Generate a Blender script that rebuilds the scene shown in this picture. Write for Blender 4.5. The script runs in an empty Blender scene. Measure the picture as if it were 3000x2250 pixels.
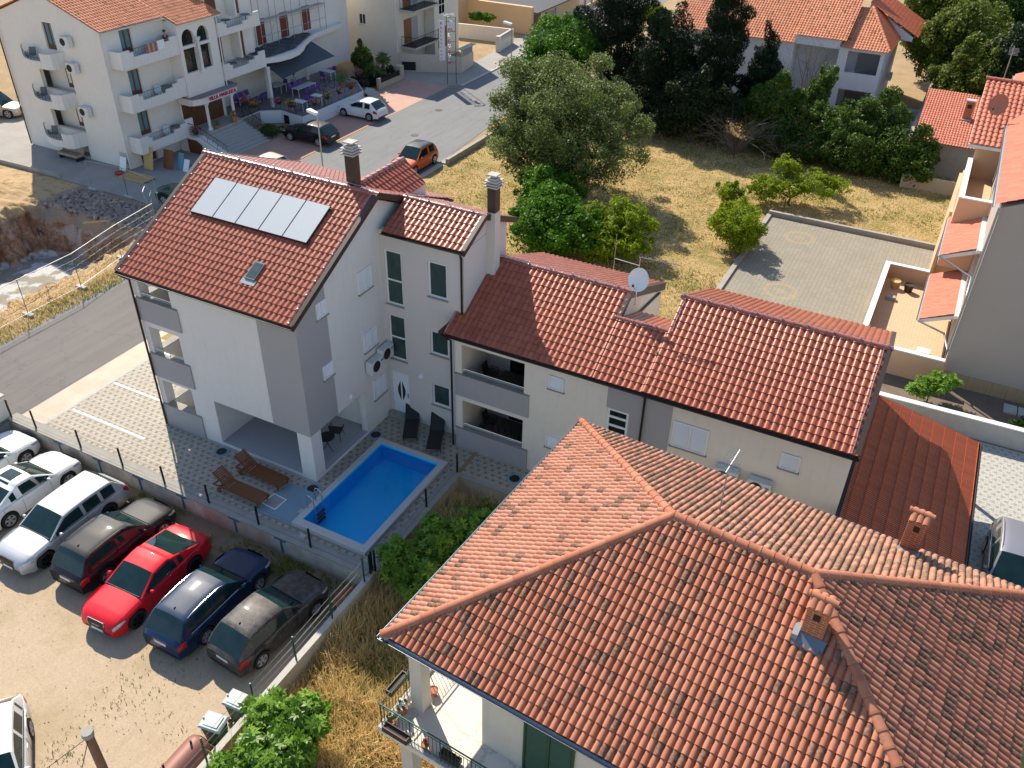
import bpy, bmesh, math, random
import numpy as np
from mathutils import Vector, Matrix
SC = bpy.context.scene
COL = SC.collection
R = math.radians
# ------------------------------------------------------------------ camera
cam_d = bpy.data.cameras.new("camera")
cam = bpy.data.objects.new("camera", cam_d)
COL.objects.link(cam)
def cam_axes(yaw, pitch, roll):
    f = Vector((math.sin(yaw)*math.cos(pitch), math.cos(yaw)*math.cos(pitch), -math.sin(pitch)))
    r = Vector((math.cos(yaw), -math.sin(yaw), 0)); u = r.cross(f)
    return r*math.cos(roll)+u*math.sin(roll), -r*math.sin(roll)+u*math.cos(roll), f
cr, cu, cf = cam_axes(R(-26.61833811), R(34.98784124), R(1.44554735))
M = Matrix((cr, cu, -cf)).transposed().to_4x4()
M.translation = Vector((19.14, -20.49, 24.0))
cam.matrix_world = M
cam_d.sensor_width = 36.0
cam_d.lens = 2544.158/3000*36.0
cam_d.clip_start = 0.3
cam_d.clip_end = 1500
SC.camera = cam
# ------------------------------------------------------------------ light
W = bpy.data.worlds.new("World"); SC.world = W; W.use_nodes = True
nt = W.node_tree; nt.nodes.clear()
sky = nt.nodes.new("ShaderNodeTexSky"); sky.sky_type = 'NISHITA'; sky.sun_disc = False
sky.sun_elevation = R(40.5); sky.sun_rotation = R(307.7)
sky.altitude = 50; sky.air_density = 1.0; sky.dust_density = 0.4
bg = nt.nodes.new("ShaderNodeBackground"); bg.inputs[1].default_value = 0.125
wo = nt.nodes.new("ShaderNodeOutputWorld")
nt.links.new(sky.outputs[0], bg.inputs[0]); nt.links.new(bg.outputs[0], wo.inputs[0])
sd = bpy.data.lights.new("sun", 'SUN'); sd.energy = 4.8; sd.angle = R(0.53); sd.color = (1.0, 0.90, 0.75)
sun = bpy.data.objects.new("sun", sd); COL.objects.link(sun)
SV = Vector((-0.79*math.cos(R(40.5)), 0.613*math.cos(R(40.5)), math.sin(R(40.5))))
sun.rotation_euler = SV.to_track_quat('Z', 'Y').to_euler()
SC.view_settings.view_transform = 'Standard'; SC.view_settings.look = 'None'
SC.view_settings.exposure = 0.75; SC.view_settings.gamma = 1.0
SC.render.engine = 'CYCLES'
SC.cycles.max_bounces = 6; SC.cycles.transparent_max_bounces = 12
SC.render.resolution_x = 1024; SC.render.resolution_y = 768

# ------------------------------------------------------------------ helpers
ORG = {}
def tag(o, label=None, cat=None, group=None, kind=None):
    if label: o["label"] = label
    if cat: o["category"] = cat
    if group: o["group"] = group
    if kind: o["kind"] = kind
    return o
def thing(name, label, cat, loc=(0, 0, 0), rz=0.0, group=None):
    o = bpy.data.objects.new(name, None); COL.objects.link(o)
    o.location = loc; o.rotation_euler = (0, 0, rz); o.empty_display_size = 0.3
    ORG[o.name] = Vector(loc) if rz == 0 else Vector((0, 0, 0))
    return tag(o, label, cat, group)
def copy_tree(o, parent=None):
    c = o.copy(); COL.objects.link(c)
    if parent: c.parent = parent
    for ch in list(o.children): copy_tree(ch, c)
    return c
class Fr:
    """wall frame: point = o + u*a + n*b, z up"""
    def __init__(s, o, u, n): s.o = Vector(o); s.u = Vector(u).normalized(); s.n = Vector(n).normalized()
    def p(s, a, b, z): q = s.o+s.u*a+s.n*b; return (q.x, q.y, q.z+z)
class MB:
    def __init__(s): s.v = []; s.f = []
    def add(s, vs, fs):
        n = len(s.v); s.v += [tuple(p) for p in vs]; s.f += [tuple(i+n for i in f) for f in fs]; return s
    def box(s, x0, x1, y0, y1, z0, z1, fr=None):
        vs = [(x, y, z) for z in (z0, z1) for y in (y0, y1) for x in (x0, x1)]
        if fr: vs = [fr.p(*q) for q in vs]
        return s.add(vs, [(0, 2, 3, 1), (4, 5, 7, 6), (0, 1, 5, 4), (2, 6, 7, 3), (0, 4, 6, 2), (1, 3, 7, 5)])
    def quad(s, a, b, c, d): return s.add([a, b, c, d], [(0, 1, 2, 3)])
    def prism(s, poly, z0, z1):
        n = len(poly); vs = [(x, y, z0) for x, y in poly]+[(x, y, z1) for x, y in poly]
        return s.add(vs, [tuple(range(n))[::-1], tuple(range(n, 2*n))]+[(i, (i+1) % n, (i+1) % n+n, i+n) for i in range(n)])
    def ext(s, pts, d):
        """extrude a 3D polygon along vector d"""
        n = len(pts); d = Vector(d); vs = [tuple(p) for p in pts]+[tuple(Vector(p)+d) for p in pts]
        return s.add(vs, [tuple(range(n))[::-1], tuple(range(n, 2*n))]+[(i, (i+1) % n, (i+1) % n+n, i+n) for i in range(n)])
    def tube(s, pts, r, n=6, r2=None):
        pts = [Vector(p) for p in pts]; m = len(pts); vs = []
        for i, p in enumerate(pts):
            d = (pts[min(i+1, m-1)]-pts[max(i-1, 0)]).normalized()
            a = d.cross(Vector((0, 0, 1)))
            if a.length < 1e-3: a = Vector((1, 0, 0))
            a.normalize(); b = d.cross(a)
            rr = r if r2 is None else r+(r2-r)*i/(m-1)
            for k in range(n):
                t = 2*math.pi*k/n; vs.append(p+a*(rr*math.cos(t))+b*(rr*math.sin(t)))
        fs = [(i*n+k, i*n+(k+1) % n, (i+1)*n+(k+1) % n, (i+1)*n+k) for i in range(m-1) for k in range(n)]
        fs += [tuple(range(n))[::-1], tuple(range((m-1)*n, m*n))]
        return s.add(vs, fs)
    def lathe(s, prof, c=(0, 0, 0), n=16, axis='z', cap=True):
        vs = []; m = len(prof)
        for r, h in prof:
            for k in range(n):
                t = 2*math.pi*k/n; a, b = r*math.cos(t), r*math.sin(t)
                q = (a, b, h) if axis == 'z' else ((a, h, b) if axis == 'y' else (h, a, b))
                vs.append((c[0]+q[0], c[1]+q[1], c[2]+q[2]))
        fs = [(i*n+k, i*n+(k+1) % n, (i+1)*n+(k+1) % n, (i+1)*n+k) for i in range(m-1) for k in range(n)]
        if cap: fs += [tuple(range(n))[::-1], tuple(range((m-1)*n, m*n))]
        return s.add(vs, fs)
    def ball(s, c, rx, ry=None, rz=None, n=10, m=7):
        ry = ry or rx; rz = rz or rx
        vs = [(c[0], c[1], c[2]-rz)]
        for i in range(1, m):
            p = math.pi*i/m-math.pi/2
            for k in range(n):
                t = 2*math.pi*k/n; vs.append((c[0]+rx*math.cos(p)*math.cos(t), c[1]+ry*math.cos(p)*math.sin(t), c[2]+rz*math.sin(p)))
        vs.append((c[0], c[1], c[2]+rz)); fs = []
        for k in range(n):
            fs.append((0, 1+(k+1) % n, 1+k)); e = 1+(m-2)*n; fs.append((e+k, e+(k+1) % n, len(vs)-1))
        for i in range(m-2):
            for k in range(n):
                a = 1+i*n; fs.append((a+k, a+(k+1) % n, a+n+(k+1) % n, a+n+k))
        return s.add(vs, fs)
    def build(s, name, mat, parent=None, smooth=None, world=True):
        me = bpy.data.meshes.new(name)
        vs = s.v
        if parent is not None and world:
            o = ORG.get(parent.name, Vector((0, 0, 0)))
            if o.length > 0: vs = [(p[0]-o.x, p[1]-o.y, p[2]-o.z) for p in vs]
        me.from_pydata(vs, [], s.f)
        ob = bpy.data.objects.new(name, me); COL.objects.link(ob)
        if parent is not None:
            ob.parent = parent; ORG[ob.name] = ORG.get(parent.name, Vector((0, 0, 0)))
        if mat: me.materials.append(mat)
        if smooth is not None:
            me.polygons.foreach_set('use_smooth', [True]*len(me.polygons)); me.set_sharp_from_angle(angle=R(smooth))
        return ob
def pieces(mb, name, mat, parent=None, smooth=None):
    """every separate piece of mb becomes a part of its own"""
    n = len(mb.v); par = list(range(n))
    def find(a):
        while par[a] != a: par[a] = par[par[a]]; a = par[a]
        return a
    for f in mb.f:
        for q in f[1:]: par[find(q)] = find(f[0])
    gr = {}
    for f in mb.f: gr.setdefault(find(f[0]), []).append(f)
    out = []
    for fs in gr.values():
        ids = sorted({i for f in fs for i in f}); mp = {q: k for k, q in enumerate(ids)}
        out.append(MB().add([mb.v[i] for i in ids], [tuple(mp[i] for i in f) for f in fs]).build(name, mat, parent, smooth))
    return out
def struct(mb, name, mat, **k):
    o = mb.build(name, mat, **k); o["kind"] = "structure"; return o
def np_mesh(name, V, F, mat, parent=None, attr=None, smooth=None, sub=True):
    """V (n,3), F (m,k) arrays"""
    V = np.asarray(V, dtype=np.float32); F = np.asarray(F, dtype=np.int32)
    if parent is not None and sub:
        o = ORG.get(parent.name, Vector((0, 0, 0))); V = V-np.array(o, dtype=np.float32)
    me = bpy.data.meshes.new(name); k = F.shape[1]
    me.vertices.add(len(V)); me.vertices.foreach_set('co', V.ravel())
    me.loops.add(F.size); me.loops.foreach_set('vertex_index', F.ravel())
    me.polygons.add(len(F)); me.polygons.foreach_set('loop_start', np.arange(0, F.size, k, dtype=np.int32))
    me.update(calc_edges=True)
    if attr is not None:
        a = me.attributes.new('Rnd', 'FLOAT', 'FACE'); a.data.foreach_set('value', np.asarray(attr, dtype=np.float32))
    me.materials.append(mat)
    if smooth is not None:
        me.polygons.foreach_set('use_smooth', [True]*len(me.polygons)); me.set_sharp_from_angle(angle=R(smooth))
    ob = bpy.data.objects.new(name, me); COL.objects.link(ob)
    if parent is not None: ob.parent = parent; ORG[ob.name] = ORG.get(parent.name, Vector((0, 0, 0)))
    return ob

# ------------------------------------------------------------------ materials
def srgb(h):
    c = [int(h[i:i+2], 16)/255 for i in (0, 2, 4)]
    return tuple((x/12.92 if x <= .04045 else ((x+.055)/1.055)**2.4) for x in c)
class NM:
    def __init__(s, name):
        s.m = bpy.data.materials.new(name); s.m.use_nodes = True; s.t = s.m.node_tree
        s.b = s.t.nodes["Principled BSDF"]; s.out = s.t.nodes["Material Output"]
        g = s.t.nodes.new("ShaderNodeNewGeometry"); s.pos = g.outputs['Position']
    def n(s, ty, **k):
        x = s.t.nodes.new(ty)
        for a, b in k.items(): setattr(x, a, b)
        return x
    def l(s, a, b): s.t.links.new(a, b)
    def val(s, x, i, v):
        if hasattr(v, 'is_output') or isinstance(v, bpy.types.NodeSocket): s.l(v, x.inputs[i])
        else: x.inputs[i].default_value = v
    def noise(s, scale, detail=3, rough=.55, vec=None, out=0):
        x = s.n("ShaderNodeTexNoise"); x.inputs['Scale'].default_value = scale; x.inputs['Detail'].default_value = detail
        x.inputs['Roughness'].default_value = rough; s.l(vec or s.pos, x.inputs['Vector']); return x.outputs[out]
    def ramp(s, fac, pts):
        x = s.n("ShaderNodeValToRGB"); s.l(fac, x.inputs[0]); e = x.color_ramp.elements
        while len(e) < len(pts): e.new(.5)
        for i, (p, c) in enumerate(pts):
            e[i].position = p; e[i].color = (c, c, c, 1) if isinstance(c, (int, float)) else (*c, 1)
        return x.outputs[0]
    def mix(s, fac, a, b, mode='MIX'):
        x = s.n("ShaderNodeMix", data_type='RGBA', blend_type=mode)
        s.val(x, 0, fac); 
        for i, v in ((6, a), (7, b)):
            if isinstance(v, tuple): x.inputs[i].default_value = (*v[:3], 1)
            else: s.l(v, x.inputs[i])
        return x.outputs[2]
    def math(s, op, a, b=0.0, c=0.0):
        x = s.n("ShaderNodeMath", operation=op); s.val(x, 0, a); s.val(x, 1, b); s.val(x, 2, c); return x.outputs[0]
    def xyz(s, vec=None):
        x = s.n("ShaderNodeSeparateXYZ"); s.l(vec or s.pos, x.inputs[0]); return x.outputs
    def attr(s, name='Rnd'): x = s.n("ShaderNodeAttribute", attribute_name=name); return x.outputs['Fac']
    def col(s, v): s.b.inputs['Base Color'].default_value = (*v, 1) if isinstance(v, tuple) else (0, 0, 0, 1); \
        (None if isinstance(v, tuple) else s.l(v, s.b.inputs['Base Color']))
    def set(s, rough=.8, met=0.0, spec=.5, coat=0.0):
        s.b.inputs['Roughness'].default_value = rough; s.b.inputs['Metallic'].default_value = met
        s.b.inputs['Specular IOR Level'].default_value = spec; s.b.inputs['Coat Weight'].default_value = coat
        s.b.inputs['Coat Roughness'].default_value = .04; return s
    def bump(s, h, strength=.4, dist=.02):
        x = s.n("ShaderNodeBump"); x.inputs['Strength'].default_value = strength; x.inputs['Distance'].default_value = dist
        s.l(h, x.inputs['Height']); s.l(x.outputs[0], s.b.inputs['Normal'])
def pm(name, c, rough=.8, met=0.0, var=.18, scale=2.0, bump=0.0, bscale=60, spec=.4, coat=0.0, fine=0.0, fscale=120):
    m = NM(name); c = srgb(c) if isinstance(c, str) else c
    lo = tuple(x*(1-var) for x in c); hi = tuple(min(1, x*(1+var*.6)) for x in c)
    v = m.mix(m.noise(scale, 5, .62), lo, hi)
    if fine: v = m.mix(m.math('MULTIPLY', m.noise(fscale, 2), fine), v, tuple(x*.45 for x in c))
    m.col(v); m.set(rough, met, spec, coat)
    if bump: m.bump(m.noise(bscale, 3), bump, .01)
    return m.m
def stucco(name, c, stain=.25, streak=.0, base=(.25, .23, .2)):
    m = NM(name); c = srgb(c) if isinstance(c, str) else c
    v = m.mix(m.noise(.7, 5, .6), tuple(x*.9 for x in c), c)
    x, y, z = m.xyz()
    comb = m.n("ShaderNodeCombineXYZ"); m.val(comb, 0, m.math('MULTIPLY', x, 5)); m.val(comb, 1, m.math('MULTIPLY', y, 5)); m.val(comb, 2, m.math('MULTIPLY', z, .5))
    sn = m.ramp(m.noise(1.3, 5, .65, comb.outputs[0]), [(.5, 0.0), (.78, 1.0)])
    if streak: v = m.mix(m.math('MULTIPLY', sn, streak), v, base)
    if stain: v = m.mix(m.math('MULTIPLY', m.ramp(m.noise(3.5, 6, .7), [(.52, 0.0), (.75, 1.0)]), stain*.5), v, base)
    m.col(v); m.set(.92, 0, .25); m.bump(m.noise(90, 3), .25, .008); return m.m
def tile_mat(name, c1, c2, weather=(.12, .075, .045), wth=.82, rough=.75, spec=.4, blot=.25, coat=0.0):
    m = NM(name); a = m.attr()
    v = m.mix(m.ramp(a, [(0.0, 0.0), (.8, 1.0)]), c1, c2)
    isw = m.ramp(a, [(wth-.01, 0.0), (wth+.01, 1.0)])
    pat = m.ramp(m.noise(14, 4, .7), [(.36, 0.25), (.58, 1.0)])
    v = m.mix(m.math('MULTIPLY', isw, pat), v, weather)
    v = m.mix(m.math('MULTIPLY', m.ramp(m.noise(9, 5, .7), [(.55, 0.0), (.72, 1.0)]), blot), v, weather)
    v = m.mix(m.noise(70, 2), m.mix(.25, v, (0, 0, 0)), v)
    m.col(v); m.set(rough, 0, spec, coat); m.b.inputs['Coat Roughness'].default_value = .22; m.bump(m.noise(120, 2), .2, .003); return m.m
def leaf_mat(name, c1, c2, tr=.35, rough=.5):
    m = NM(name); a = m.attr()
    v = m.mix(a, c1, c2); m.col(v); m.set(rough, 0, .15)
    t = m.n("ShaderNodeBsdfTranslucent"); m.l(v, t.inputs[0])
    x = m.n("ShaderNodeMixShader"); x.inputs[0].default_value = tr
    m.l(m.b.outputs[0], x.inputs[1]); m.l(t.outputs[0], x.inputs[2]); m.l(x.outputs[0], m.out.inputs[0]); return m.m
def paint(name, c, met=0.0, rough=.45, dust=.1, coat=.55):
    m = NM(name); c = srgb(c) if isinstance(c, str) else c
    m.col(m.mix(m.math('MULTIPLY', m.ramp(m.noise(6, 6, .7), [(.4, 0.0), (.7, 1.0)]), dust), c, (.35, .3, .24)))
    m.set(rough, met, .15, coat); return m.m
def glass(name, c=(.012, .018, .018), rough=.03):
    m = NM(name); m.col(m.mix(m.noise(2.5, 3), tuple(x*.5 for x in c), tuple(x*1.7 for x in c))); m.set(rough, 0, .5); return m.m

M_white = stucco('plaster_offwhite', (.70, .685, .665), .16, .12)
M_cream = stucco('plaster_cream', (.74, .69, .61), .18, .12)
M_grey = stucco('plaster_grey', (.37, .36, .37), .1, .06)
M_hotel = stucco('plaster_hotel', (.76, .72, .66), .3, .09, (.36, .33, .29))
M_hotelb = stucco('plaster_balcony', (.72, .70, .66), .35, .3, (.32, .31, .29))
M_villa = stucco('plaster_pale', (.66, .61, .52), .15, .1)
M_peach = stucco('plaster_peach', (.66, .43, .27), .1, .06)
M_taupe = stucco('plaster_taupe', (.40, .345, .30), .05, .03)
M_orange = stucco('plaster_orange', (.72, .47, .25), .08, .05)
M_white2 = stucco('plaster_white', (.72, .74, .78), .1, .08)
M_fasc = pm('fascia_brown', (.045, .03, .026), .5, 0, .2)
M_gutter = pm('gutter_dark', (.03, .022, .02), .35, .3, .2)
M_gutblue = pm('gutter_steel', (.22, .25, .28), .35, .7, .2)
M_pipe = pm('pipe_grey', (.33, .35, .36), .4, .5, .2)
M_tile = tile_mat('roof_tile_glazed', (.33, .078, .034), (.42, .11, .052), (.13, .035, .02), 1.2, .42, .3, .15, .45)
M_ridge = tile_mat('ridge_tile_glazed', (.27, .07, .045), (.33, .09, .06), (.2, .06, .045), 1.2, .38, .5, .05, .8)
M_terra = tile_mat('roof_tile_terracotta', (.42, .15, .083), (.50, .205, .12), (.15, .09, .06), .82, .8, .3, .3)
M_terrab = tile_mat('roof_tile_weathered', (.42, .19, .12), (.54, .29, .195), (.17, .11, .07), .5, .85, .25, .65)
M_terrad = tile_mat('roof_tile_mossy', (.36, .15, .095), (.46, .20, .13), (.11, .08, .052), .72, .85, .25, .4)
M_terral = tile_mat('roof_tile_leanto', (.66, .155, .06), (.74, .20, .085), (.15, .05, .03), 1.2, .7, .3, .08)
M_terrap = tile_mat('roof_tile_salmon', (.52, .165, .10), (.60, .215, .135), (.2, .1, .06), 1.2, .75, .3, .1)
M_terrah = tile_mat('roof_tile_orange', (.55, .20, .10), (.68, .28, .15), (.2, .1, .05), .97, .8, .3, .12)
M_wfr = pm('white_frame', (.74, .76, .78), .35, 0, .05, 2, spec=.5)
M_alu = pm('steel_bright', (.6, .6, .6), .25, .9, .1)
M_dark = pm('black_plastic', (.015, .015, .017), .5, 0, .3)
M_iron = pm('iron_black', (.018, .018, .022), .5, .4, .3)
M_grn = pm('green_post', (.02, .09, .06), .5, .2, .2)
M_conc = pm('concrete', (.36, .34, .30), .9, 0, .35, 2.2, .4, 40, fine=.3)
M_concl = pm('concrete_light', (.48, .46, .42), .9, 0, .25, 2.2, .3, 40, fine=.2)
M_block = pm('block_wall', (.50, .43, .31), .9, 0, .25, 1.5, .3, 30, fine=.3, fscale=60)
M_wood = pm('wood_brown', (.20, .07, .025), .5, 0, .35, 9)
M_woodl = pm('wood_pale', (.55, .38, .16), .8, 0, .3, 9)
M_door = pm('door_wood', (.15, .05, .02), .5, 0, .3, 6)
M_glass = glass('window_glass')
M_glassg = glass('window_glass_green', (.03, .055, .05), .12)
M_cglass = glass('car_glass', (.006, .022, .022), .02)
M_tyre = pm('rubber', (.018, .018, .018), .85, 0, .3, 8)
M_rim = pm('alloy', (.5, .5, .51), .35, .45, .15)
M_rimd = pm('alloy_dark', (.03, .03, .033), .35, .7, .2)
M_redl = paint('red_lens', (.40, .01, .015), 0, .2, 0)
M_lens = paint('clear_lens', (.45, .47, .48), .3, .15, 0)
M_plate = pm('plate_white', (.68, .7, .72), .4, 0, .1)
M_bark = pm('bark', (.10, .075, .055), .95, 0, .4, 6, .6, 20)
M_terrapot = pm('terracotta_pot', (.42, .16, .09), .8, 0, .25, 6)
M_soil = pm('potting_soil', (.07, .045, .03), .95, 0, .4, 12)
M_skin = pm('skin', (.45, .26, .18), .6, 0, .1)
M_ac = pm('ac_casing', (.62, .63, .62), .5, 0, .08)

# ------------------------------------------------------------------ building helpers
def tiled(parent, name, mat, o, u, v, poly, cw, rh, h=.04, t=.03, duty=.72, k=8, jit=.0, seed=1, rib=False, local=False):
    """field of overlapping tiles in plane (o,u,v), clipped to the convex polygon poly"""
    rs = np.random.RandomState(seed); u = Vector(u).normalized(); v = Vector(v).normalized(); nn = u.cross(v)
    A = [p[0] for p in poly]; B = [p[1] for p in poly]
    a0, a1, b0, b1 = min(A), max(A), min(B), max(B)
    nc = int(math.ceil((a1-a0)/cw)); nr = int(math.ceil((b1-b0)/rh))
    s = np.linspace(0, 1, k+1)
    if rib: pr = h*(np.abs(np.sin(s*math.pi*2))**.6)
    else:
        q = np.clip(s/duty, 0, 1); pr = np.where(s < duty, h*np.sqrt(np.clip(1-(2*q-1)**2, 0, 1)), 0.0)
        pr[0] = 0
    I, J = np.meshgrid(np.arange(nc), np.arange(nr)); I = I.ravel(); J = J.ravel(); n = len(I)
    ja = rs.uniform(-jit, jit, n); jb = rs.uniform(-jit, jit, n); jh = rs.uniform(0, jit*.8, n); jr = rs.uniform(-jit, jit, n)*1.2
    P = np.zeros((n, 3, k+1, 3))
    for r_, (bb, hh) in enumerate(((0.0, -.012), (0.0, t), (rh+.012, 0.0))):
        P[:, r_, :, 0] = a0+(I*cw+ja)[:, None]+s[None, :]*cw+(jr*(1 if r_ == 2 else 0))[:, None]
        P[:, r_, :, 1] = (b0+J*rh+jb)[:, None]+bb
        P[:, r_, :, 2] = pr[None, :]*(1.0 if r_ else .6)+hh+(jh*(1 if r_ else 0))[:, None]
    P = P.reshape(-1, 3)
    st = 3*(k+1); base = (np.arange(n)*st)[:, None, None]
    c = np.arange(k); rows = []
    for r_ in (0, 1):
        rows.append(np.stack([r_*(k+1)+c, r_*(k+1)+c+1, (r_+1)*(k+1)+c+1, (r_+1)*(k+1)+c], 1))
    Fq = (base+np.concatenate(rows)[None]).reshape(-1, 4)
    att = np.repeat(rs.rand(n), 2*k)
    o = Vector(o)
    if not local and parent is not None: o = o-ORG.get(parent.name, Vector((0, 0, 0)))
    me_o = np_mesh(name, P, Fq, mat, None, att)
    bm = bmesh.new(); bm.from_mesh(me_o.data)
    m = len(poly)
    area = sum(poly[i][0]*poly[(i+1) % m][1]-poly[(i+1) % m][0]*poly[i][1] for i in range(m))
    for i in range(m):
        p, q = poly[i], poly[(i+1) % m]; d = (q[0]-p[0], q[1]-p[1]); no = (d[1], -d[0], 0)
        if area < 0: no = (-no[0], -no[1], 0)
        if abs(d[0]) > 1e-6 and abs(d[1]) < 1e-6 and abs(p[1]-b0) < 1e-6: continue
        bmesh.ops.bisect_plane(bm, geom=bm.verts[:]+bm.edges[:]+bm.faces[:], plane_co=(p[0], p[1], 0), plane_no=no, clear_outer=True)
    bm.transform(Matrix((u, v, nn)).transposed().to_4x4())
    bmesh.ops.translate(bm, verts=bm.verts[:], vec=o)
    bmesh.ops.recalc_face_normals(bm, faces=bm.faces[:])
    bm.to_mesh(me_o.data); bm.free()
    me_o.data.polygons.foreach_set('use_smooth', [True]*len(me_o.data.polygons)); me_o.data.set_sharp_from_angle(angle=R(48))
    if parent is not None: me_o.parent = parent; ORG[me_o.name] = ORG.get(parent.name, Vector((0, 0, 0)))
    return me_o
def caps(mb, p0, p1, r=.11, seg=.4, n=8, lift=.0):
    """ridge tiles: overlapping tapered half barrels"""
    p0 = Vector(p0); p1 = Vector(p1); L = (p1-p0).length; d = (p1-p0).normalized()
    a = d.cross(Vector((0, 0, 1))).normalized(); b = a.cross(d).normalized()
    m = max(1, int(round(L/seg))); sl = L/m
    for i in range(m):
        st = p0+d*(i*sl-.03); en = p0+d*((i+1)*sl+.02); vs = []
        for q, rr in ((st, r*1.12), (st+d*.05, r*1.16), (st+d*.051, r*1.04), (en, r*.94)):
            for k in range(n+1):
                t = math.pi*k/n; vs.append(q+a*(rr*math.cos(t))+b*(rr*math.sin(t)*.85+lift))
        w = n+1
        mb.add(vs, [(j*w+k, j*w+k+1, (j+1)*w+k+1, (j+1)*w+k) for j in range(3) for k in range(n)]+[tuple(range(w))])
    return mb
def cap_obj(parent, name, mat, mb):
    o = mb.build(name, mat, parent, smooth=40)
    a = o.data.attributes.new('Rnd', 'FLOAT', 'FACE'); rs = random.Random(7); n = len(o.data.polygons); vals = []
    v = 0
    for i in range(n):
        if i % 25 == 0: v = rs.random()*.8
        vals.append(v)
    a.data.foreach_set('value', vals); return o
def wall(parent, name, mat, fr, u0, u1, z0, z1, holes=(), th=.25, mb=None):
    own = mb is None
    mb = mb or MB(); us = sorted({u0, u1, *[h[0] for h in holes], *[h[1] for h in holes]}); zs = sorted({z0, z1, *[h[2] for h in holes], *[h[3] for h in holes]})
    us = [x for x in us if u0-1e-6 <= x <= u1+1e-6]; zs = [x for x in zs if z0-1e-6 <= x <= z1+1e-6]
    def solid(i, j):
        if i < 0 or j < 0 or i >= len(us)-1 or j >= len(zs)-1: return False
        cu_, cz = (us[i]+us[i+1])/2, (zs[j]+zs[j+1])/2
        return not any(h[0] < cu_ < h[1] and h[2] < cz < h[3] for h in holes)
    for i in range(len(us)-1):
        for j in range(len(zs)-1):
            if not solid(i, j): continue
            a, b, c, d = us[i], us[i+1], zs[j], zs[j+1]
            mb.quad(fr.p(a, 0, c), fr.p(b, 0, c), fr.p(b, 0, d), fr.p(a, 0, d))
            mb.quad(fr.p(a, -th, c), fr.p(a, -th, d), fr.p(b, -th, d), fr.p(b, -th, c))
            if not solid(i-1, j): mb.quad(fr.p(a, 0, c), fr.p(a, 0, d), fr.p(a, -th, d), fr.p(a, -th, c))
            if not solid(i+1, j): mb.quad(fr.p(b, 0, c), fr.p(b, -th, c), fr.p(b, -th, d), fr.p(b, 0, d))
            if not solid(i, j-1): mb.quad(fr.p(a, 0, c), fr.p(a, -th, c), fr.p(b, -th, c), fr.p(b, 0, c))
            if not solid(i, j+1): mb.quad(fr.p(a, 0, d), fr.p(b, 0, d), fr.p(b, -th, d), fr.p(a, -th, d))
    return mb.build(name, mat, parent) if own else mb
def window(parent, fr, u0, u1, z0, z1, vs=(), hs=(), rec=.1, fw=.06, fm=None, gm=None, sill=None, name='window', dep=.05):
    fm = fm or M_wfr; gm = gm or M_glass; mb = MB(); n0, n1 = -rec-dep, -rec
    mb.box(u0, u0+fw, n0, n1, z0, z1, fr); mb.box(u1-fw, u1, n0, n1, z0, z1, fr)
    mb.box(u0+fw, u1-fw, n0, n1, z0, z0+fw, fr); mb.box(u0+fw, u1-fw, n0, n1, z1-fw, z1, fr)
    for x in vs: mb.box(x-fw/2, x+fw/2, n0, n1-.004, z0+fw, z1-fw, fr)
    for z in hs: mb.box(u0+fw, u1-fw, n0, n1-.006, z-fw/2, z+fw/2, fr)
    f = mb.build(name, fm, parent)
    MB().box(u0+fw*.5, u1-fw*.5, n0+.01, n0+.02, z0+fw*.5, z1-fw*.5, fr).build('pane', gm, f)
    if sill: MB().box(u0-.05, u1+.05, -rec, .06, z0-.05, z0-.004, fr).build('sill', sill, f)
    return f
def shutter(parent, fr, u0, u1, z0, z1, leaves=2, fm=None, sill=None, n0=.0):
    fm = fm or M_wfr; mb = MB(); mb.box(u0, u1, n0+.002, n0+.015, z0, z1, fr)
    f = .05; mb.box(u0, u0+f, n0+.016, n0+.05, z0, z1, fr); mb.box(u1-f, u1, n0+.016, n0+.05, z0, z1, fr)
    mb.box(u0+f, u1-f, n0+.016, n0+.05, z0, z0+f, fr); mb.box(u0+f, u1-f, n0+.016, n0+.05, z1-f, z1, fr)
    w = (u1-u0-2*f)/leaves
    o = mb.build('shutter', fm, parent)
    sl = MB()
    for i in range(leaves):
        a = u0+f+i*w
        if i: sl.box(a-.03, a+.03, n0+.016, n0+.055, z0+f, z1-f, fr)
        z = z0+f+.03
        while z < z1-f-.03:
            b0, b1 = a+.05, a+w-.05
            sl.add([fr.p(b0, n0+.018, z+.035), fr.p(b1, n0+.018, z+.035), fr.p(b1, n0+.042, z), fr.p(b0, n0+.042, z)], [(0, 1, 2, 3)])
            sl.add([fr.p(b0, n0+.042, z), fr.p(b1, n0+.042, z), fr.p(b1, n0+.036, z-.006), fr.p(b0, n0+.036, z-.006)], [(0, 1, 2, 3)])
            z += .055
    sl.build('slats', fm, o)
    if sill: MB().box(u0-.05, u1+.05, n0, n0+.09, z0-.05, z0-.004, fr).build('sill', sill, o)
    return o
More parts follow.
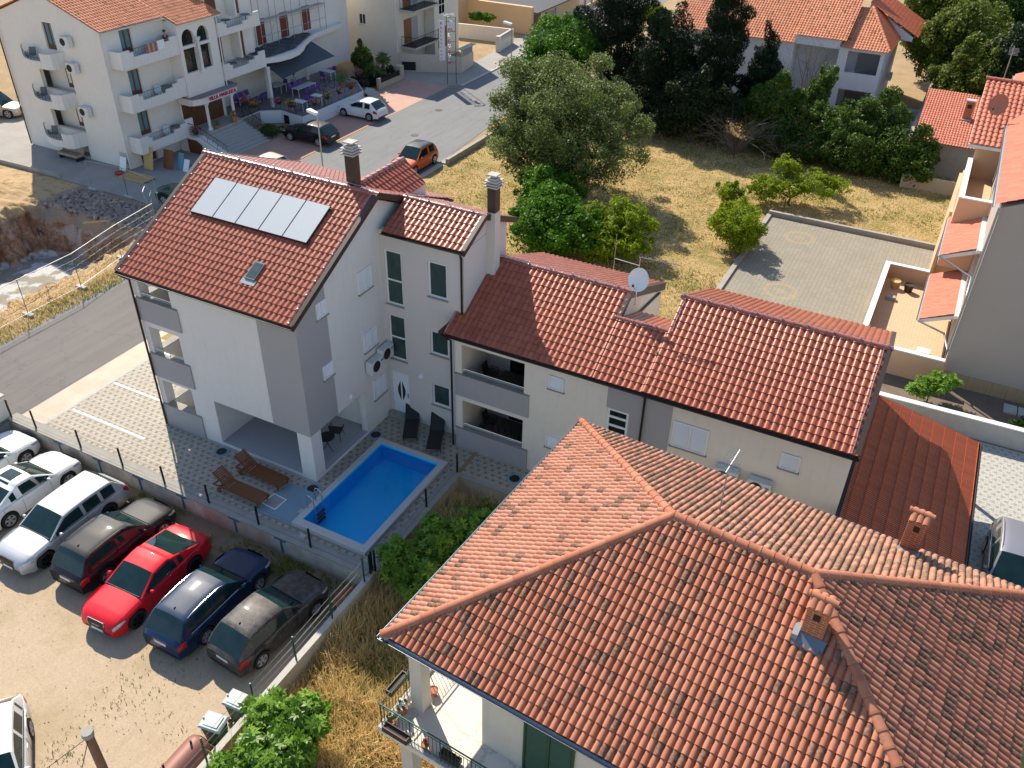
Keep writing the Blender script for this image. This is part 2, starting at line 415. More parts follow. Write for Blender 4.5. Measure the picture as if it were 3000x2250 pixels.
def ac_unit(label, fr, u, z, w=.85, h=.6, d=.32, logo=True, group=None):
    p = fr.p(u, 0, z); t = thing('air_conditioner', label, 'air conditioner', p, 0, group)
    MB().box(u, u+w, .08, .08+d, z, z+h, fr).build('casing', M_ac, t)
    g = MB(); c = (u+w*.38, z+h*.5)
    for rr in (.06, .11, .16, .21, .25):
        pts = [fr.p(c[0]+rr*math.cos(a), .085+d, c[1]+rr*math.sin(a)) for a in [i*math.pi/10 for i in range(21)]]
        g.tube(pts, .006, 4)
    disk = MB(); pts = [fr.p(c[0]+.255*math.cos(a), .083+d, c[1]+.255*math.sin(a)) for a in [i*math.pi/12 for i in range(24)]]
    disk.add(pts, [tuple(range(24))]); disk.build('fan_opening', M_dark, t); g.build('fan_grille', M_iron, t)
    if logo: MB().box(u+w*.76, u+w*.94, .08+d, .084+d, z+h*.62, z+h*.78, fr).build('badge', M_badge, t)
    br = MB()
    for a in (u+.12, u+w-.15): br.box(a, a+.03, 0, .08+d, z-.03, z-.003, fr)
    br.build('bracket', M_alu, t)
    return t
M_badge = pm('badge_blue', (.02, .2, .5), .4, 0, .1)
# ------------------------------------------------------------------ ground
def paver_mat(name, c1, c2, dark, s=.235, darkamt=.75, dirt=.3):
    m = NM(name); x, y, z = m.xyz()
    b = m.n("ShaderNodeTexBrick"); b.offset = .5; b.inputs['Scale'].default_value = 1.0
    b.inputs['Mortar Size'].default_value = .008; b.inputs['Brick Width'].default_value = s; b.inputs['Row Height'].default_value = s*.5
    b.inputs['Color1'].default_value = (*c1, 1); b.inputs['Color2'].default_value = (*c2, 1); b.inputs['Mortar'].default_value = (*[q*.45 for q in c1], 1)
    m.l(m.pos, b.inputs['Vector'])
    # staggered small dark squares
    row = m.math('FLOOR', m.math('DIVIDE', y, s))
    off = m.math('MULTIPLY', m.math('MODULO', m.math('ABSOLUTE', row), 2.0), .5)
    fx = m.math('FRACT', m.math('ADD', m.math('DIVIDE', x, s*1.25), off))
    fy = m.math('FRACT', m.math('DIVIDE', y, s))
    k = m.math('MULTIPLY', m.math('LESS_THAN', fx, .42), m.math('LESS_THAN', fy, .5))
    v = m.mix(m.math('MULTIPLY', k, darkamt), b.outputs[0], dark)
    v = m.mix(m.math('MULTIPLY', m.ramp(m.noise(.9, 6, .65), [(.45, 0.0), (.75, 1.0)]), dirt), v, (.33, .27, .2))
    v = m.mix(m.math('MULTIPLY', m.noise(30, 3), .35), v, tuple(q*.5 for q in c1))
    m.col(v); m.set(.85, 0, .3); return m.m
M_pave = paver_mat('courtyard_pavers', (.47, .42, .345), (.41, .37, .30), (.13, .125, .11), .27, .7)
M_pavew = paver_mat('pale_pavers', (.50, .49, .44), (.46, .45, .41), (.22, .22, .21), .26, .7, .15)
def grass_ground(name, straw, green, soil, g=.5):
    m = NM(name)
    a = m.mix(m.noise(26, 6, .75), tuple(q*.55 for q in straw), tuple(min(1, q*1.25) for q in straw))
    a = m.mix(m.math('MULTIPLY', m.ramp(m.noise(.45, 6, .7), [(.42, 0.0), (.66, 1.0)]), g), a, m.mix(m.noise(40, 3), tuple(q*.5 for q in green), green))
    a = m.mix(m.math('MULTIPLY', m.ramp(m.noise(1.7, 6, .75), [(.55, 0.0), (.75, 1.0)]), .5), a, soil)
    m.col(a); m.set(.95, 0, .15); m.bump(m.noise(22, 5, .75), .9, .06); return m.m
M_lawn = grass_ground('dry_lawn', (.50, .36, .17), (.20, .20, .04), (.26, .18, .09), .8)
M_yard = grass_ground('yard_grass', (.52, .38, .17), (.16, .18, .04), (.28, .20, .10), .7)
m = NM('gravel_parking')
v = m.mix(m.noise(1.1, 6, .65), (.56, .42, .28), (.72, .58, .42)); v = m.mix(m.ramp(m.noise(45, 4, .8), [(.35, 0.0), (.7, 1.0)]), m.mix(.5, v, (.12, .09, .06)), v)
v = m.mix(m.math('MULTIPLY', m.ramp(m.noise(160, 2), [(.62, 0.0), (.7, 1.0)]), .5), v, (.7, .66, .6))
x, y, z = m.xyz()
near = m.math('SUBTRACT', m.ramp(m.noise(.55, 6, .7), [(.50, 0.0), (.66, 1.0)]), 0.0)
v = m.mix(m.math('MULTIPLY', near, .38), v, m.mix(m.noise(50, 4), (.16, .13, .05), (.36, .28, .12)))
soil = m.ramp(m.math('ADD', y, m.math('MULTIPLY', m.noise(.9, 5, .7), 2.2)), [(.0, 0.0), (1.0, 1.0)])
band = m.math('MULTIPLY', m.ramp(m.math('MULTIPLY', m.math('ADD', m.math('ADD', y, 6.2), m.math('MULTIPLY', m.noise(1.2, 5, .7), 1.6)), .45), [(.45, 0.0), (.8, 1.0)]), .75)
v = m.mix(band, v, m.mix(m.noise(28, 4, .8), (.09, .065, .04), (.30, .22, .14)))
trk = m.n("ShaderNodeTexWave"); trk.inputs['Scale'].default_value = .35; trk.inputs['Distortion'].default_value = 5; trk.inputs['Detail'].default_value = 3; m.l(m.pos, trk.inputs['Vector'])
v = m.mix(m.math('MULTIPLY', m.math('MULTIPLY', m.ramp(trk.outputs[1], [(.0, 1.0), (.2, 0.0)]), m.ramp(m.noise(.35, 3), [(.5, 0.0), (.65, 1.0)])), .14), v, (.30, .22, .15))
v = m.mix(m.math('MULTIPLY', m.ramp(m.noise(13, 5, .8), [(.48, 0.0), (.7, 1.0)]), .32), v, (.26, .18, .11))
v = m.mix(m.math('MULTIPLY', m.ramp(m.noise(3.2, 6, .75), [(.52, 0.0), (.72, 1.0)]), .18), v, (.40, .28, .14))
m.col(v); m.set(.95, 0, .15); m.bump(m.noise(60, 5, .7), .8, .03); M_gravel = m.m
def asphalt(name, c1, c2, sc=1.0):
    m = NM(name); v = m.mix(m.noise(.5*sc, 6, .65), c1, c2)
    x, y, z = m.xyz(); cb = m.n("ShaderNodeCombineXYZ"); m.val(cb, 0, m.math('MULTIPLY', x, 1.6)); m.val(cb, 1, m.math('MULTIPLY', y, .14))
    v = m.mix(m.math('MULTIPLY', m.ramp(m.noise(1.2, 5, .6, cb.outputs[0]), [(.4, 0.0), (.7, 1.0)]), .28), v, tuple(q*1.5 for q in c2))
    v = m.mix(m.math('MULTIPLY', m.noise(90, 3), .45), v, tuple(q*.5 for q in c1))
    cr = m.n("ShaderNodeTexVoronoi", feature='DISTANCE_TO_EDGE'); cr.inputs['Scale'].default_value = .35
    wv = m.n("ShaderNodeVectorMath", operation='ADD'); m.l(m.pos, wv.inputs[0]); m.l(m.noise(2.5, 5, .7, None, 1), wv.inputs[1]); m.l(wv.outputs[0], cr.inputs['Vector'])
    v = m.mix(m.math('MULTIPLY', m.math('LESS_THAN', cr.outputs[0], .006), .35), v, (.04, .04, .04))
    m.col(v); m.set(.85, 0, .35); m.bump(m.noise(130, 3), .3, .006); return m.m
M_street = asphalt('street_asphalt', (.155, .16, .165), (.20, .205, .205))
M_road = asphalt('road_asphalt', (.125, .115, .11), (.165, .15, .14))
M_earth = grass_ground('bare_earth', (.44, .31, .18), (.20, .18, .06), (.36, .22, .13), .35)
M_dust = pm('dusty_shoulder', (.64, .50, .39), .95, 0, .35, .9, .5, 40, fine=.35)
M_pink = pm('pink_paving', (.50, .30, .235), .85, 0, .25, 1.0, .3, 30, fine=.3, fscale=35)
M_apron = pm('apron_concrete', (.34, .315, .285), .9, 0, .35, .6, .3, 50, fine=.3)

G = -.02
g = MB()
def rect(mb, x0, x1, y0, y1, z): mb.quad((x0, y0, z), (x1, y0, z), (x1, y1, z), (x0, y1, z))
rect(g, -400, -45, -400, 500, G); rect(g, -45, -22, 17, 500, G); rect(g, -45, -22, -400, -8, G)
rect(g, -22, -14.8, -400, 500, G); rect(g, -14.8, .95, -3.05, 500, G); rect(g, 3.93, 4.86, -3.05, 500, G); rect(g, .95, 3.93, -3.05, -2.2, G); rect(g, .95, 3.93, 3.25, 500, G); rect(g, 4.86, 400, 3.2, 500, G)
struct(g, 'ground', M_earth)
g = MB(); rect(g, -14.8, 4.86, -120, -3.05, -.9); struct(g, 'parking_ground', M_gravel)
g = MB(); rect(g, 4.86, 60, -120, 3.2, -.95); struct(g, 'yard_ground', M_yard)
# excavation
def fbm(x, y, s, seed=0):
    v = 0; a = 1; rs = np.random.RandomState(seed)
    for i in range(5):
        p = rs.uniform(0, 6.28, 4); d = rs.uniform(.6, 1.4, 4)
        v = v+a*(np.sin(x*s*d[0]+p[0]+1.7*np.sin(y*s*d[1]+p[1]))*np.cos(y*s*d[2]+p[2]+1.3*np.sin(x*s*d[3]+p[3]))); a *= .55; s *= 1.95
    return v
xs = np.linspace(-45, -22, 231); ys = np.linspace(-8, 17, 251); X, Y = np.meshgrid(xs, ys)
wob = .35*fbm(X, Y, 1.1, 3)
def sstep(t): t = np.clip(t, 0, 1); return t*t*(3-2*t)
ins = np.minimum(np.minimum((X+33.9+wob)/.9, (-23.6-X+wob*.25)/.8), (13.6-Y+wob*(.6+.0*X))/1.1)
dep = sstep(ins)
Z = -3.0*dep+.22*fbm(X, Y, 2.6, 5)*np.clip(np.minimum(ins+.9, 1.7-ins)*1.1, 0, 1)
rub = sstep((Y-12.5)/1.2)*sstep((16.6-Y)/.8)*sstep((X+34)/1.5)*sstep((-24-X)/1.0)
rg = np.random.RandomState(4).uniform(-1, 1, X.shape)
Z += rub*(.07*rg)*(1-dep)
Z += (1-dep)*sstep((-33.5-X)/3)*(.35+.18*fbm(X, Y, .9, 8))*sstep((16.5-Y)/2.5)
edge = np.minimum(np.minimum(X+45, -22-X), np.minimum(Y+8, 17-Y)); Z = Z*sstep(edge/.8)+G
V = np.stack([X.ravel(), Y.ravel(), Z.ravel()], 1); w = len(xs)
ii, jj = np.meshgrid(np.arange(w-1), np.arange(len(ys)-1)); b = (jj*w+ii).ravel(); Fq = np.stack([b, b+1, b+w+1, b+w], 1)
m = NM('excavation_rock'); x, y, z = m.xyz()
ge = m.n("ShaderNodeNewGeometry"); nz = m.xyz(ge.outputs['Normal'])[2]
rock = m.mix(m.ramp(m.noise(.9, 6, .7), [(.35, 0.0), (.62, 1.0)]), (.26, .10, .045), (.50, .33, .22)); rock = m.mix(m.ramp(m.noise(5, 6, .75), [(.4, 0.0), (.6, 1.0)]), m.mix(.6, rock, (.09, .05, .03)), rock)
rock = m.mix(m.math('MULTIPLY', m.ramp(m.noise(.5, 4, .6), [(.55, 0.0), (.62, 1.0)]), .6), rock, (.52, .46, .42))
flo = m.mix(m.ramp(m.noise(.55, 4, .55), [(.47, 0.0), (.52, 1.0)]), (.34, .31, .25), (.60, .60, .58))
v = m.mix(m.ramp(m.math('ADD', z, 2.9), [(.0, 1.0), (.14, 0.0)]), rock, flo)
ear = m.mix(m.noise(12, 6, .75), (.42, .27, .14), (.60, .44, .26)); ear = m.mix(m.ramp(m.noise(1.5, 6, .7), [(.5, 0.0), (.7, 1.0)]), ear, (.22, .17, .05))
v = m.mix(m.ramp(m.math('ADD', z, .5), [(.0, 0.0), (.28, 1.0)]), v, ear)
rb = m.mix(m.noise(9, 6, .8), (.19, .12, .08), (.50, .38, .30))
kx = m.math('MULTIPLY', m.math('GREATER_THAN', m.math('ADD', x, m.math('MULTIPLY', m.noise(2, 3), 1.5)), -33.0), m.math('MULTIPLY', m.math('LESS_THAN', x, -23.9), m.math('GREATER_THAN', m.math('ADD', y, m.math('MULTIPLY', m.noise(1.6, 3), 1.6)), 13.6)))
v = m.mix(m.math('MULTIPLY', kx, m.math('GREATER_THAN', z, -.9)), v, rb)
m.col(v); m.set(.95, 0, .15); m.bump(m.noise(9, 6, .75), 1.0, .09)
exc = np_mesh('excavation', V, Fq, m.m); exc['kind'] = 'structure'
# roads and paving
g = MB()
st = [(-20.05, -60), (-14.45, -60), (-14.4, 34), (-15.2, 43), (-16.8, 60), (-18.6, 90), (-22, 140), (-29, 140), (-25.2, 90), (-23.3, 67.5), (-22.8, 59.6), (-22.8, 51.2), (-24.0, 49.5), (-23.6, 33), (-23.3, 17), (-20.9, 10.5), (-20.3, 4)]
g.add([(x, y, .0) for x, y in st], [tuple(range(len(st)))]); struct(g, 'street', M_street)
g = MB(); rect(g, -20.03, -14.47, -60, 11, .004); struct(g, 'side_road', M_road)
g = MB(); rect(g, -14.4, -12.9, -3.05, 34, .0); rect(g, -12.9, -8.5, 6.5, 30, -.003); struct(g, 'road_shoulder', M_dust)
g = MB(); rect(g, -12.9, .95, -2.75, 5.6, .006); rect(g, 3.93, 4.72, -2.75, 5.6, .006); rect(g, .95, 3.93, -2.75, -2.2, .006); rect(g, .95, 3.93, 3.25, 5.6, .006); rect(g, 4.9, 19.4, 3.35, 5.0, .006); rect(g, -12.9, -8.2, 5.6, 7, .004); struct(g, 'courtyard_paving', M_pave)
g = MB(); rect(g, -13.05, -12.88, -2.7, 7, .011); struct(g, 'kerb_strip', M_concl)
g = MB()
for yy in (-1.36, 1.03, 3.42): rect(g, -12.75, -8.3, yy-.05, yy+.06, .016)
struct(g, 'parking_lines', pm('line_paint', (.78, .78, .76), .7, 0, .12, 6))
g = MB(); rect(g, -13.9, 22, 5, 58.5, .004); struct(g, 'lawn', M_lawn)
g = MB(); rect(g, -28.6, -23.8, 23.5, 50.4, .008); struct(g, 'pink_pavement', M_pink)
g = MB(); g.add([(-50, 16.9, .008), (-45, 17.02, .008), (-22.9, 17.0, .008), (-23.5, 20, .008), (-23.6, 23.5, .008), (-28.6, 23.5, .008), (-28.6, 31, .008), (-33, 31, .008), (-50, 30, .008)], [tuple(range(9))]); struct(g, 'apron', M_apron)
g = MB(); g.add([(-30.6, 50.4, .01), (-24.0, 50.4, .01), (-22.85, 51.6, .01), (-22.9, 59.6, .01), (-23.4, 67.5, .01), (-25.3, 90, .01), (-28, 90, .01), (-26, 60, .01), (-25.5, 55, .01), (-30.6, 52.4, .01)], [tuple(range(10))]); struct(g, 'pavement', M_apron)
g = MB()
pts = [(-22.75, 51.2), (-22.75, 59.6), (-23.25, 67.5), (-25.15, 90)]
for a, b_ in zip(pts, pts[1:]): g.ext([(a[0]-.25, a[1], .0), (a[0], a[1], .0), (a[0], a[1], .1), (a[0]-.25, a[1], .1)], (b_[0]-a[0], b_[1]-a[1], 0))
struct(g, 'kerb', M_concl)
g = MB(); rect(g, 10.0, 20.35, 5, 36.3, .012)
m = NM('hex_pavers'); vo = m.n("ShaderNodeTexVoronoi", feature='DISTANCE_TO_EDGE'); vo.inputs['Scale'].default_value = 4.2; vo.inputs['Randomness'].default_value = .12; m.l(m.pos, vo.inputs['Vector'])
vc = m.n("ShaderNodeTexVoronoi"); vc.inputs['Scale'].default_value = 4.2; vc.inputs['Randomness'].default_value = .12; m.l(m.pos, vc.inputs['Vector'])
v = m.mix(m.noise(.5, 5, .6), (.22, .205, .165), (.34, .315, .25)); v = m.mix(m.math('MULTIPLY', m.xyz(vc.outputs['Color'])[0], .5), v, (.22, .2, .16)); v = m.mix(m.math('LESS_THAN', vo.outputs[0], .035), v, (.15, .13, .10))
x, y, z = m.xyz()
for cx_, cy_ in ((12.4, 33.8), (13.0, 26.0)):
    rr = m.math('SQRT', m.math('ADD', m.math('POWER', m.math('SUBTRACT', x, cx_), 2.0), m.math('POWER', m.math('SUBTRACT', y, cy_), 2.0)))
    ring = m.math('MAXIMUM', m.math('LESS_THAN', rr, .28), m.math('MULTIPLY', m.math('GREATER_THAN', rr, .7), m.math('LESS_THAN', rr, 1.0)))
    v = m.mix(m.math('MULTIPLY', ring, .22), v, (.50, .32, .12))
m.col(v); m.set(.9, 0, .2); struct(g, 'hexagon_paving', m.m)
g = MB(); rect(g, 23.6, 60, 3.3, 16.4, .01); struct(g, 'forecourt_paving', M_pavew)
# low kerb walls of the paved lot
w = MB(); w.box(9.75, 20.4, 36.3, 36.55, -.02, .32); tag(w.build('lot_wall', M_conc), 'low weathered concrete wall between dry lawn and hexagon paving', 'wall')
w = MB(); w.box(9.68, 9.98, 5, 36.29, -.02, .14); tag(w.build('lot_kerb', M_conc), 'long concrete kerb along the left edge of the hexagon paving', 'kerb')
w = MB(); w.box(-14.35, -13.85, 33.2, 41.2, -.02, .1); w.box(-13.8, -13.55, 33.2, 60, -.02, .45); w.box(-14.35, -13.81, 41.2, 60, -.02, .1)
tag(w.build('street_wall', M_conc), 'low concrete wall between the street and the dry lawn', 'wall')

# ------------------------------------------------------------------ apartment building
B = thing('apartment_building', 'pale three storey apartment house with glossy dark red tiled roofs and pool courtyard', 'building', (0, 0, 0))
FY = Fr((0, 0, 0), (1, 0, 0), (0, -1, 0))           # main facade
FX = Fr((0, 0, 0), (0, 1, 0), (1, 0, 0))            # gable facing the pool
FL = Fr((-8.25, 0, 0), (0, 1, 0), (-1, 0, 0))       # road side
TY = Fr((0, 5.45, 0), (1, 0, 0), (0, -1, 0))        # stair tower face
TX = Fr((3.93, 0, 0), (0, 1, 0), (1, 0, 0))
WY = Fr((0, 4.9, 0), (1, 0, 0), (0, -1, 0))         # wing facade
EX = Fr((19.3, 0, 0), (0, 1, 0), (1, 0, 0))
mb = MB()
wall(B, '', None, FY, -8.25, 0, 0, 7.62, [(-7.95, -6.28, 1.15, 2.45), (-7.95, -6.28, 3.79, 5.13), (-7.95, -6.28, 6.44, 7.3), (-5.05, -.7, .15, 2.34)], .3, mb)
wall(B, '', None, FX, .3, 5.45, 0, 7.62, [(.62, 3.62, .15, 2.34)], .3, mb)
wall(B, '', None, FX, 5.75, 10.6, 0, 7.8, [], .3, mb)
mb.ext([(-.3, .0, 7.62), (-.3, 5.2, 10.5), (-.3, 10.6, 7.9), (-.3, 10.6, 7.62)], (.3, 0, 0))
wall(B, '', None, FL, .3, 10.6, 0, 7.62, [(.45, 2.9, 1.15, 2.45), (.45, 2.9, 3.79, 5.13), (.45, 2.9, 6.44, 7.3)], .3, mb)
mb.ext([(-8.25, .0, 7.62), (-8.25, 5.2, 10.5), (-8.25, 10.6, 7.9), (-8.25, 10.6, 7.62)], (.3, 0, 0))
mb.box(-7.95, -.3, 10.3, 10.6, 0, 7.8)
# inner walls and slabs of the corner balconies and of the open porch
for z0 in (.15, 2.62, 5.27): mb.box(-7.95, -6.28, .3, 3.2, z0-.14, z0+.02)
mb.box(-6.27, -6.0, .3, 3.4, 0, 7.6); mb.box(-7.95, -6.28, 3.21, 3.4, 0, 7.6)
mb.box(-5.2, -5.06, .3, 4.3, 0, 2.6); mb.box(-5.05, -.3, 3.9, 4.1, .0, 2.6); mb.box(-5.05, -.31, .31, 3.9, 2.35, 2.5)
mb.build('wall', M_white, B)
M_granite = pm('porch_floor', (.42, .42, .43), .7, 0, .2, 30, fine=.4, fscale=200)
mb = MB(); mb.box(-5.05, -.31, .01, 3.89, .02, .16); mb.box(-.3, -.01, .63, 3.61, .02, .16)
mb.box(-7.95, -6.29, .32, 3.2, .17, .2); mb.box(-7.95, -6.29, .32, 3.2, 2.642, 2.67); mb.box(-7.95, -6.29, .32, 3.2, 5.292, 5.32)
pieces(mb, 'porch_floor', M_granite, B)
mb = MB(); mb.box(4.1, 6.95, 5.21, 7.39, .151, .17); mb.box(4.1, 6.95, 5.21, 7.39, 2.701, 2.72); pieces(mb, 'loggia_floor', pm('loggia_floor_shade', (.16, .15, .15), .6), B)  # floor coloured dark to paint shade into the wing loggias
mb = MB(); e = .012
mb.box(-1.86, e, -e, -.001, 2.34, 7.61); mb.box(.001, e, .0, 1.8, 2.36, 7.61)
mb.ext([(.001, .0, 7.611), (.001, 1.8, 7.611), (.001, 1.8, 8.6), (.001, .0, 7.62)], (e-.001, 0, 0))
mb.box(10.45, 13.0, 4.9-e, 4.899, 4.44, 5.7); mb.box(11.38, 13.0, 4.9-e, 4.899, 3.25, 4.439); mb.box(10.45, 13.0, 4.9-e, 4.899, 0, 3.249)
for z0, z1 in ((0, 1.15), (2.63, 3.79), (5.4, 6.44)):
    mb.box(-8.31, -5.98, -.06, -.002, z0, z1); mb.box(-8.31, -8.252, -.002, 3.1, z0, z1)
mb.box(3.8, 7.2, 4.84, 4.898, 0, 1.02); mb.box(3.8, 7.2, 4.84, 4.898, 2.74, 3.82)
pieces(mb, 'grey_band', M_grey, B)
mb = MB()
for z0 in (1.15, 3.79, 6.44):
    mb.box(-8.33, -6.0, -.09, .3, z0+.002, z0+.032); mb.box(-8.33, -7.93, .3, 3.1, z0+.002, z0+.032)
for z0 in (1.02, 3.82): mb.box(3.78, 7.22, 4.8, 5.2, z0+.002, z0+.032)
pieces(mb, 'parapet_coping', M_conc, B)
# corridor/terrace floor edge trim strips, plain white
mb = MB(); mb.box(-5.04, -.72, -.03, -.002, .13, .16); mb.box(.001, .03, .64, 3.6, .13, .16); pieces(mb, 'step_edge', M_wfr, B)
# stair tower
mb = MB()
wall(B, '', None, TY, .002, 3.93, 0, 9.14, [(.2, 1.03, 5.83, 8.3), (.2, 1.03, 3.1, 5.3), (2.27, 3.15, 6.73, 8.3), (2.27, 3.15, 3.97, 5.1), (2.27, 3.15, 1.32, 2.42), (.18, 1.07, .25, 2.42)], .3, mb)
wall(B, '', None, TX, 5.751, 9.0, 0, 9.1, [], .3, mb)
mb.ext([(3.63, 5.45, 9.14), (3.63, 6.95, 9.85), (3.63, 9.0, 8.95), (3.63, 9.0, 9.1)], (.3, 0, 0))
mb.box(.01, 3.62, 8.7, 9.0, 0, 8.9)
mb.box(3.931, 4.3, 7.28, 7.72, 5.5, 10.02)
mb.build('stair_tower', stucco('plaster_tower', (.62, .585, .555), .06, .04), B)
# wing
mb = MB()
wall(B, '', None, WY, 3.78, 19.3, 0, 5.72, [(4.1, 6.95, 1.05, 2.5), (4.1, 6.95, 3.85, 5.26), (10.5, 11.38, 3.25, 4.44)], .3, mb)
mb.box(3.78, 3.92, 5.2, 5.44, 0, 5.72)
wall(B, '', None, EX, 5.2, 12.8, 0, 5.7, [], .3, mb)
mb.ext([(19.0, 4.9, 5.72), (19.0, 8.35, 7.6), (19.0, 12.8, 5.9), (19.0, 12.8, 5.7)], (.298, 0, 0))
mb.ext([(12.0, 4.9, 5.72), (12.0, 8.35, 7.6), (12.0, 12.8, 5.9), (12.0, 12.8, 4)], (.3, 0, 0))
mb.ext([(9.6, 4.95, 5.72), (9.6, 8.1, 7.45), (9.6, 12.3, 5.75), (9.6, 12.3, 0), (9.6, 4.95, 0)], (.3, 0, 0))
mb.box(4, 9.59, 12.0, 12.3, 0, 5.7); mb.box(12.31, 18.99, 12.5, 12.8, 0, 5.8)
for z0 in (.15, 2.7): mb.box(3.95, 7.2, 5.2, 7.4, z0-.14, z0)
mb.box(3.95, 7.3, 5.2, 7.4, 5.3, 5.4)
mb.box(3.95, 7.3, 7.4, 7.6, 0, 5.4); mb.box(6.96, 7.2, 5.2, 7.4, 0, 5.3); mb.box(3.941, 4.09, 5.2, 7.4, 0, 5.3)
mb.build('wing_wall', M_cream, B)
# windows, shutters and doors
window(B, TY, .2, 1.03, 5.83, 8.3, (), (6.95,), .06, .07, None, M_glassg, M_conc)
window(B, TY, .2, 1.03, 3.1, 5.3, (), (4.2,), .06, .07, None, M_glassg, M_conc)
for a, b_ in ((6.73, 8.3), (3.97, 5.1), (1.32, 2.42)): window(B, TY, 2.27, 3.15, a, b_, (), (), .06, .07, None, M_glassg, M_conc)
d = MB().box(.18, 1.07, -.1, -.04, .25, 2.42, TY).build('door', M_wfr, B)
mb = MB()
for s_ in (-1, 1):
    c = .63+s_*.04; pts = [(c+s_*.16*math.sin(math.pi*t/10), .9+1.05*t/10) for t in range(11)]
    mb.add([TY.p(a, -.036, z) for a, z in pts], [tuple(range(11))])
mb.build('door_glass', M_glass, d)
MB().box(.95, 1.0, -.038, -.0, 1.15, 1.4, TY).build('handle', M_alu, d)
mb = MB(); mb.box(.1, 1.2, 0.002, .3, .01, .24, TY); mb.build('door_step', M_conc, B)
shutter(B, FX, 1.2, 1.8, 7.12, 7.8, 2, sill=M_conc, n0=e); shutter(B, FX, 1.17, 1.78, 4.38, 5.02, 1, sill=M_conc, n0=e)
shutter(B, FX, 3.85, 4.75, 6.92, 7.88, 2, sill=M_conc); shutter(B, FX, 3.88, 4.8, 4.13, 5.04, 2, sill=M_conc); shutter(B, FX, 4.27, 5.18, 1.45, 2.44, 2, sill=M_conc)
shutter(B, WY, 8.02, 8.66, 4.5, 5.12, 1, sill=M_conc); shutter(B, WY, 8.02, 8.66, 1.6, 2.2, 1, sill=M_conc)
shutter(B, WY, 13.1, 14.45, 3.66, 4.8, 2, sill=M_conc); shutter(B, WY, 17.05, 17.72, 4.18, 4.86, 1, sill=M_conc)
window(B, WY, 10.5, 11.38, 3.25, 4.44, (), (3.65, 4.05), .02, .1, None, M_glass)
# balcony doors deep inside the wing loggias
for z0 in (.15, 2.72): window(B, Fr((0, 7.4, 0), (1, 0, 0), (0, -1, 0)), 5.0, 6.9, z0, z0+2.1, (5.95,), (), -.06, .07, M_wfr, M_glass, name='balcony_door')
# rails
def rail(z, x0, x1, y, n=3):
    mb = MB(); mb.tube([(x0, y, z+.24), (x1, y, z+.24)], .024, 8); mb.tube([(x0, y, z+.15), (x1, y, z+.15)], .01, 6)
    for i in range(n): xx = x0+.12+(x1-x0-.24)*i/(n-1); mb.tube([(xx, y, z+.03), (xx, y, z+.24)], .014, 6)
    mb.build('balcony_rail', M_alu, B, smooth=40)
for z0 in (1.02, 3.82): rail(z0, 4.12, 6.93, 4.98)
for z0 in (3.79, 6.44): rail(z0, -7.93, -6.3, .05)
# wall lamps
for fr_, a, z0 in ((FX, 2.75, 2.62), (TY, 1.72, 2.62)):
    mb = MB(); pts = []
    c = fr_.p(a, .0, z0); ax = 'x' if fr_ is FX else 'y'
    s_ = 1 if fr_ is FX else -1
    mb.lathe([(.14, .0), (.14, .05*s_), (.11, .09*s_), (.02, .1*s_)], c, 14, ax); mb.build('wall_lamp', M_wfr, B, smooth=40)
# roofs
SL = .527
def slope(parent, name, mat, x0, x1, ye, ze, yr, zr, cw=.233, rh=.327, seed=1, h=.045, t=.028, poly=None, jit=.0035):
    d = Vector((0, yr-ye, zr-ze)); L = d.length
    if yr > ye: return tiled(parent, name, mat, (x0, ye, ze), (1, 0, 0), d, poly or [(0, 0), (x1-x0, 0), (x1-x0, L), (0, L)], cw, rh, h, t, .78, 8, jit, seed)
    return tiled(parent, name, mat, (x1, ye, ze), (-1, 0, 0), d, poly or [(0, 0), (x1-x0, 0), (x1-x0, L), (0, L)], cw, rh, h, t, .78, 8, jit, seed)
def deck(parent, x0, x1, ye, ze, yr, zr, th=.12, mat=None, name='roof_deck'):
    mb = MB(); mb.ext([(x0, ye, ze-.02), (x0, yr, zr-.02), (x0, yr, zr-.02-th), (x0, ye, ze-.02-th)], (x1-x0, 0, 0)); return mb.build(name, mat or M_fasc, parent)
def verge(parent, x, pts, w=.05, h=.2, dirn=1):
    mb = MB()
    for (y0, z0), (y1, z1) in zip(pts, pts[1:]):
        mb.ext([(x, y0, z0-.01), (x, y1, z1-.01), (x, y1, z1-h), (x, y0, z0-h)], (w*dirn, 0, 0))
        mb.ext([(x-.1*dirn, y0, z0+.065), (x-.1*dirn, y1, z1+.065), (x-.1*dirn, y1, z1-.008), (x-.1*dirn, y0, z0-.008)], (.17*dirn, 0, 0))
    return mb.build('verge_board', M_fasc, parent)
def gutter(parent, x0, x1, y, z, r=.07, mat=None, axis='x'):
    mb = MB(); n = 8; rings = []
    for xx in (x0, x1):
        for rr in (r, r*.86):
            rings.append([(xx, y+rr*math.cos(math.pi+math.pi*k/n), z+rr*math.sin(math.pi+math.pi*k/n)) for k in range(n+1)])
    vs = sum(rings, []); w = n+1
    fs = [(k, k+1, 2*w+k+1, 2*w+k) for k in range(n)]+[(w+k, w+k+1, 3*w+k+1, 3*w+k) for k in range(n)]
    fs += [(0, w, 3*w, 2*w), (w-1, 2*w-1, 4*w-1, 3*w-1)]+[(k, k+1, w+k+1, w+k) for k in range(n)]+[(2*w+k, 2*w+k+1, 3*w+k+1, 3*w+k) for k in range(n)]
    if axis == 'y': vs = [(q[1], q[0], q[2]) for q in vs]
    mb.add(vs, fs); return mb.build('gutter', mat or M_gutter, parent, smooth=50)
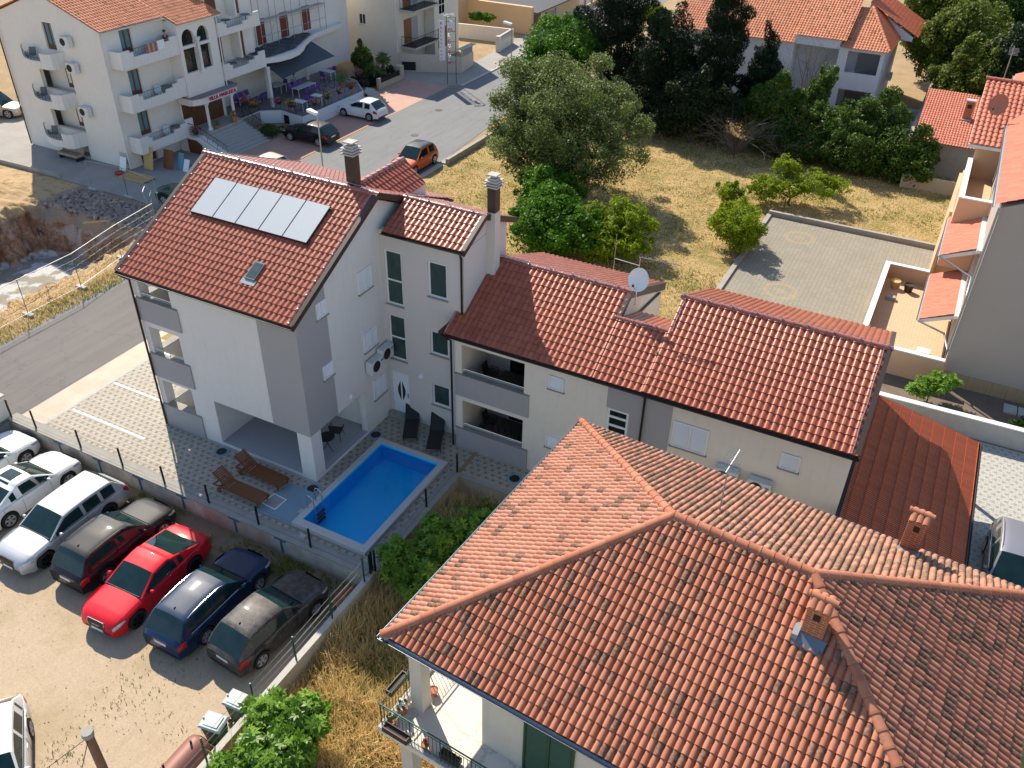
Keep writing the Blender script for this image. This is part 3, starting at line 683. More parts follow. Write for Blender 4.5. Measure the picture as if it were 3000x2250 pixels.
# main
slope(B, 'roof', M_tile, -8.45, .3, -.45, 7.76, 5.2, 10.75, seed=1); slope(B, 'roof', M_tile, -8.45, .3, 10.95, 8.45, 5.2, 10.75, seed=2)
deck(B, -8.4, .25, -.42, 7.76, 5.2, 10.75); deck(B, -8.4, .25, 10.9, 8.45, 5.2, 10.75)
cap_obj(B, 'ridge_tiles', M_ridge, caps(MB(), (-8.5, 5.2, 10.74), (.34, 5.2, 10.74), .12, .38))
verge(B, .28, [(-.45, 7.78), (5.2, 10.77), (6.9, 9.98)]); verge(B, -8.43, [(-.45, 7.78), (5.2, 10.77), (10.95, 8.47)], dirn=-1)
gutter(B, -8.5, .36, -.53, 7.74)
# cross gable dormer on the back slope
o = Vector((-1.35, 6.0, 10.42)); L_ = 3.6
tiled(B, 'dormer_roof', M_tile, (-.05, 6.2, 9.72), (0, 1, 0), (-1.3, 0, .75), [(0, 0), (2.9, 0), (3.3, 1.5), (-.6, 1.5)], .233, .327, .045, .028, .78, 8, .002, 3)
tiled(B, 'dormer_roof', M_tile, (-2.65, 9.4, 9.72), (0, -1, 0), (1.3, 0, .75), [(0, 0), (3.2, 0), (3.8, 1.5), (0, 1.5)], .233, .327, .045, .028, .78, 8, .002, 4)
cap_obj(B, 'ridge_tiles', M_ridge, caps(MB(), (-1.35, 6.0, 10.47), (-1.35, 9.45, 10.47), .12, .38))
mb = MB(); mb.ext([(-2.6, 9.2, 9.0), (-.1, 9.2, 9.0), (-.1, 9.2, 9.7), (-1.35, 9.2, 10.38), (-2.6, 9.2, 9.7)], (0, -3, 0)); mb.build('dormer', M_white, B)
# tower roof
slope(B, 'roof', M_tile, .36, 4.08, 5.2, 9.2, 6.95, 10.02, seed=5); slope(B, 'roof', M_tile, .36, 4.08, 9.6, 8.87, 6.95, 10.02, seed=6)
deck(B, .32, 4.05, 5.24, 9.2, 6.95, 10.02); deck(B, .32, 4.05, 9.55, 8.87, 6.95, 10.02)
cap_obj(B, 'ridge_tiles', M_ridge, caps(MB(), (.34, 6.95, 10.0), (4.12, 6.95, 10.0), .12, .38))
verge(B, 4.06, [(5.2, 9.22), (6.95, 10.04), (9.6, 8.89)]); gutter(B, .33, 4.14, 5.13, 9.17)
# wing roofs
sA = (7.7-5.82)/(8.1-4.5)
LA = math.hypot(3.6, 1.88); cN = 2.45*math.hypot(1, sA)
slope(B, 'roof', M_tile, 3.5, 9.9, 4.5, 5.84, 8.1, 7.72, seed=7, poly=None)
slope(B, 'roof', M_tile, 9.9, 11.85, 4.5, 5.84, 6.95, 5.84+2.45*sA, seed=8)
slope(B, 'roof', M_tile, 3.95, 9.9, 12.7, 5.9, 8.1, 7.72, seed=9); deck(B, 3.95, 9.85, 12.65, 5.9, 8.1, 7.72)
deck(B, 3.55, 9.85, 4.54, 5.84, 8.1, 7.72); deck(B, 9.85, 11.85, 4.54, 5.84, 6.95, 5.84+2.45*sA)
slope(B, 'roof', M_tile, 9.9, 12.0, 9.2, 6.25, 6.95, 5.84+2.45*sA, seed=10); deck(B, 9.9, 12.0, 9.15, 6.25, 6.95, 5.84+2.45*sA)
cap_obj(B, 'ridge_tiles', M_ridge, caps(MB(), (9.75, 6.95, 5.84+2.45*sA), (11.9, 6.95, 5.84+2.45*sA), .11, .38))
cap_obj(B, 'ridge_tiles', M_ridge, caps(MB(), (4.32, 8.1, 7.71), (9.95, 8.1, 7.71), .12, .38))
slope(B, 'roof', M_tile, 11.85, 19.42, 4.5, 5.88, 8.38, 7.92, seed=11); slope(B, 'roof', M_tile, 11.85, 19.42, 13.3, 5.9, 8.38, 7.92, seed=12)
deck(B, 11.88, 19.4, 4.54, 5.88, 8.38, 7.92); deck(B, 11.88, 19.4, 13.25, 5.9, 8.38, 7.92)
cap_obj(B, 'ridge_tiles', M_ridge, caps(MB(), (11.82, 8.38, 7.91), (19.48, 8.38, 7.91), .12, .38))
verge(B, 19.4, [(4.5, 5.9), (8.38, 7.94), (13.3, 5.92)]); verge(B, 9.88, [(6.95, 7.12), (8.1, 7.74), (12.7, 5.92)], h=.3)
gutter(B, 3.42, 19.5, 4.43, 5.8)
mb = MB(); mb.box(3.3, 3.48, 4.45, 5.43, 5.72, 5.9); mb.build('eave_end', M_fasc, B)
# downpipes
def pipe(parent, pts, r=.045, mat=None, name='downpipe'): return MB().tube(pts, r, 8).build(name, mat or M_gutter, parent, smooth=50)
pipe(B, [(-8.4, -.5, 7.7), (-8.4, -.3, 7.45), (-8.22, -.12, 7.3), (-8.22, -.12, .05)]); pipe(B, [(3.5, 4.45, 5.75), (3.6, 4.6, 5.55), (3.68, 4.78, 5.4), (3.68, 4.78, .05)])
pipe(B, [(3.95, 5.15, 9.12), (3.86, 5.3, 8.95), (3.86, 5.38, 8.8), (3.86, 5.38, 5.95)]); pipe(B, [(11.93, 4.45, 5.75), (11.93, 4.8, 5.45), (11.93, 4.8, .05)])
pipe(B, [(9.96, 11.8, 5.9), (9.98, 8.8, 6.32)], .05, M_fasc)
# chimneys
def chimney(x0, x1, y0, y1, z0, z1):
    c = MB().box(x0, x1, y0, y1, z0, z1).build('chimney', M_fasc, B); k = MB(); a, b_ = (x0+x1)/2, (y0+y1)/2; r = (x1-x0)/2
    for i in range(3): k.prism([(a-r-.1, b_-r-.1), (a+r+.1, b_-r-.1), (a+r+.1, b_+r+.1), (a-r-.1, b_+r+.1)], z1+.0+i*.11, z1+.05+i*.11)
    k.box(a-r, a+r, b_-r, b_+r, z1+.002, z1+.36); k.box(a-.08, a+.08, b_-.08, b_+.08, z1+.36, z1+.45); k.box(a-r-.02, a+r+.02, b_-r-.02, b_+r+.02, z1+.45, z1+.5)
    k.build('chimney_cap', M_concl, c)
chimney(-1.32, -.92, 5.42, 5.82, 10.2, 11.95); chimney(3.94, 4.3, 7.3, 7.68, 10.03, 11.05)
# skylight
sn = Vector((0, -SL, 1)).normalized(); sv = Vector((0, 1, SL)).normalized()
def onroof(x, y, h): q = Vector((x, y, 7.76+(y+.45)*SL))+sn*h; return q
def roofbox(mb, x0, x1, y0, y1, h0, h1):
    vs = [onroof(x, y, h) for h in (h0, h1) for y in (y0, y1) for x in (x0, x1)]
    mb.add(vs, [(0, 2, 3, 1), (4, 5, 7, 6), (0, 1, 5, 4), (2, 6, 7, 3), (0, 4, 6, 2), (1, 3, 7, 5)])
mb = MB(); roofbox(mb, -2.75, -2.28, .7, 1.4, -.02, .12); s_ = mb.build('skylight', M_gutblue, B)
mb = MB(); roofbox(mb, -2.71, -2.32, .75, 1.35, .121, .13); mb.build('pane', glass('skylight_glass', (.06, .08, .08), .08), s_)
mb = MB(); roofbox(mb, -2.85, -2.18, .5, .7, -.0, .07); mb.build('flashing', M_pipe, s_)
for x0, y0, lab in ((-19.3, 37.5, 'round manhole cover in the street between the cars'), (-21.0, 44.0, 'round manhole cover further up the street')):
    mb = MB(); mb.lathe([(.001, .004), (.33, .004), (.33, .012), (.001, .012)], (x0, y0, 0), 18); tag(mb.build('manhole_cover', M_iron), lab, 'manhole cover')
# lightning conductor along ridges and verges
mb = MB(); rs = random.Random(3)
def wire(pts, r=.008): mb.tube(pts, r, 4)
for x0, x1, yy, zz in ((-8.4, .25, 5.2, 10.92), (.45, 4, 6.95, 10.18), (4.5, 9.8, 8.1, 7.88), (11.9, 19.3, 8.38, 8.08)):
    n = int((x1-x0)/.45); wire([(x0+(x1-x0)*i/n, yy+.04*math.sin(i*2.1), zz+.015*(i % 2)) for i in range(n+1)])
    for i in range(0, n+1, 2): xx = x0+(x1-x0)*i/n; mb.box(xx-.02, xx+.02, yy-.03, yy+.03, zz-.05, zz+.02)
for x0, (y0, z0), (y1, z1) in ((-8.25, (-.4, 7.87), (5.2, 10.84)), (.1, (-.4, 7.87), (5.2, 10.84)), (19.2, (4.5, 5.97), (8.38, 8.0)), (12.0, (6.9, 7.2), (8.38, 8.0)), (3.6, (4.5, 5.95), (5.4, 6.4))):
    n = 10; wire([(x0+.02*math.sin(i*1.7), y0+(y1-y0)*i/n, z0+(z1-z0)*i/n+.01) for i in range(n+1)])
    for i in range(0, n+1): mb.box(x0-.02, x0+.02, y0+(y1-y0)*i/n-.02, y0+(y1-y0)*i/n+.02, z0+(z1-z0)*i/n-.02, z0+(z1-z0)*i/n+.02)
mb.build('lightning_conductor', M_alu, B)
# solar collectors
sp = None
M_sol = NM('solar_panel_face'); 
M_sol.col(M_sol.mix(M_sol.noise(25, 2), (.40, .43, .45), (.50, .53, .55))); M_sol.set(.3, .0, .6); M_sol = M_sol.m
for i in range(5):
    x0 = -6.97+i*1.164; t = thing('solar_panel', ['leftmost grey solar collector of the row on the red roof', 'second solar collector from the left on the red roof', 'middle one of the five solar collectors on the red roof', 'second solar collector from the right on the red roof', 'rightmost solar collector of the roof row, nearest the gable edge'][i], 'solar panel', onroof(x0, 2.55, .1), 0, 'solar collectors on the red roof')
    mb = MB(); roofbox(mb, x0, x0+1.15, 2.55, 4.2, .07, .15); mb.build('frame', M_gutter, t)
    mb = MB(); roofbox(mb, x0+.02, x0+1.13, 2.57, 4.18, .151, .158); mb.build('glazing', M_sol, t)
    mb = MB(); roofbox(mb, x0+.1, x0+.14, 2.6, 4.1, .0, .07); roofbox(mb, x0+1.0, x0+1.04, 2.6, 4.1, .0, .07)
    if i == 4: mb.tube([onroof(x0+1.15, 4.1, .12), onroof(x0+1.27, 4.1, .12), onroof(x0+1.3, 3.95, .05)], .03, 6); mb.tube([onroof(x0+1.15, 2.65, .12), onroof(x0+1.22, 2.6, .1), onroof(x0+1.2, 2.45, .06)], .03, 6)
    mb.build('mounting', M_gutter, t)
# air conditioners
ac_unit('white air conditioner on the courtyard wall, lower and nearer the pool', FX, 3.8, 3.15, .85, .6, group='air conditioners on the courtyard wall')
ac_unit('white air conditioner on the courtyard wall, beside the tower window', FX, 4.62, 3.35, .78, .58, group='air conditioners on the courtyard wall')
ac_unit('left one of two white air conditioners on the cream wing wall', WY, 14.95, 3.0, .85, .58, group='air conditioners on the cream wing wall')
ac_unit('right one of two white air conditioners on the cream wing wall', WY, 16.15, 2.95, .85, .58, group='air conditioners on the cream wing wall')
# satellite dish with aerials
def dish(name, label, base, head, rad, facing, dish_mat, arm=True):
    t = thing(name, label, 'satellite dish', base); f = Vector(facing).normalized(); h = Vector(head)
    a = f.cross(Vector((0, 0, 1))).normalized(); b_ = a.cross(f)
    mb = MB(); vs = []; N = 20; rings = 5
    for i in range(rings+1):
        rr = rad*i/rings
        for k in range(N): tt = 2*math.pi*k/N; vs.append(h+a*(rr*.9*math.cos(tt))+b_*(rr*math.sin(tt))+f*(.18*rad*(i/rings)**2))
    n0 = len(vs); vs2 = [v-f*.02 for v in vs]
    fs = [(i*N+k, i*N+(k+1) % N, (i+1)*N+(k+1) % N, (i+1)*N+k) for i in range(rings) for k in range(N)]
    mb.add(vs+vs2, fs+[tuple(n0+q for q in f_[::-1]) for f_ in fs]+[(rings*N+k, rings*N+(k+1) % N, n0+rings*N+(k+1) % N, n0+rings*N+k) for k in range(N)])
    mb.build('reflector', dish_mat, t, smooth=40)
    mb = MB(); e_ = h+f*rad*1.0-b_*rad*.45; mb.tube([h-b_*rad*.95, e_], .015, 5); mb.build('feed_arm', M_alu, t)
    mb = MB(); mb.ball(e_, .05, .05, .07, 8, 5); mb.build('receiver', M_dark, t, smooth=60)
    mb = MB(); mb.tube([base, (base[0], base[1], h.z), tuple(h-f*.03)], .025, 6); mb.build('mast', M_alu, t)
    return t
t = dish('satellite_dish', 'white satellite dish with aerials on the red wing roof', (10.15, 7.9, 7.3), (10.25, 7.75, 8.5), .46, (-.1, -1, .38), M_wfr)
mb = MB(); mb.tube([(10.15, 7.9, 7.4), (10.15, 7.9, 9.35)], .02, 6); mb.tube([(10.15, 7.9, 9.0), (9.1, 8.0, 9.0)], .015, 5); mb.tube([(9.1, 8.0, 8.4), (9.1, 8.0, 10.0)], .012, 5)
mb.tube([(10.1, 7.9, 9.35), (11.7, 8.0, 9.35)], .02, 5)
for i in range(18): xx = 10.2+i*.082; mb.tube([(xx, 7.86, 9.35), (xx, 7.98, 9.35)], .006, 4); mb.tube([(xx, 7.95, 9.29), (xx, 7.95, 9.41)], .006, 4)
mb.build('aerial', M_alu, t)

# ------------------------------------------------------------------ lean-to carport roof
Lt = thing('carport', 'lean-to carport with flat brick red tiles beside the wing end wall', 'carport', (21.5, 7.5, 0))
tiled(Lt, 'roof', M_terral, (23.65, 12.65, 2.4), (0, -1, 0), (-4.2, 0, .95), [(0, 0), (10.5, 0), (10.5, 4.31), (0, 4.31)], .10, .46, .034, .012, .78, 6, .0, 21)
mb = MB(); mb.ext([(23.6, 2.2, 2.38), (19.45, 2.2, 3.32), (19.45, 2.2, 3.2), (23.6, 2.2, 2.26)], (0, 10.4, 0)); mb.build('roof_deck', M_fasc, Lt)
gutter(Lt, 2.2, 12.7, 23.72, 2.36, mat=M_gutter, axis='y')
mb = MB()
for yy in (3.4, 7.8, 12.3): mb.box(23.35, 23.5, yy, yy+.15, 0, 2.3)
pieces(mb, 'post', M_fasc, Lt)
mb = MB(); mb.box(19.32, 19.44, 2.2, 12.6, 0, 3.2); mb.build('side_wall', pm('dark_blue_mottled', (.05, .06, .09), .6, 0, .5, 1.5), Lt)  # mottled dark blue slab along the wing end wall
# ------------------------------------------------------------------ courtyard walls, fence, pool
def wires(mb, p0, p1, zs, step, z0, z1, w=.0035):
    p0 = Vector(p0); p1 = Vector(p1); L = (p1-p0).length; d = (p1-p0)/L; n = Vector((-d.y, d.x, 0))*w
    for z in zs:
        a, b_ = p0+Vector((0, 0, z)), p1+Vector((0, 0, z)); mb.ext([a-n, a+n, a+n+Vector((0, 0, w*2)), a-n+Vector((0, 0, w*2))], b_-a)
    i = 0
    while i*step < L:
        q = p0+d*(i*step); mb.add([q-d*w*.7+Vector((0, 0, z0)), q+d*w*.7+Vector((0, 0, z0)), q+d*w*.7+Vector((0, 0, z1)), q-d*w*.7+Vector((0, 0, z1))], [(0, 1, 2, 3)]); i += 1
m = NM('stained_wall'); v = m.mix(m.noise(.8, 6, .65), (.50, .43, .34), (.64, .56, .46))
x, y, z = m.xyz(); v = m.mix(m.math('MULTIPLY', m.ramp(m.noise(2.2, 6, .7), [(.45, 0.0), (.7, 1.0)]), .5), v, (.17, .14, .11))
v = m.mix(m.math('MULTIPLY', m.ramp(m.math('ADD', z, .9), [(.0, 1.0), (.25, 0.0)]), .5), v, (.2, .15, .08))
pk = m.math('MULTIPLY', m.math('GREATER_THAN', x, -3.2), m.math('LESS_THAN', x, .2)); v = m.mix(m.math('MULTIPLY', pk, .55), v, (.48, .27, .20))
m.col(v); m.set(.95, 0, .15); m.bump(m.noise(30, 4), .4, .015); M_stain = m.m
t = thing('retaining_wall', 'stained concrete retaining wall between the parked cars and the courtyard', 'wall', (-4.9, -3.05, -.9))
MB().box(-14.7, 4.72, -3.22, -3.06, -.95, -.03).build('wall', M_stain, t)
MB().box(-14.7, 4.72, -3.26, -2.74, -.03, .03).build('coping', M_conc, t)
M_teal = pm('blue_paint', (.02, .16, .24), .6, 0, .3, 8)
mb = MB()
for x0 in (-11.46, -9.05, -6.7, -4.3, -1.55, .75): mb.box(x0-.28, x0+.28, -3.268, -3.261, -.12, -.04); mb.box(x0-.05, x0+.06, -3.234, -3.222, -.8, -.12)
pieces(mb, 'painted_mark', M_teal, t)
t = thing('boundary_wall', 'beige block retaining wall beside the pool terrace and below the wing', 'wall', (4.8, 0, -.9))
mb = MB(); mb.box(4.722, 4.93, -3.26, 3.12, -.95, -.03); mb.box(4.722, 19.4, 3.121, 3.33, -.95, -.03); mb.build('wall', M_block, t)
mb = MB(); mb.box(4.5, 4.96, -2.73, 3.36, -.03, .028); mb.box(4.965, 19.4, 3.09, 3.36, -.03, .028); mb.build('coping', M_conc, t)
FP = [(-14.6, -3.08), (-13.0, -3.08), (-10.2, -3.08), (-7.72, -3.08), (-5.33, -3.08), (-2.95, -3.08), (-.41, -3.08), (2.1, -3.08), (4.84, -3.1)]
M_meshw = pm('mesh_wire', (.07, .075, .08), .6, .2)
t = thing('mesh_fence', 'grey wire mesh fence with black posts along the courtyard wall', 'fence', (-5, -3.08, 0))
mb = MB()
for x0, y0 in FP: mb.box(x0-.03, x0+.03, y0-.03, y0+.03, .03, .98)
pieces(mb, 'fence_post', M_iron, t)
for (a, b_), (c, d) in zip(FP, FP[1:]): w = MB(); wires(w, (a, b_, 0), (c, d, 0), (.1, .14, .42, .72, .93), .055, .08, .96, .0022); w.build('mesh_panel', M_meshw, t)
t = thing('mesh_fence', 'grey wire mesh fence with black posts along the right side of the pool', 'fence', (4.8, 0, 0))
RP = [(4.9, -2.2), (4.75, .88), (4.75, 3.3)]
mb = MB()
for x0, y0 in RP[1:]: mb.box(x0-.03, x0+.03, y0-.03, y0+.03, .03, .98)
mb.box(4.9, 4.96, -2.95, -2.89, .03, 1.1); mb.box(4.78, 4.84, -2.98, -2.92, .03, 1.0); pieces(mb, 'fence_post', M_iron, t)
for (a, b_), (c, d) in zip([(4.9, -3.0)]+RP[1:], RP[1:]): w = MB(); wires(w, (a, b_, 0), (c, d, 0), (.1, .14, .42, .72, .93), .055, .08, .96, .0022); w.build('mesh_panel', M_meshw, t)
# pool
t = thing('swimming_pool', 'rectangular blue swimming pool with pale stone edging', 'swimming pool', (2.4, .6, 0))
m = NM('pool_liner'); m.col(m.mix(m.noise(1.2, 3), (.0, .55, .97), (.01, .62, 1.0))); m.set(.35, 0, .4)
mb = MB(); x0, x1, y0, y1, zb, zw = 1.003, 3.877, -2.147, 3.197, -.7, .18
mb.quad((x0, y0, zb), (x1, y0, zb), (x1, y1, zb), (x0, y1, zb)); mb.quad((x0, y0, zb), (x0, y1, zb), (x0, y1, zw), (x0, y0, zw)); mb.quad((x1, y0, zb), (x1, y1, zb), (x1, y1, zw), (x1, y0, zw))
mb.quad((x0, y0, zb), (x1, y0, zb), (x1, y0, zw), (x0, y0, zw)); mb.quad((x0, y1, zb), (x1, y1, zb), (x1, y1, zw), (x0, y1, zw)); mb.build('basin', m.m, t)
m = NM('pool_water'); tr = m.n("ShaderNodeBsdfTransparent"); tr.inputs[0].default_value = (.93, .98, 1, 1); gl = m.n("ShaderNodeBsdfGlossy"); gl.inputs['Roughness'].default_value = .03
fr = m.n("ShaderNodeFresnel"); fr.inputs[0].default_value = 1.33; bp = m.n("ShaderNodeBump"); bp.inputs['Strength'].default_value = .08; bp.inputs['Distance'].default_value = .02
m.l(m.noise(5, 3), bp.inputs['Height']); m.l(bp.outputs[0], gl.inputs['Normal']); m.l(bp.outputs[0], fr.inputs['Normal'])
mx = m.n("ShaderNodeMixShader"); m.l(fr.outputs[0], mx.inputs[0]); m.l(tr.outputs[0], mx.inputs[1]); m.l(gl.outputs[0], mx.inputs[2]); m.l(mx.outputs[0], m.out.inputs[0])
MB().quad((x0+.001, y0+.001, .12), (x1-.001, y0+.001, .12), (x1-.001, y1-.001, .07), (x0+.001, y1-.001, .07)).build('water', m.m, t)
M_stone = pm('pool_stone', (.56, .54, .52), .8, 0, .12, 8, .15, 90, fine=.3, fscale=150)
x0, x1, y0, y1 = 1.0, 3.88, -2.15, 3.2; a0, a1, b0, b1 = .72, 4.17, -2.5, 3.5
mb = MB(); mb.box(a0, a1, b0, y0, .03, .19); mb.box(a0, a1, y1, b1, .03, .19); mb.box(a0, x0, y0+.001, y1-.001, .03, .188); mb.box(x1, a1, y0+.001, y1-.001, .03, .188); mb.build('edging', M_stone, t)
mb = MB(); mb.box(a0+.05, a1-.05, b0+.05, b1-.05, -1.0, -.82); mb.box(a0+.05, x0-.01, b0+.05, b1-.05, -.2, .029); mb.box(x1+.01, a1-.05, b0+.05, b1-.05, -.2, .029); mb.box(x0, x1, b0+.05, y0-.01, -.2, .029); mb.build('shell', M_conc, t)
mb = MB()
for yy in (-1.55, -1.05): mb.tube([(.78, yy, .19), (.78, yy, .72), (.84, yy, .84), (.95, yy, .86), (1.06, yy, .78), (1.12, yy, .5), (1.14, yy, -.7)], .022, 8)
lad = mb.build('pool_ladder', M_alu, t, smooth=50)
mb = MB()
for z0 in (-.1, -.3, -.5): mb.box(1.13, 1.23, -1.53, -1.07, z0, z0+.03)
pieces(mb, 'ladder_step', M_dark, lad)
# shower base and fittings
M_sh = pm('blue_screed', (.20, .30, .36), .6, 0, .15, 2)
t = tag(MB().prism([(-1.2, -2.55), (.7, -2.5), (.7, -.6), (-.85, -.62)], .012, .03).build('shower_base', M_sh), 'pale blue shower base with a square grate beside the pool', 'shower base')
mb = MB(); mb.prism([(-1.13, -2.1), (-.4, -2.15), (-.37, -1.45), (-1.06, -1.4)], .0301, .036); mb.build('grate_frame', M_wfr, t)
mb = MB(); mb.prism([(-1.08, -2.05), (-.45, -2.1), (-.42, -1.5), (-1.01, -1.45)], .0361, .04); mb.build('grate', pm('grate_stone', (.33, .31, .30), .9, 0, .3, 30), t)
tag(MB().box(.52, .7, -1.9, -1.65, .031, .13).build('pale_box', M_concl), 'small pale box at the pool corner by the ladder', 'box')
for x0, y0, lab in ((1.5, -2.8, 'small pale skimmer block between the pool and the mesh fence'), (4.38, 1.3, 'small pale lamp block beside the right pool edge')):
    mb = MB(); mb.box(x0-.14, x0+.14, y0-.1, y0+.1, .01, .1); mb.box(x0-.11, x0+.11, y0-.07, y0+.07, .101, .115); tag(mb.build('skimmer_block', M_concl), lab, 'block')
for i, (x0, y0, lab) in enumerate(((-4.78, -.4, 'round drain cover in front of the porch opening'), (.1, -.42, 'round drain cover at the pillar corner near the ladder'), (.32, 3.75, 'round drain cover between the pool and the entrance door'), (7.05, 4.1, 'round drain cover by the wing wall near the tiled neighbour roof'))):
    t = thing('drain_cover', lab, 'drain cover', (x0, y0, 0), 0, 'round drain covers in the paving')
    mb = MB(); mb.lathe([(.001, .007), (.33, .007), (.33, .014), (.3, .018), (.001, .018)], (x0, y0, 0), 20); mb.build('rim', M_sh, t)
    mb = MB(); mb.lathe([(.001, .0181), (.22, .0181), (.22, .026), (.001, .026)], (x0, y0, 0), 20); mb.build('lid', M_dark, t)
# wooden loungers
def lounger_wood():
    t = thing('sun_lounger', 'slatted brown wooden sun lounger nearer the house wall', 'sun lounger', (0, 0, 0), 0, 'wooden sun loungers by the pool')
    mb = MB()
    for y0 in (-.3, .26): mb.box(-.35, 1.35, y0, y0+.045, .25, .33)
    mb.box(-1.0, -.35, -.3, -.255, .25, .33); mb.box(-1.0, -.35, .26, .305, .25, .33); mb.box(-1.03, -1.0, -.3, .305, .26, .32); mb.box(1.35, 1.38, -.3, .305, .25, .33); mb.build('frame', M_wood, t)
    mb = MB(); x = -.28
    while x < 1.3: mb.box(x, x+.065, -.31, .315, .331, .35); x += .085
    mb.build('seat', M_wood, t)
    mb = MB(); d = Vector((-math.cos(R(38)), 0, math.sin(R(38)))); p = Vector((-.33, 0, .36)); n = Vector((math.sin(R(38)), 0, math.cos(R(38))))
    for i in range(10):
        q = p+d*(i*.085); a = [q, q+d*.065, q+d*.065+n*.02, q+n*.02]; mb.ext([v+Vector((0, -.3, 0)) for v in a], (0, .6, 0))
    for y0 in (-.25, .2): mb.ext([p+Vector((0, y0, 0))-n*.03, p+d*.85+Vector((0, y0, 0))-n*.03, p+d*.85+Vector((0, y0, 0))-n*.002, p+Vector((0, y0, 0))-n*.002], (0, .05, 0))
    mb.build('backrest', M_wood, t)
    for x0, y0 in ((1.2, -.3), (1.2, .26)): MB().box(x0, x0+.06, y0-.002, y0+.047, .0, .249).build('leg', M_wood, t)
    for y0 in (-.34, .31):
        mb = MB(); mb.lathe([(.02, 0), (.11, 0), (.11, .035), (.02, .035)], (-.75, y0, .11), 14, 'y'); mb.build('wheel', M_wood, t)
    mb = MB(); mb.box(-.78, -.72, -.3, .305, .12, .249); mb.build('axle_block', M_wood, t)
    return t
lw = lounger_wood(); lw.location = (-2.25, -.88, .01); lw.rotation_euler.z = R(-2)
l2 = copy_tree(lw); l2.location = (-2.3, -2.08, .01); l2.rotation_euler.z = R(-1); l2['label'] = 'slatted brown wooden sun lounger nearer the mesh fence'
def lounger_black():
    t = thing('sun_lounger', 'black mesh sun lounger nearer the white entrance door', 'sun lounger', (0, 0, 0), 0, 'black sun loungers by the wall')
    mb = MB()
    for x0 in (-.3, .3): mb.tube([(x0, -1.0, .3), (x0, .3, .3), (x0, .95, .85)], .018, 6)
    for yy, zz in ((-1.0, .3), (.3, .3), (.95, .85)): mb.tube([(-.3, yy, zz), (.3, yy, zz)], .016, 6)
    mb.build('frame', M_dark, t, smooth=40)
    m_ = MB(); m_.ext([(-.28, -.98, .3), (.28, -.98, .3), (.28, .29, .3), (-.28, .29, .3)], (0, 0, .012)); m_.build('seat', M_dark, t)
    m_ = MB(); m_.ext([(-.28, .31, .312), (.28, .31, .312), (.28, .93, .845), (-.28, .93, .845)], (0, -.01, .01)); m_.build('backrest', M_dark, t)
    for x0 in (-.3, .3):
        for y0 in (-.85, .45): MB().tube([(x0, y0, .0), (x0, y0, .3)], .015, 6).build('leg', M_dark, t)
    return t
lb = lounger_black(); lb.location = (1.5, 4.85, .01); lb.rotation_euler.z = R(28)
l2 = copy_tree(lb); l2.location = (2.85, 4.72, .01); l2.rotation_euler.z = R(24); l2['label'] = 'black mesh sun lounger nearer the dark downpipe'
# garden furniture in porch and balconies
M_wick = pm('dark_wicker', (.03, .028, .028), .6, 0, .4, 30)
def chair(lab, loc, rz, group=None, mat=None, arm=True):
    mat = mat or M_wick; t = thing('chair', lab, 'chair', (0, 0, 0), 0, group)
    MB().box(-.24, .24, -.24, .24, .42, .45).build('seat', mat, t)
    m_ = MB(); m_.ext([(-.24, .2, .45), (.24, .2, .45), (.22, .32, .9), (-.22, .32, .9)], (0, .025, .005)); m_.build('backrest', mat, t)
    for a in (-1, 1):
        for b_ in (-1, 1): MB().tube([(a*.2, b_*.2, .42), (a*.25, b_*.27, 0)], .012, 5).build('leg', M_iron, t)
        if arm: MB().tube([(a*.26, -.22, .44), (a*.27, -.2, .64), (a*.27, .24, .66)], .015, 5).build('armrest', mat, t)
    t.location = loc; t.rotation_euler.z = rz; return t
def table(lab, loc, w, d, mat, group=None, round_=False, rz=0, h=.73):
    t = thing('table', lab, 'table', (0, 0, 0), 0, group); m_ = MB()
    if round_: m_.lathe([(.001, h-.03), (w/2, h-.03), (w/2, h), (.001, h)], (0, 0, 0), 20)
    else: m_.box(-w/2, w/2, -d/2, d/2, h-.04, h)
    m_.build('tabletop', mat, t)
    if round_:
        for i in range(3): a = i*2.1; MB().tube([(0.04*math.cos(a), .04*math.sin(a), h-.03), (.04*math.cos(a), .04*math.sin(a), .3), (w*.4*math.cos(a), w*.4*math.sin(a), 0)], .014, 5).build('leg', M_iron, t)
    else:
        for a in (-1, 1):
            for b_ in (-1, 1): MB().box(a*(w/2-.06)-.02, a*(w/2-.06)+.02, b_*(d/2-.06)-.02, b_*(d/2-.06)+.02, 0, h-.041).build('leg', M_wfr if mat != M_wick else M_iron, t)
    t.location = loc; t.rotation_euler.z = rz; return t
chair('dark wicker chair in the porch opening facing the pool', (-.9, 2.6, .16), R(200), 'dark chairs in the porch'); table('round dark bistro table in the porch near the pool', (-.75, 1.75, .16), .7, .7, M_wick, None, True)
chair('dark wicker chair at the porch pillar behind the wooden loungers', (-.95, 1.0, .16), R(-20), 'dark chairs in the porch'); chair('dark wicker chair deep in the porch by the back wall', (-2.6, 2.4, .16), R(160), 'dark chairs in the porch'); chair('dark wicker chair at the left end of the porch', (-4.3, 3.2, .16), R(10), 'dark chairs in the porch')
for z0, fl in ((.01, 'lower'), (2.7, 'upper')):
    z0 += .0 if z0 > 1 else .14
    table('low dark table on the %s wing balcony' % fl, (5.8, 6.2, z0), 1.1, .7, M_wick); chair('dark wicker armchair on the left of the %s wing balcony' % fl, (4.65, 6.4, z0), R(90)); chair('dark wicker armchair on the right of the %s wing balcony' % fl, (6.6, 5.9, z0), R(-80))
chair('brown framed chair on the middle corner balcony', (-6.75, 1.6, 2.67), R(-60)); chair('brown framed chair on the top corner balcony', (-6.75, 1.7, 5.32), R(-60))

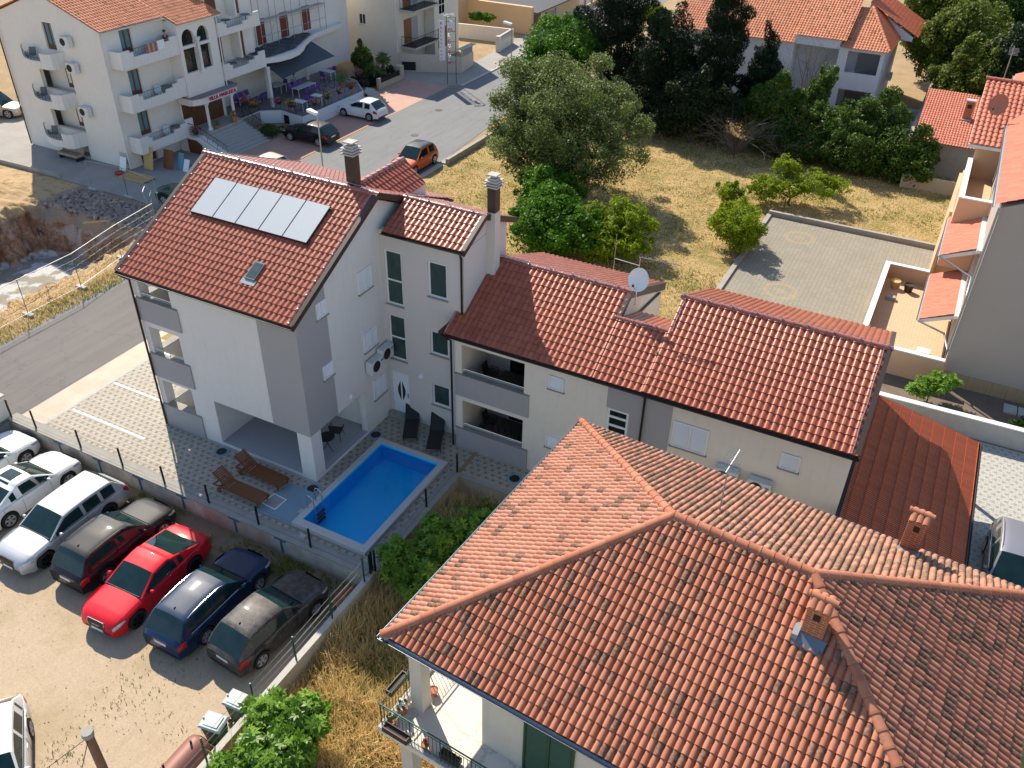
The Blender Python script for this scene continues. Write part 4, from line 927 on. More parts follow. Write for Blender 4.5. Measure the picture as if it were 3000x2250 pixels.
# ------------------------------------------------------------------ parking lot boundary on the right
t = thing('boundary_wall', 'low concrete wall with green wire fence beside the parked cars', 'wall', (4.8, -8, -.9))
MB().box(4.735, 4.96, -40, -3.27, -.96, .0).build('wall', M_concl, t)
t = thing('wire_fence', 'green leaning posts with strained wires on the concrete wall', 'fence', (4.8, -8, 0))
GP = [-3.5, -5.4, -7.35, -9.35, -11.45, -13.6]; mb = MB()
for y0 in GP: mb.tube([(4.86, y0, .0), (4.8, y0+.06, 1.05)], .032, 6)
pieces(mb, 'fence_post', M_grn, t)
mb = MB()
for z0 in (.35, .62, .66, .95): mb.tube([(4.8, y_, z0+(.03 if i % 2 else -.02)) for i, y_ in enumerate(GP+[-17.0])], .006, 4)
mb.build('wire', M_alu, t)
t = thing('roof_tile', 'stack of spare terracotta roof tiles lying on the wall by the fence corner', 'roof tiles', (4.7, -3.9, .0), 0)
mb = MB()
for i in range(4):
    for j in range(3):
        x0 = 4.15+i*.17; y0 = -4.55+j*.3; vs = []
        for yy, rr in ((y0, .085), (y0+.36, .07)):
            for k in range(7): a = math.pi*k/6; vs.append((x0+rr*math.cos(a), yy, -.62+.03*j+rr*math.sin(a)))
        mb.add(vs, [(k, k+1, 7+k+1, 7+k) for k in range(6)])
mb.build('tile_pile', pm('loose_tile', (.46, .16, .09), .8, 0, .3, 6), t, smooth=50)
# gate pillar and wall at the road
t = thing('gate_pillar', 'cream gate pillar with stone cap and black lantern at the road', 'pillar', (-15.1, -3.4, -.9))
MB().box(-15.5, -14.72, -3.6, -3.05, -.95, 1.1).build('pillar', M_cream, t); MB().box(-15.58, -14.66, -3.68, -2.98, 1.1, 1.18).build('cap', M_concl, t)
mb = MB(); mb.lathe([(.07, 1.181), (.03, 1.22), (.025, 1.33), (.08, 1.36), (.11, 1.55), (.13, 1.56), (.02, 1.66)], (-15.1, -3.3, 0), 8); mb.build('lantern', M_iron, t)
t = thing('cream_wall', 'cream wall with black railing left of the gate pillar', 'wall', (-15, -10, -.9))
MB().box(-15.0, -14.75, -30, -3.61, -.95, .35).build('wall', M_cream, t)
mb = MB(); y0 = -3.8
while y0 > -12: mb.box(-14.9, -14.88, y0, y0+.02, .35, 1.0); y0 -= .14
mb.box(-14.91, -14.87, -12, -3.7, 1.0, 1.03); mb.build('railing', M_iron, t)
# bins, tank, pole
def bin_(lab, x, y, rz):
    t = thing('wheelie_bin', lab, 'bin', (0, 0, 0), 0, 'green wheeled bins by the wall'); mb = MB()
    a, b_ = .25, .34; mb.add([(-a*.8, -a*.8, .05), (a*.8, -a*.8, .05), (a*.8, a*.9, .05), (-a*.8, a*.9, .05), (-a, -a*1.1, 1.0), (a, -a*1.1, 1.0), (a, b_, 1.0), (-a, b_, 1.0)], [(0, 3, 2, 1), (4, 5, 6, 7), (0, 1, 5, 4), (1, 2, 6, 5), (2, 3, 7, 6), (3, 0, 4, 7)]); mb.build('body', M_grn, t)
    l = MB(); l.add([(-.31, -.36, 1.0), (.31, -.36, 1.0), (.31, .4, 1.02), (-.31, .4, 1.02), (-.27, -.3, 1.06), (.27, -.3, 1.06), (.27, .34, 1.08), (-.27, .34, 1.08)], [(0, 3, 2, 1), (4, 5, 6, 7), (0, 1, 5, 4), (1, 2, 6, 5), (2, 3, 7, 6), (3, 0, 4, 7)])
    l.box(-.2, .2, -.22, .26, 1.062, 1.095); l.lathe([(.03, 1.06), (.03, 1.13), (.001, 1.13)], (0, .36, 0), 8); l.build('lid', pm('bin_lid', (.42, .48, .46), .6, 0, .2, 5), t)
    for s_ in (-1, 1): mb = MB(); mb.lathe([(.02, 0), (.1, 0), (.1, .05), (.02, .05)], (s_*.24-.025, .28, .1), 12, 'x'); mb.build('wheel', M_tyre, t)
    t.location = (x, y, -.9); t.rotation_euler.z = rz; return t
bin_('green wheeled bin with grey lid beside the brown tank', 4.2, -10.42, R(100)); bin_('green wheeled bin with grey lid nearer the grey hatchback', 4.3, -9.5, R(95))
M_tank = pm('tank_paint', (.235, .095, .07), .55, .1, .2, 3, fine=.25, fscale=30)
t = thing('metal_tank', 'long rusty brown cylindrical tank lying beside the wall', 'tank', (4.1, -12.5, -.9))
mb = MB(); mb.lathe([(.001, -16.0), (.3, -15.98), (.42, -15.88), (.46, -15.7), (.46, -11.1), (.42, -10.95), (.3, -10.86), (.001, -10.84)], (4.08, 0, -.4), 28, 'y'); mb.build('shell', M_tank, t, smooth=40)
mb = MB()
for y0, x0 in ((-11.25, 4.05), (-12.2, 3.9), (-12.6, 3.85), (-12.9, 3.8)): mb.tube([(x0, y0, .0), (x0, y0, .2)], .035, 8)
pieces(mb, 'nozzle', M_fasc, t)
t = thing('utility_pole', 'brown wooden utility pole with a pale cap and wires in the lot', 'pole', (3.3, -13.46, -.9))
MB().tube([(3.3, -13.46, -.9), (3.3, -13.46, 2.9)], .14, 14, .12).build('pole', pm('pole_wood', (.22, .115, .07), .8, 0, .35, 7), t, smooth=60)
mb = MB(); mb.tube([(3.3, -13.46, 2.901), (3.3, -13.46, 3.08)], .16, 10); mb.build('cap', M_conc, t)
mb = MB()
for d in ((-2.5, -3.5, -1.9), (2.2, -3.4, -.7)): mb.tube([(3.3+d[0]*k/8, -13.46+d[1]*k/8, 2.85+d[2]*k/8-.5*(k/8)*(1-k/8)) for k in range(9)], .012, 4)
mb.build('cable', M_dark, t)

# ------------------------------------------------------------------ neighbour's house in the foreground
HA = Vector((9.91, -9.0, 0)); HR = R(-4.5)
H = thing('neighbour_house', 'cream house with a large weathered terracotta hip roof and tiled balcony', 'house', HA, HR)
PW, PL, PR, ZE, ZR = 10.67, 14.2, 5.335, 6.0, 8.66; JX1, JX2 = 5.3, 8.88
LS = math.hypot(PR, ZR-ZE)
def hp(nm, mat, o, u, v, poly, seed, **k): return tiled(H, nm, mat, o, u, v, poly, .18, .30, .066, .034, .82, 8, .006, seed, local=True, **k)
hp('roof', M_terra, (0, 0, ZE), (1, 0, 0), (0, PR, ZR-ZE), [(0, 0), (PL, 0), (JX2, LS), (JX1, LS)], 31)
hp('roof', M_terrab, (PL, PW, ZE), (-1, 0, 0), (0, -PR, ZR-ZE), [(0, 0), (PL, 0), (PL-JX1, LS), (PL-JX2, LS)], 32)
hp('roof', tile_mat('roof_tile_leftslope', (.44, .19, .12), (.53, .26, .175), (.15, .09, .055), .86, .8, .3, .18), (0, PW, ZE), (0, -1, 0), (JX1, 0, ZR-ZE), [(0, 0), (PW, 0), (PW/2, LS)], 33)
hp('roof', M_terrad, (PL, 0, ZE), (0, 1, 0), (-(PL-JX2), 0, ZR-ZE), [(0, 0), (PW, 0), (PW/2, LS)], 34)
J1 = (JX1, PR, ZR+.03); J2 = (JX2, PR, ZR+.03)
mb = MB(); caps(mb, J1, J2, .13, .34)
for a, b_ in (((-.02, -.02, ZE+.05), J1), ((-.02, PW+.02, ZE+.05), J1), ((PL, 0, ZE+.05), J2), ((PL, PW, ZE+.05), J2)): caps(mb, a, b_, .125, .36)
cap_obj(H, 'ridge_tiles', M_terra, mb)
M_mort = pm('mortar', (.42, .38, .33), .9, 0, .3, 6)
mb = MB()
for a, b_ in (((0, 0, ZE+.0), J1), ((0, PW, ZE+.0), J1), ((PL, 0, ZE+.0), J2), ((PL, PW, ZE+.0), J2), (J1, J2)):
    a = Vector(a); b_ = Vector((b_[0], b_[1], b_[2]-.03)); n = 40; rs = random.Random(5); d = (b_-a); s_ = d.cross(Vector((0, 0, 1))).normalized()
    for k in range(n): q = a+d*(k/n); w_ = .13+.03*rs.random(); mb.ext([q-s_*w_+Vector((0, 0, -.03)), q+s_*w_+Vector((0, 0, -.03)), q+s_*.05+Vector((0, 0, .07)), q-s_*.05+Vector((0, 0, .07))], d/n*1.02)
mb.build('mortar', M_mort, H)
mb = MB(); mb.add([(0, 0, ZE-.04), (PL, 0, ZE-.04), (PL, PW, ZE-.04), (0, PW, ZE-.04), (JX1, PR, ZR-.05), (JX2, PR, ZR-.05)], [(0, 1, 5, 4), (1, 2, 5), (2, 3, 4, 5), (3, 0, 4), (0, 3, 2, 1)]); mb.build('roof_deck', M_fasc, H)
def gut(x0, x1, y, z, axis, mat): o = ORG.pop(H.name, None); g_ = gutter(H, x0, x1, y, z, .075, mat, axis); ORG[H.name] = Vector((0, 0, 0)); return g_
ORG[H.name] = Vector((0, 0, 0))
gut(-.1, PL+.1, -.08, ZE-.02, 'x', M_gutblue); gut(-.1, PW+.1, -.08, ZE-.02, 'y', M_gutblue); gut(-.1, PL+.1, PW+.08, ZE-.02, 'x', M_gutblue)
mb = MB(); hl = [(3.95, 5.4, 3.06, 5.2)]
FH = Fr((0, .43, 0), (1, 0, 0), (0, -1, 0))
wall(H, '', None, FH, 2.72, PL-.5, -.95, 5.9, hl, .3, mb)
mb.box(2.72, 3.02, .731, 4.5, -.95, 5.9); mb.box(.45, 3.02, 4.5, PW-.5, -.95, 5.9); mb.box(3.03, PL-.5, PW-.8, PW-.5, -.95, 5.9); mb.box(PL-.8, PL-.5, .74, PW-.81, -.95, 5.9)
mb.build('wall', M_villa, H)
mb = MB(); mb.box(.1, PL-.5, -.68, .429, 2.82, 3.0); mb.box(.1, 2.71, .4291, 4.49, 2.82, 3.0)
m = NM('patched_terrace'); v = m.mix(m.noise(1.5, 4), (.66, .59, .50), (.76, .69, .60))
vo = m.n("ShaderNodeTexVoronoi", feature='DISTANCE_TO_EDGE'); vo.inputs['Scale'].default_value = .75; ad = m.n("ShaderNodeVectorMath", operation='ADD'); m.l(m.pos, ad.inputs[0]); m.l(m.noise(1.4, 5, .7, None, 1), ad.inputs[1]); m.l(ad.outputs[0], vo.inputs['Vector'])
v = m.mix(m.math('MULTIPLY', m.math('LESS_THAN', m.math('ADD', vo.outputs[0], m.math('MULTIPLY', m.noise(6, 4), .04)), .045), .55), v, (.38, .35, .31)); m.col(v); m.set(.7, 0, .3)
mb.build('terrace_floor', m.m, H)
mb = MB(); mb.box(.1, .28, -.5, 4.4, 3.0, 3.08); mb.box(.1, PL-.5, -.68, -.5, 3.0, 3.05); mb.build('terrace_kerb', M_concl, H)
for x0, y0 in ((.5, .3),): 
    mb = MB(); mb.box(x0, x0+.38, y0, y0+.38, 3.0, 5.85); mb.box(x0-.04, x0+.42, y0-.04, y0+.42, 5.2, 5.26); mb.build('column', M_villa, H)
mb = MB(); mb.box(.4, .8, -.2, .2, -.95, 2.82); mb.build('column', M_villa, H)
mb = MB(); mb.box(1.4, PL-.6, 1.0, 1.2, -.95, 2.81); mb.build('lower_wall', M_villa, H)
def railing(par, pts, z0, h, step, mat, name='railing', top=.025, bar=.009):
    mb = MB(); zt = z0+h
    mb.tube([(x, y, zt) for x, y in pts], top, 6); mb.tube([(x, y, zt-.12) for x, y in pts], bar*1.2, 5); mb.tube([(x, y, z0+.1) for x, y in pts], bar*1.2, 5)
    for (x0, y0), (x1, y1) in zip(pts, pts[1:]):
        L = math.hypot(x1-x0, y1-y0); n = max(1, int(L/step))
        for i in range(n+1): q = i/n; mb.tube([(x0+(x1-x0)*q, y0+(y1-y0)*q, z0), (x0+(x1-x0)*q, y0+(y1-y0)*q, zt-.12 if i % 8 else zt)], bar if i % 8 else bar*2, 5)
    return mb.build(name, mat, par)
railing(H, [(.19, 4.4), (.19, -.6), (PL-.6, -.6)], 3.05, .95, .12, M_grn)
M_shg = pm('shutter_green', (.03, .085, .045), .5, 0, .2, 5)
shutter(H, FH, 3.98, 5.4, 3.06, 5.2, 2, M_shg)
# planters and pots on the balcony rail (world positions through the house frame)
HM = Matrix.Translation(HA) @ Matrix.Rotation(HR, 4, 'Z')
def hw(x, y, z): q = HM @ Vector((x, y, z)); return (q.x, q.y, q.z)
def pot(lab, loc, r=.14, h=.22, group=None, mat=None, flower=None, n=30, spread=1.3):
    t = thing('flower_pot', lab, 'flower pot', loc, 0, group); x, y, z = loc
    mb = MB(); mb.lathe([(r*.7, 0), (r, h*.85), (r*1.1, h*.86), (r*1.1, h), (r*.95, h), (r*.9, h*.9), (.001, h*.9)], loc, 14); mb.build('pot', mat or M_terrapot, t, smooth=40)
    rs = random.Random(int(abs(x*77+y*31))); mb = MB(); fl = MB()
    for i in range(n):
        a = rs.uniform(0, 6.28); q = rs.uniform(0, r*spread); zz = z+h+rs.uniform(0, r*1.6); c = Vector((x+q*math.cos(a), y+q*math.sin(a), zz)); d = Vector((rs.uniform(-1, 1), rs.uniform(-1, 1), rs.uniform(.2, 1))).normalized(); e_ = d.cross(Vector((.3, .5, .2))).normalized()*.05; f_ = d.cross(e_).normalized()*.04
        (fl if flower and rs.random() < .45 else mb).quad(c-e_-f_, c+e_-f_, c+e_+f_, c-e_+f_)
    if mb.f: mb.build('plant', M_potleaf, t)
    if fl.f: fl.build('flowers', flower, t)
    return t
M_potleaf = pm('pot_leaves', (.08, .16, .03), .7, 0, .4, 20)
FLR = {k: pm('petals_'+k, c, .6, 0, .2, 10) for k, c in dict(magenta=(.62, .03, .24), orange=(.75, .22, .03), pink=(.72, .22, .38), white=(.8, .8, .75), red=(.62, .03, .03)).items()}
def planter(lab, loc, L, rz, depth=.2, group=None):
    t = thing('planter_box', lab, 'planter', (0, 0, 0), 0, group); mb = MB(); w = .03
    mb.box(-L/2, L/2, -depth/2, -depth/2+w, 0, .2); mb.box(-L/2, L/2, depth/2-w, depth/2, 0, .2); mb.box(-L/2, -L/2+w, -depth/2+w, depth/2-w, 0, .2); mb.box(L/2-w, L/2, -depth/2+w, depth/2-w, 0, .2); mb.box(-L/2+w, L/2-w, -depth/2+w, depth/2-w, 0, .02); mb.build('box', M_planter, t)
    MB().box(-L/2+w, L/2-w, -depth/2+w, depth/2-w, .021, .15).build('soil', M_soil, t)
    t.location = loc; t.rotation_euler.z = rz; return t
M_planter = pm('planter_brown', (.05, .03, .03), .5, 0, .2)
planter('brown planter box hanging outside the left balcony rail', hw(-.02, .35, 3.5), .75, HR+R(90)); planter('brown planter box with bare soil at the balcony corner rail', hw(.9, -.85, 3.5), .8, HR); planter('brown planter box with small plants further right on the rail', hw(2.3, -.42, 3.05), .6, HR)
pot('terracotta pot with white flowers by the balcony column', hw(.42, .02, 3.08), .15, .24, None, None, FLR['white']); pot('terracotta pot in the shade behind the balcony column', hw(.75, .95, 3.0), .13, .22, n=0); pot('terracotta pot at the back of the balcony by the rail', hw(.45, 2.3, 3.0), .14, .24, n=0)
pot('small terracotta pot with a red cactus on the front kerb', hw(1.55, -.5, 3.05), .1, .18, None, None, FLR['red'], 8, .8); pot('terracotta pot with shoots in the rail corner', hw(.4, -.45, 3.05), .13, .2, n=14)
# chimneys of the house
M_brick = NM('chimney_brick'); bt = M_brick.n("ShaderNodeTexBrick"); bt.inputs['Scale'].default_value = 1; bt.inputs['Brick Width'].default_value = .24; bt.inputs['Row Height'].default_value = .075; bt.inputs['Mortar Size'].default_value = .006
bt.inputs['Color1'].default_value = (.40, .12, .04, 1); bt.inputs['Color2'].default_value = (.30, .09, .035, 1); bt.inputs['Mortar'].default_value = (.45, .36, .28, 1)
xx, yy, zz = M_brick.xyz(); cb = M_brick.n("ShaderNodeCombineXYZ"); M_brick.l(M_brick.math('ADD', xx, yy), cb.inputs[0]); M_brick.l(zz, cb.inputs[1]); M_brick.l(cb.outputs[0], bt.inputs['Vector']); M_brick.col(bt.outputs[0]); M_brick.set(.6, 0, .4); M_brick = M_brick.m
def brick_chimney(x, y, zb, zt, w=.5, d=.42, fl=M_pipe):
    c = MB(); c.box(x, x+w, y, y+.1, zb, zt); c.box(x, x+w, y+d-.1, y+d, zb, zt); c.box(x, x+.16, y+.101, y+d-.101, zb, zt); c.box(x+w-.16, x+w, y+.101, y+d-.101, zb, zt-.0); c.box(x+.161, x+w-.161, y+.001, y+d-.001, zt-.001, zt+.001)
    ch = c.build('chimney', M_brick, H); MB().box(x+.17, x+w-.17, y-.004, y-.001, zt-.34, zt-.14).build('flue_opening', M_dark, ch)
    k = MB(); n = 3
    for s_ in (-1, 1):
        for i in range(n):
            x0 = x+w*(i+.5)/n; vs = []
            for t_, rr in ((0.0, .1), (1.0, .085)):
                yy_ = y+d/2-s_*.04+s_*(-(1-t_))*(d/2+.06)*1.0; zz_ = zt+.03+.15*t_
                for q in range(7): a = math.pi*q/6; vs.append((x0+rr*math.cos(a), yy_, zz_+rr*math.sin(a)*.8))
            k.add(vs, [(q, q+1, 7+q+1, 7+q) for q in range(6)])
    k.build('cap_tiles', M_terrapot, ch, smooth=50)
    k = MB(); caps(k, (x-.06, y+d/2, zt+.2), (x+w+.06, y+d/2, zt+.2), .09, .35); k.build('cap_ridge', M_terrapot, ch, smooth=40)
    return ch
ch = brick_chimney(9.08, 4.0, 7.7, 8.95); MB().box(8.93, 9.07, 3.8, 4.5, 7.85, 8.15).build('flashing', M_pipe, ch)
mb = MB(); mb.ext([(8.98, 3.7, 7.89), (9.66, 3.7, 7.89), (9.7, 3.99, 8.06), (8.95, 3.99, 8.06)], (0, 0, .05)); mb.build('flashing', M_gutblue, ch)
ch = brick_chimney(10.45, PW-.62, 6.0, 7.45); MB().box(10.4, 11.0, PW-.85, PW-.63, 6.0, 6.45).build('flashing', M_pipe, ch)
t = thing('tv_aerial', 'tall metal television aerial standing on the terracotta roof ridge', 'aerial', hw(6.0, 7.1, 7.7)); q = hw(6.0, 7.1, 7.6)
mb = MB(); mb.tube([q, (q[0], q[1], 9.6)], .02, 6); mb.tube([(q[0], q[1]-.3, 9.4), (q[0]+.1, q[1]+.6, 9.55)], .012, 5); mb.lathe([(.07, -.02), (.03, .12)], (q[0], q[1], 7.75), 8); mb.build('mast', M_pipe, t)
mb = MB()
for i in range(12): y0 = q[1]-.3+i*.08; mb.tube([(q[0]-.22+.0*i, y0, 9.41+i*.013), (q[0]+.26, y0, 9.41+i*.013)], .006, 4)
mb.build('aerial_rods', M_alu, t)
# ------------------------------------------------------------------ cars
def lerp(x, pts):
    for (a, p), (b, q) in zip(pts, pts[1:]):
        if a <= x <= b or a >= x >= b: t = (x-a)/(b-a); return p+(q-p)*t
    return pts[0][1] if abs(x-pts[0][0]) < abs(x-pts[-1][0]) else pts[-1][1]
def smooth_lerp(x, pts, w=.07):
    return sum(lerp(x+d*w, pts) for d in (-1.5, -1, -.5, 0, .5, 1, 1.5))/7
def wheel(car, x, y, r, rim_mat, side, spokes=5, dbl=True):
    mb = MB(); w = .11
    mb.lathe([(r*.66, -w), (r*.93, -w), (r, -w*.75), (r, w*.75), (r*.93, w), (r*.66, w), (r*.64, w*.9), (r*.64, -w*.9), (r*.66, -w)], (x, y, r), 26, 'y', False)
    wo = mb.build('wheel', M_tyre, car, smooth=40, world=False)
    mb = MB(); s = side; y1 = y+s*w*.92; rr = r*.66
    mb.lathe([(rr, -.0), (rr*1.02, s*.012), (rr*.93, s*.012), (rr*.9, -s*.05), (rr*.9, -s*.07), (rr, -s*.07)], (x, y1, r), 26, 'y', False)
    for i in range(spokes):
        for o_ in ((-.1, .1) if dbl else (0,)):
            a = 2*math.pi*i/spokes+o_*1.6+.3; a2 = 2*math.pi*i/spokes+o_*.6+.3; wd = .026 if dbl else .04
            c0 = Vector((x+.03*math.cos(a2), y1-s*.005, r+.03*math.sin(a2))); c1 = Vector((x+rr*.93*math.cos(a), y1, r+rr*.93*math.sin(a))); n = (c1-c0).normalized().cross(Vector((0, 1, 0)))*wd
            mb.ext([c0-n*.9, c0+n*.9, c1+n, c1-n], (0, -s*.035, 0))
    mb.lathe([(.001, s*.01), (.04, s*.01), (.045, -s*.03), (.001, -s*.03)], (x, y1, r), 12, 'y')
    mb.build('rim', rim_mat, wo, smooth=35, world=False)
    MB().lathe([(.001, -s*.075), (rr*.95, -s*.075), (rr*.95, -s*.09), (.001, -s*.09)], (x, y1, r), 20, 'y').build('brake_disc', M_iron, wo, world=False)
def car(label, cat, loc, rz, mat, L=4.5, Wd=1.8, Ht=1.45, wb=2.7, fo=.85, r=.325, kind='estate', roof_mat=None, rim=None, spokes=5, dbl=True, group=None, hood=.80, belt=.95, front='grey', rails=None, sunroof=False, pillars=None, tail_tall=False, plate_f=True, detail=True, cowl=None, rings=False, sc=1.04):
    t = thing('parked_car', label, cat, (0, 0, 0), 0, group); k_ = sc
    L, Wd, Ht, wb, fo, r = [q*k_ for q in (L, Wd, Ht, wb, fo, r)]; hood *= k_; belt *= k_; h = L/2
    xf = h-fo; xr = xf-wb; cw = (xf-.42*k_) if cowl is None else cowl     # axles, cowl
    rf = cw-.78*k_                                          # roof front edge
    if kind == 'sedan': rr, rg, bt = xr+.48*k_, xr-.38*k_, belt+.06
    elif kind == 'coupe': rr, rg, bt = xr+.55*k_, xr-.5*k_, belt+.04
    elif kind == 'estate': rr, rg, bt = -h+.62*k_, -h+.16*k_, belt+.02
    elif kind == 'suv': rr, rg, bt = -h+.6*k_, -h+.14*k_, belt+.03
    else: rr, rg, bt = -h+.68*k_, -h+.12*k_, belt+.02
    top = [(h, hood-.21), (h-.05, hood-.10), (h-.18, hood-.02), (h-.5, hood+.05), (cw, belt-.03), (cw-.3, belt), (0, belt+.01), (rg, bt), (-h+.22, bt-.02), (-h+.04, bt-.10), (-h, bt-.2)]
    def zt(x): return smooth_lerp(x, top, .05)
    def hw_(x):
        e = .55*k_; q = max(0, (abs(x)-(h-e))/e); b = Wd/2
        return b*(1-(.24 if x > 0 else .13)*q**2.4)*(1-.012*(abs(x)/h))
    sill = .21*k_; ra = r*1.17
    def zb(x):
        z = sill+(.05 if abs(x) > h-.3 else 0)
        for a in (xf, xr):
            if abs(x-a) < ra: z = max(z, r+math.sqrt(ra*ra-(x-a)**2)*1.0)
        return z
    xs = set(np.round(np.linspace(-h, h, 47), 3))
    for a in (xf, xr):
        for q in np.linspace(-1, 1, 13): xs.add(round(a+ra*math.sin(q*math.pi/2)*.999, 3))
        xs |= {round(a-ra*1.003, 3), round(a+ra*1.003, 3)}
    xs |= {round(h-.02, 3), round(h-.05, 3), round(-h+.02, 3), round(-h+.05, 3)}; xs = sorted(xs)
    def section(x):
        w = hw_(x); z = zt(x); b = zb(x); lo = min(b, z-.2); mid = lo+(z-.14-lo)*.55
        pts = [(0, z+.02), (.35*w, z+.017), (.66*w, z+.006), (.84*w, z-.022), (.93*w, z-.055), (.972*w, z-.12), (1.0*w, max(mid+.12, lo+.04)), (1.0*w, mid), (.988*w, lo+.03), (.97*w, lo)]
        return pts
    S = [section(x) for x in xs]; m = len(S[0]); V = []; F = []
    for x, s in zip(xs, S):
        V += [(x, -y, z) for y, z in s[::-1]]+[(x, y, z) for y, z in s[1:]]
    w = 2*m-1
    F = [(i*w+j, i*w+j+1, (i+1)*w+j+1, (i+1)*w+j) for i in range(len(xs)-1) for j in range(w-1)]
    F += [tuple(range(w)), tuple(range((len(xs)-1)*w, len(xs)*w))[::-1]]
    body = MB().add(V, F).build('body', mat, t, smooth=38, world=False)
    # dark underside and wheel wells
    MB().box(-h+.3, h-.32, -Wd/2*.80, Wd/2*.80, sill-.02, hood-.24).build('underbody', M_dark, t, world=False)
    # greenhouse
    zr = [(cw+.02, zt(cw)-.01), (rf, Ht-.085), (rf-.35, Ht-.04), ((rf+rr)/2, Ht-.02), (rr+.1, Ht-.06), (rr-.06, Ht-.1), (rg, zt(rg)-.0)]
    if kind in ('sedan', 'coupe'): zr = [(cw+.02, zt(cw)-.01), (rf, Ht-.05), (rf-.4, Ht-.005), (rf-.75, Ht), (rr+.25, Ht-.06), (rr, Ht-.11), (rg, zt(rg))]
    gx = sorted({round(v, 3) for v in list(np.linspace(cw+.02, rf, 7))+list(np.linspace(rf, rr, 17))+list(np.linspace(rr, rg, 6))}, reverse=True)
    T = (0, .10, .86, 1.0)
    def gsec(x):
        z0 = zt(x)-.045; zz = max(smooth_lerp(x, zr, .03) if rf-.1 > x > rr+.1 else lerp(x, zr), z0+.012); wb_ = hw_(x)*.935; f = (zz-z0)/(Ht-belt); wt = wb_-(wb_*.20)*min(1, f)
        p = [(wb_+(wt-wb_)*q**1.15, z0+(zz-z0)*q) for q in T]
        p += [(wt*.93, zz+.026*min(1, f*1.5)), (wt*.6, zz+.052*min(1, f)), (0, zz+.07*min(1, f))]
        return p
    GS = [gsec(x) for x in gx]; gm = len(GS[0]); gw = 2*gm-1; GV = []
    for x, s in zip(gx, GS): GV += [(x, -y, z) for y, z in s]+[(x, y, z) for y, z in s[::-1][1:]]
    pil = pillars or ([rf-.95*k_] if kind == 'coupe' else [rf-.75*k_, rf-1.55*k_]+([rr+.15] if kind in ('sedan',) else []))
    groups = {'shell': [], 'windscreen': [], 'rear_window': [], 'side_window': [], 'roof': []}
    for i in range(len(gx)-1):
        xm = (gx[i]+gx[i+1])/2
        for j in range(gw-1):
            jj = j if j < gm-1 else gw-2-j; f = (i*gw+j, i*gw+j+1, (i+1)*gw+j+1, (i+1)*gw+j)
            if jj == 1:
                gap = .035*k_; hidden = any(abs(xm-p) < gap+(gx[i]-gx[i+1])*.35 for p in pil) or xm > cw-.22*k_
                if kind in ('sedan', 'coupe') and xm < rr-.25*k_: hidden = True
                if kind not in ('sedan', 'coupe') and xm < rr+.02: hidden = True
                groups['shell' if hidden else 'side_window'].append(f)
            elif jj >= 4 and xm > rf: groups['windscreen'].append(f)
            elif jj >= 4 and xm < rr: groups['rear_window'].append(f)
            elif jj >= 3 and rr < xm < rf: groups['roof'].append(f)
            else: groups['shell'].append(f)
    names = {'shell': ('pillars', mat), 'windscreen': ('windscreen', M_cglass), 'rear_window': ('rear_window', M_cglass), 'side_window': ('side_window', M_cglass), 'roof': ('roof', roof_mat or mat)}
    for key, fs in groups.items():
        ids = sorted({q for f in fs for q in f}); mp = {q: n for n, q in enumerate(ids)}
        q_ = MB().add([GV[q] for q in ids], [tuple(mp[q] for q in f) for f in fs])
        if key == 'side_window': pieces(q_, 'side_window', M_cglass, t, 40)
        else: q_.build(names[key][0], names[key][1], t, smooth=40, world=False)
    # patches lying on the body skin
    def surf(x, s, q):
        pts = section(x); q = max(0, min(m-1.001, q)); i = int(q); f = q-i; a, b = pts[i], pts[i+1]; y, z = a[0]+(b[0]-a[0])*f, a[1]+(b[1]-a[1])*f
        return Vector((x, s*(y), z))
    def patch(name, mt, s, x0, x1, q0, q1, off=.008, n=6, taper=0.0, par=None):
        mb = MB(); V = []
        for i in range(n+1):
            x = x0+(x1-x0)*i/n
            for j in range(n+1):
                qq = q0+(q1-q0)*j/n; qq = qq+(((q0+q1)/2)-qq)*taper*(i/n)
                p = surf(x, s, qq); y_, z_ = p.y, p.z; c = Vector((0, y_, z_-belt*.55)); c = c.normalized() if c.length > 0 else c
                V.append(p+c*off)
        mb.add(V, [(i*(n+1)+j, i*(n+1)+j+1, (i+1)*(n+1)+j+1, (i+1)*(n+1)+j) for i in range(n) for j in range(n)])
        return mb.build(name, mt, par or t, smooth=50, world=False)
    for s in (-1, 1):
        patch('headlight', M_lens, s, h-.035, h-.46*k_, 3.9, 5.7, .01, 6, .55)
        if tail_tall: patch('tail_light', M_redl, s, -h+.03, -h+.3, 3.2, 6.6, .01, 6, .75)
        else: patch('tail_light', M_redl, s, -h+.02, -h+.34*k_, 4.3, 6.2, .01, 6, .35)
    # nose: grille, lower intake, plate; tail: plate, bumper strip
    wn = hw_(h)
    mb = MB(); mb.add([(h-.035, -wn*.5, hood-.045), (h-.035, wn*.5, hood-.045), (h+.018, -wn*.54, hood-.17), (h+.018, wn*.54, hood-.17), (h+.016, -wn*.42, hood-.5), (h+.016, wn*.42, hood-.5), (h-.05, -wn*.42, hood-.5), (h-.05, wn*.42, hood-.5)], [(0, 2, 3, 1), (2, 4, 5, 3), (4, 6, 7, 5), (0, 6, 4, 2), (1, 3, 5, 7)]); gr = mb.build('grille', M_dark, t, world=False)
    mb = MB(); mb.box(h-.01, h+.006, -wn*.8, wn*.85, sill+.08, sill+.16); mb.build('air_intake', M_dark, t, world=False)
    if plate_f: MB().box(h+.017, h+.028, -.26, .26, hood-.48, hood-.38).build('number_plate', M_plate, t, world=False)
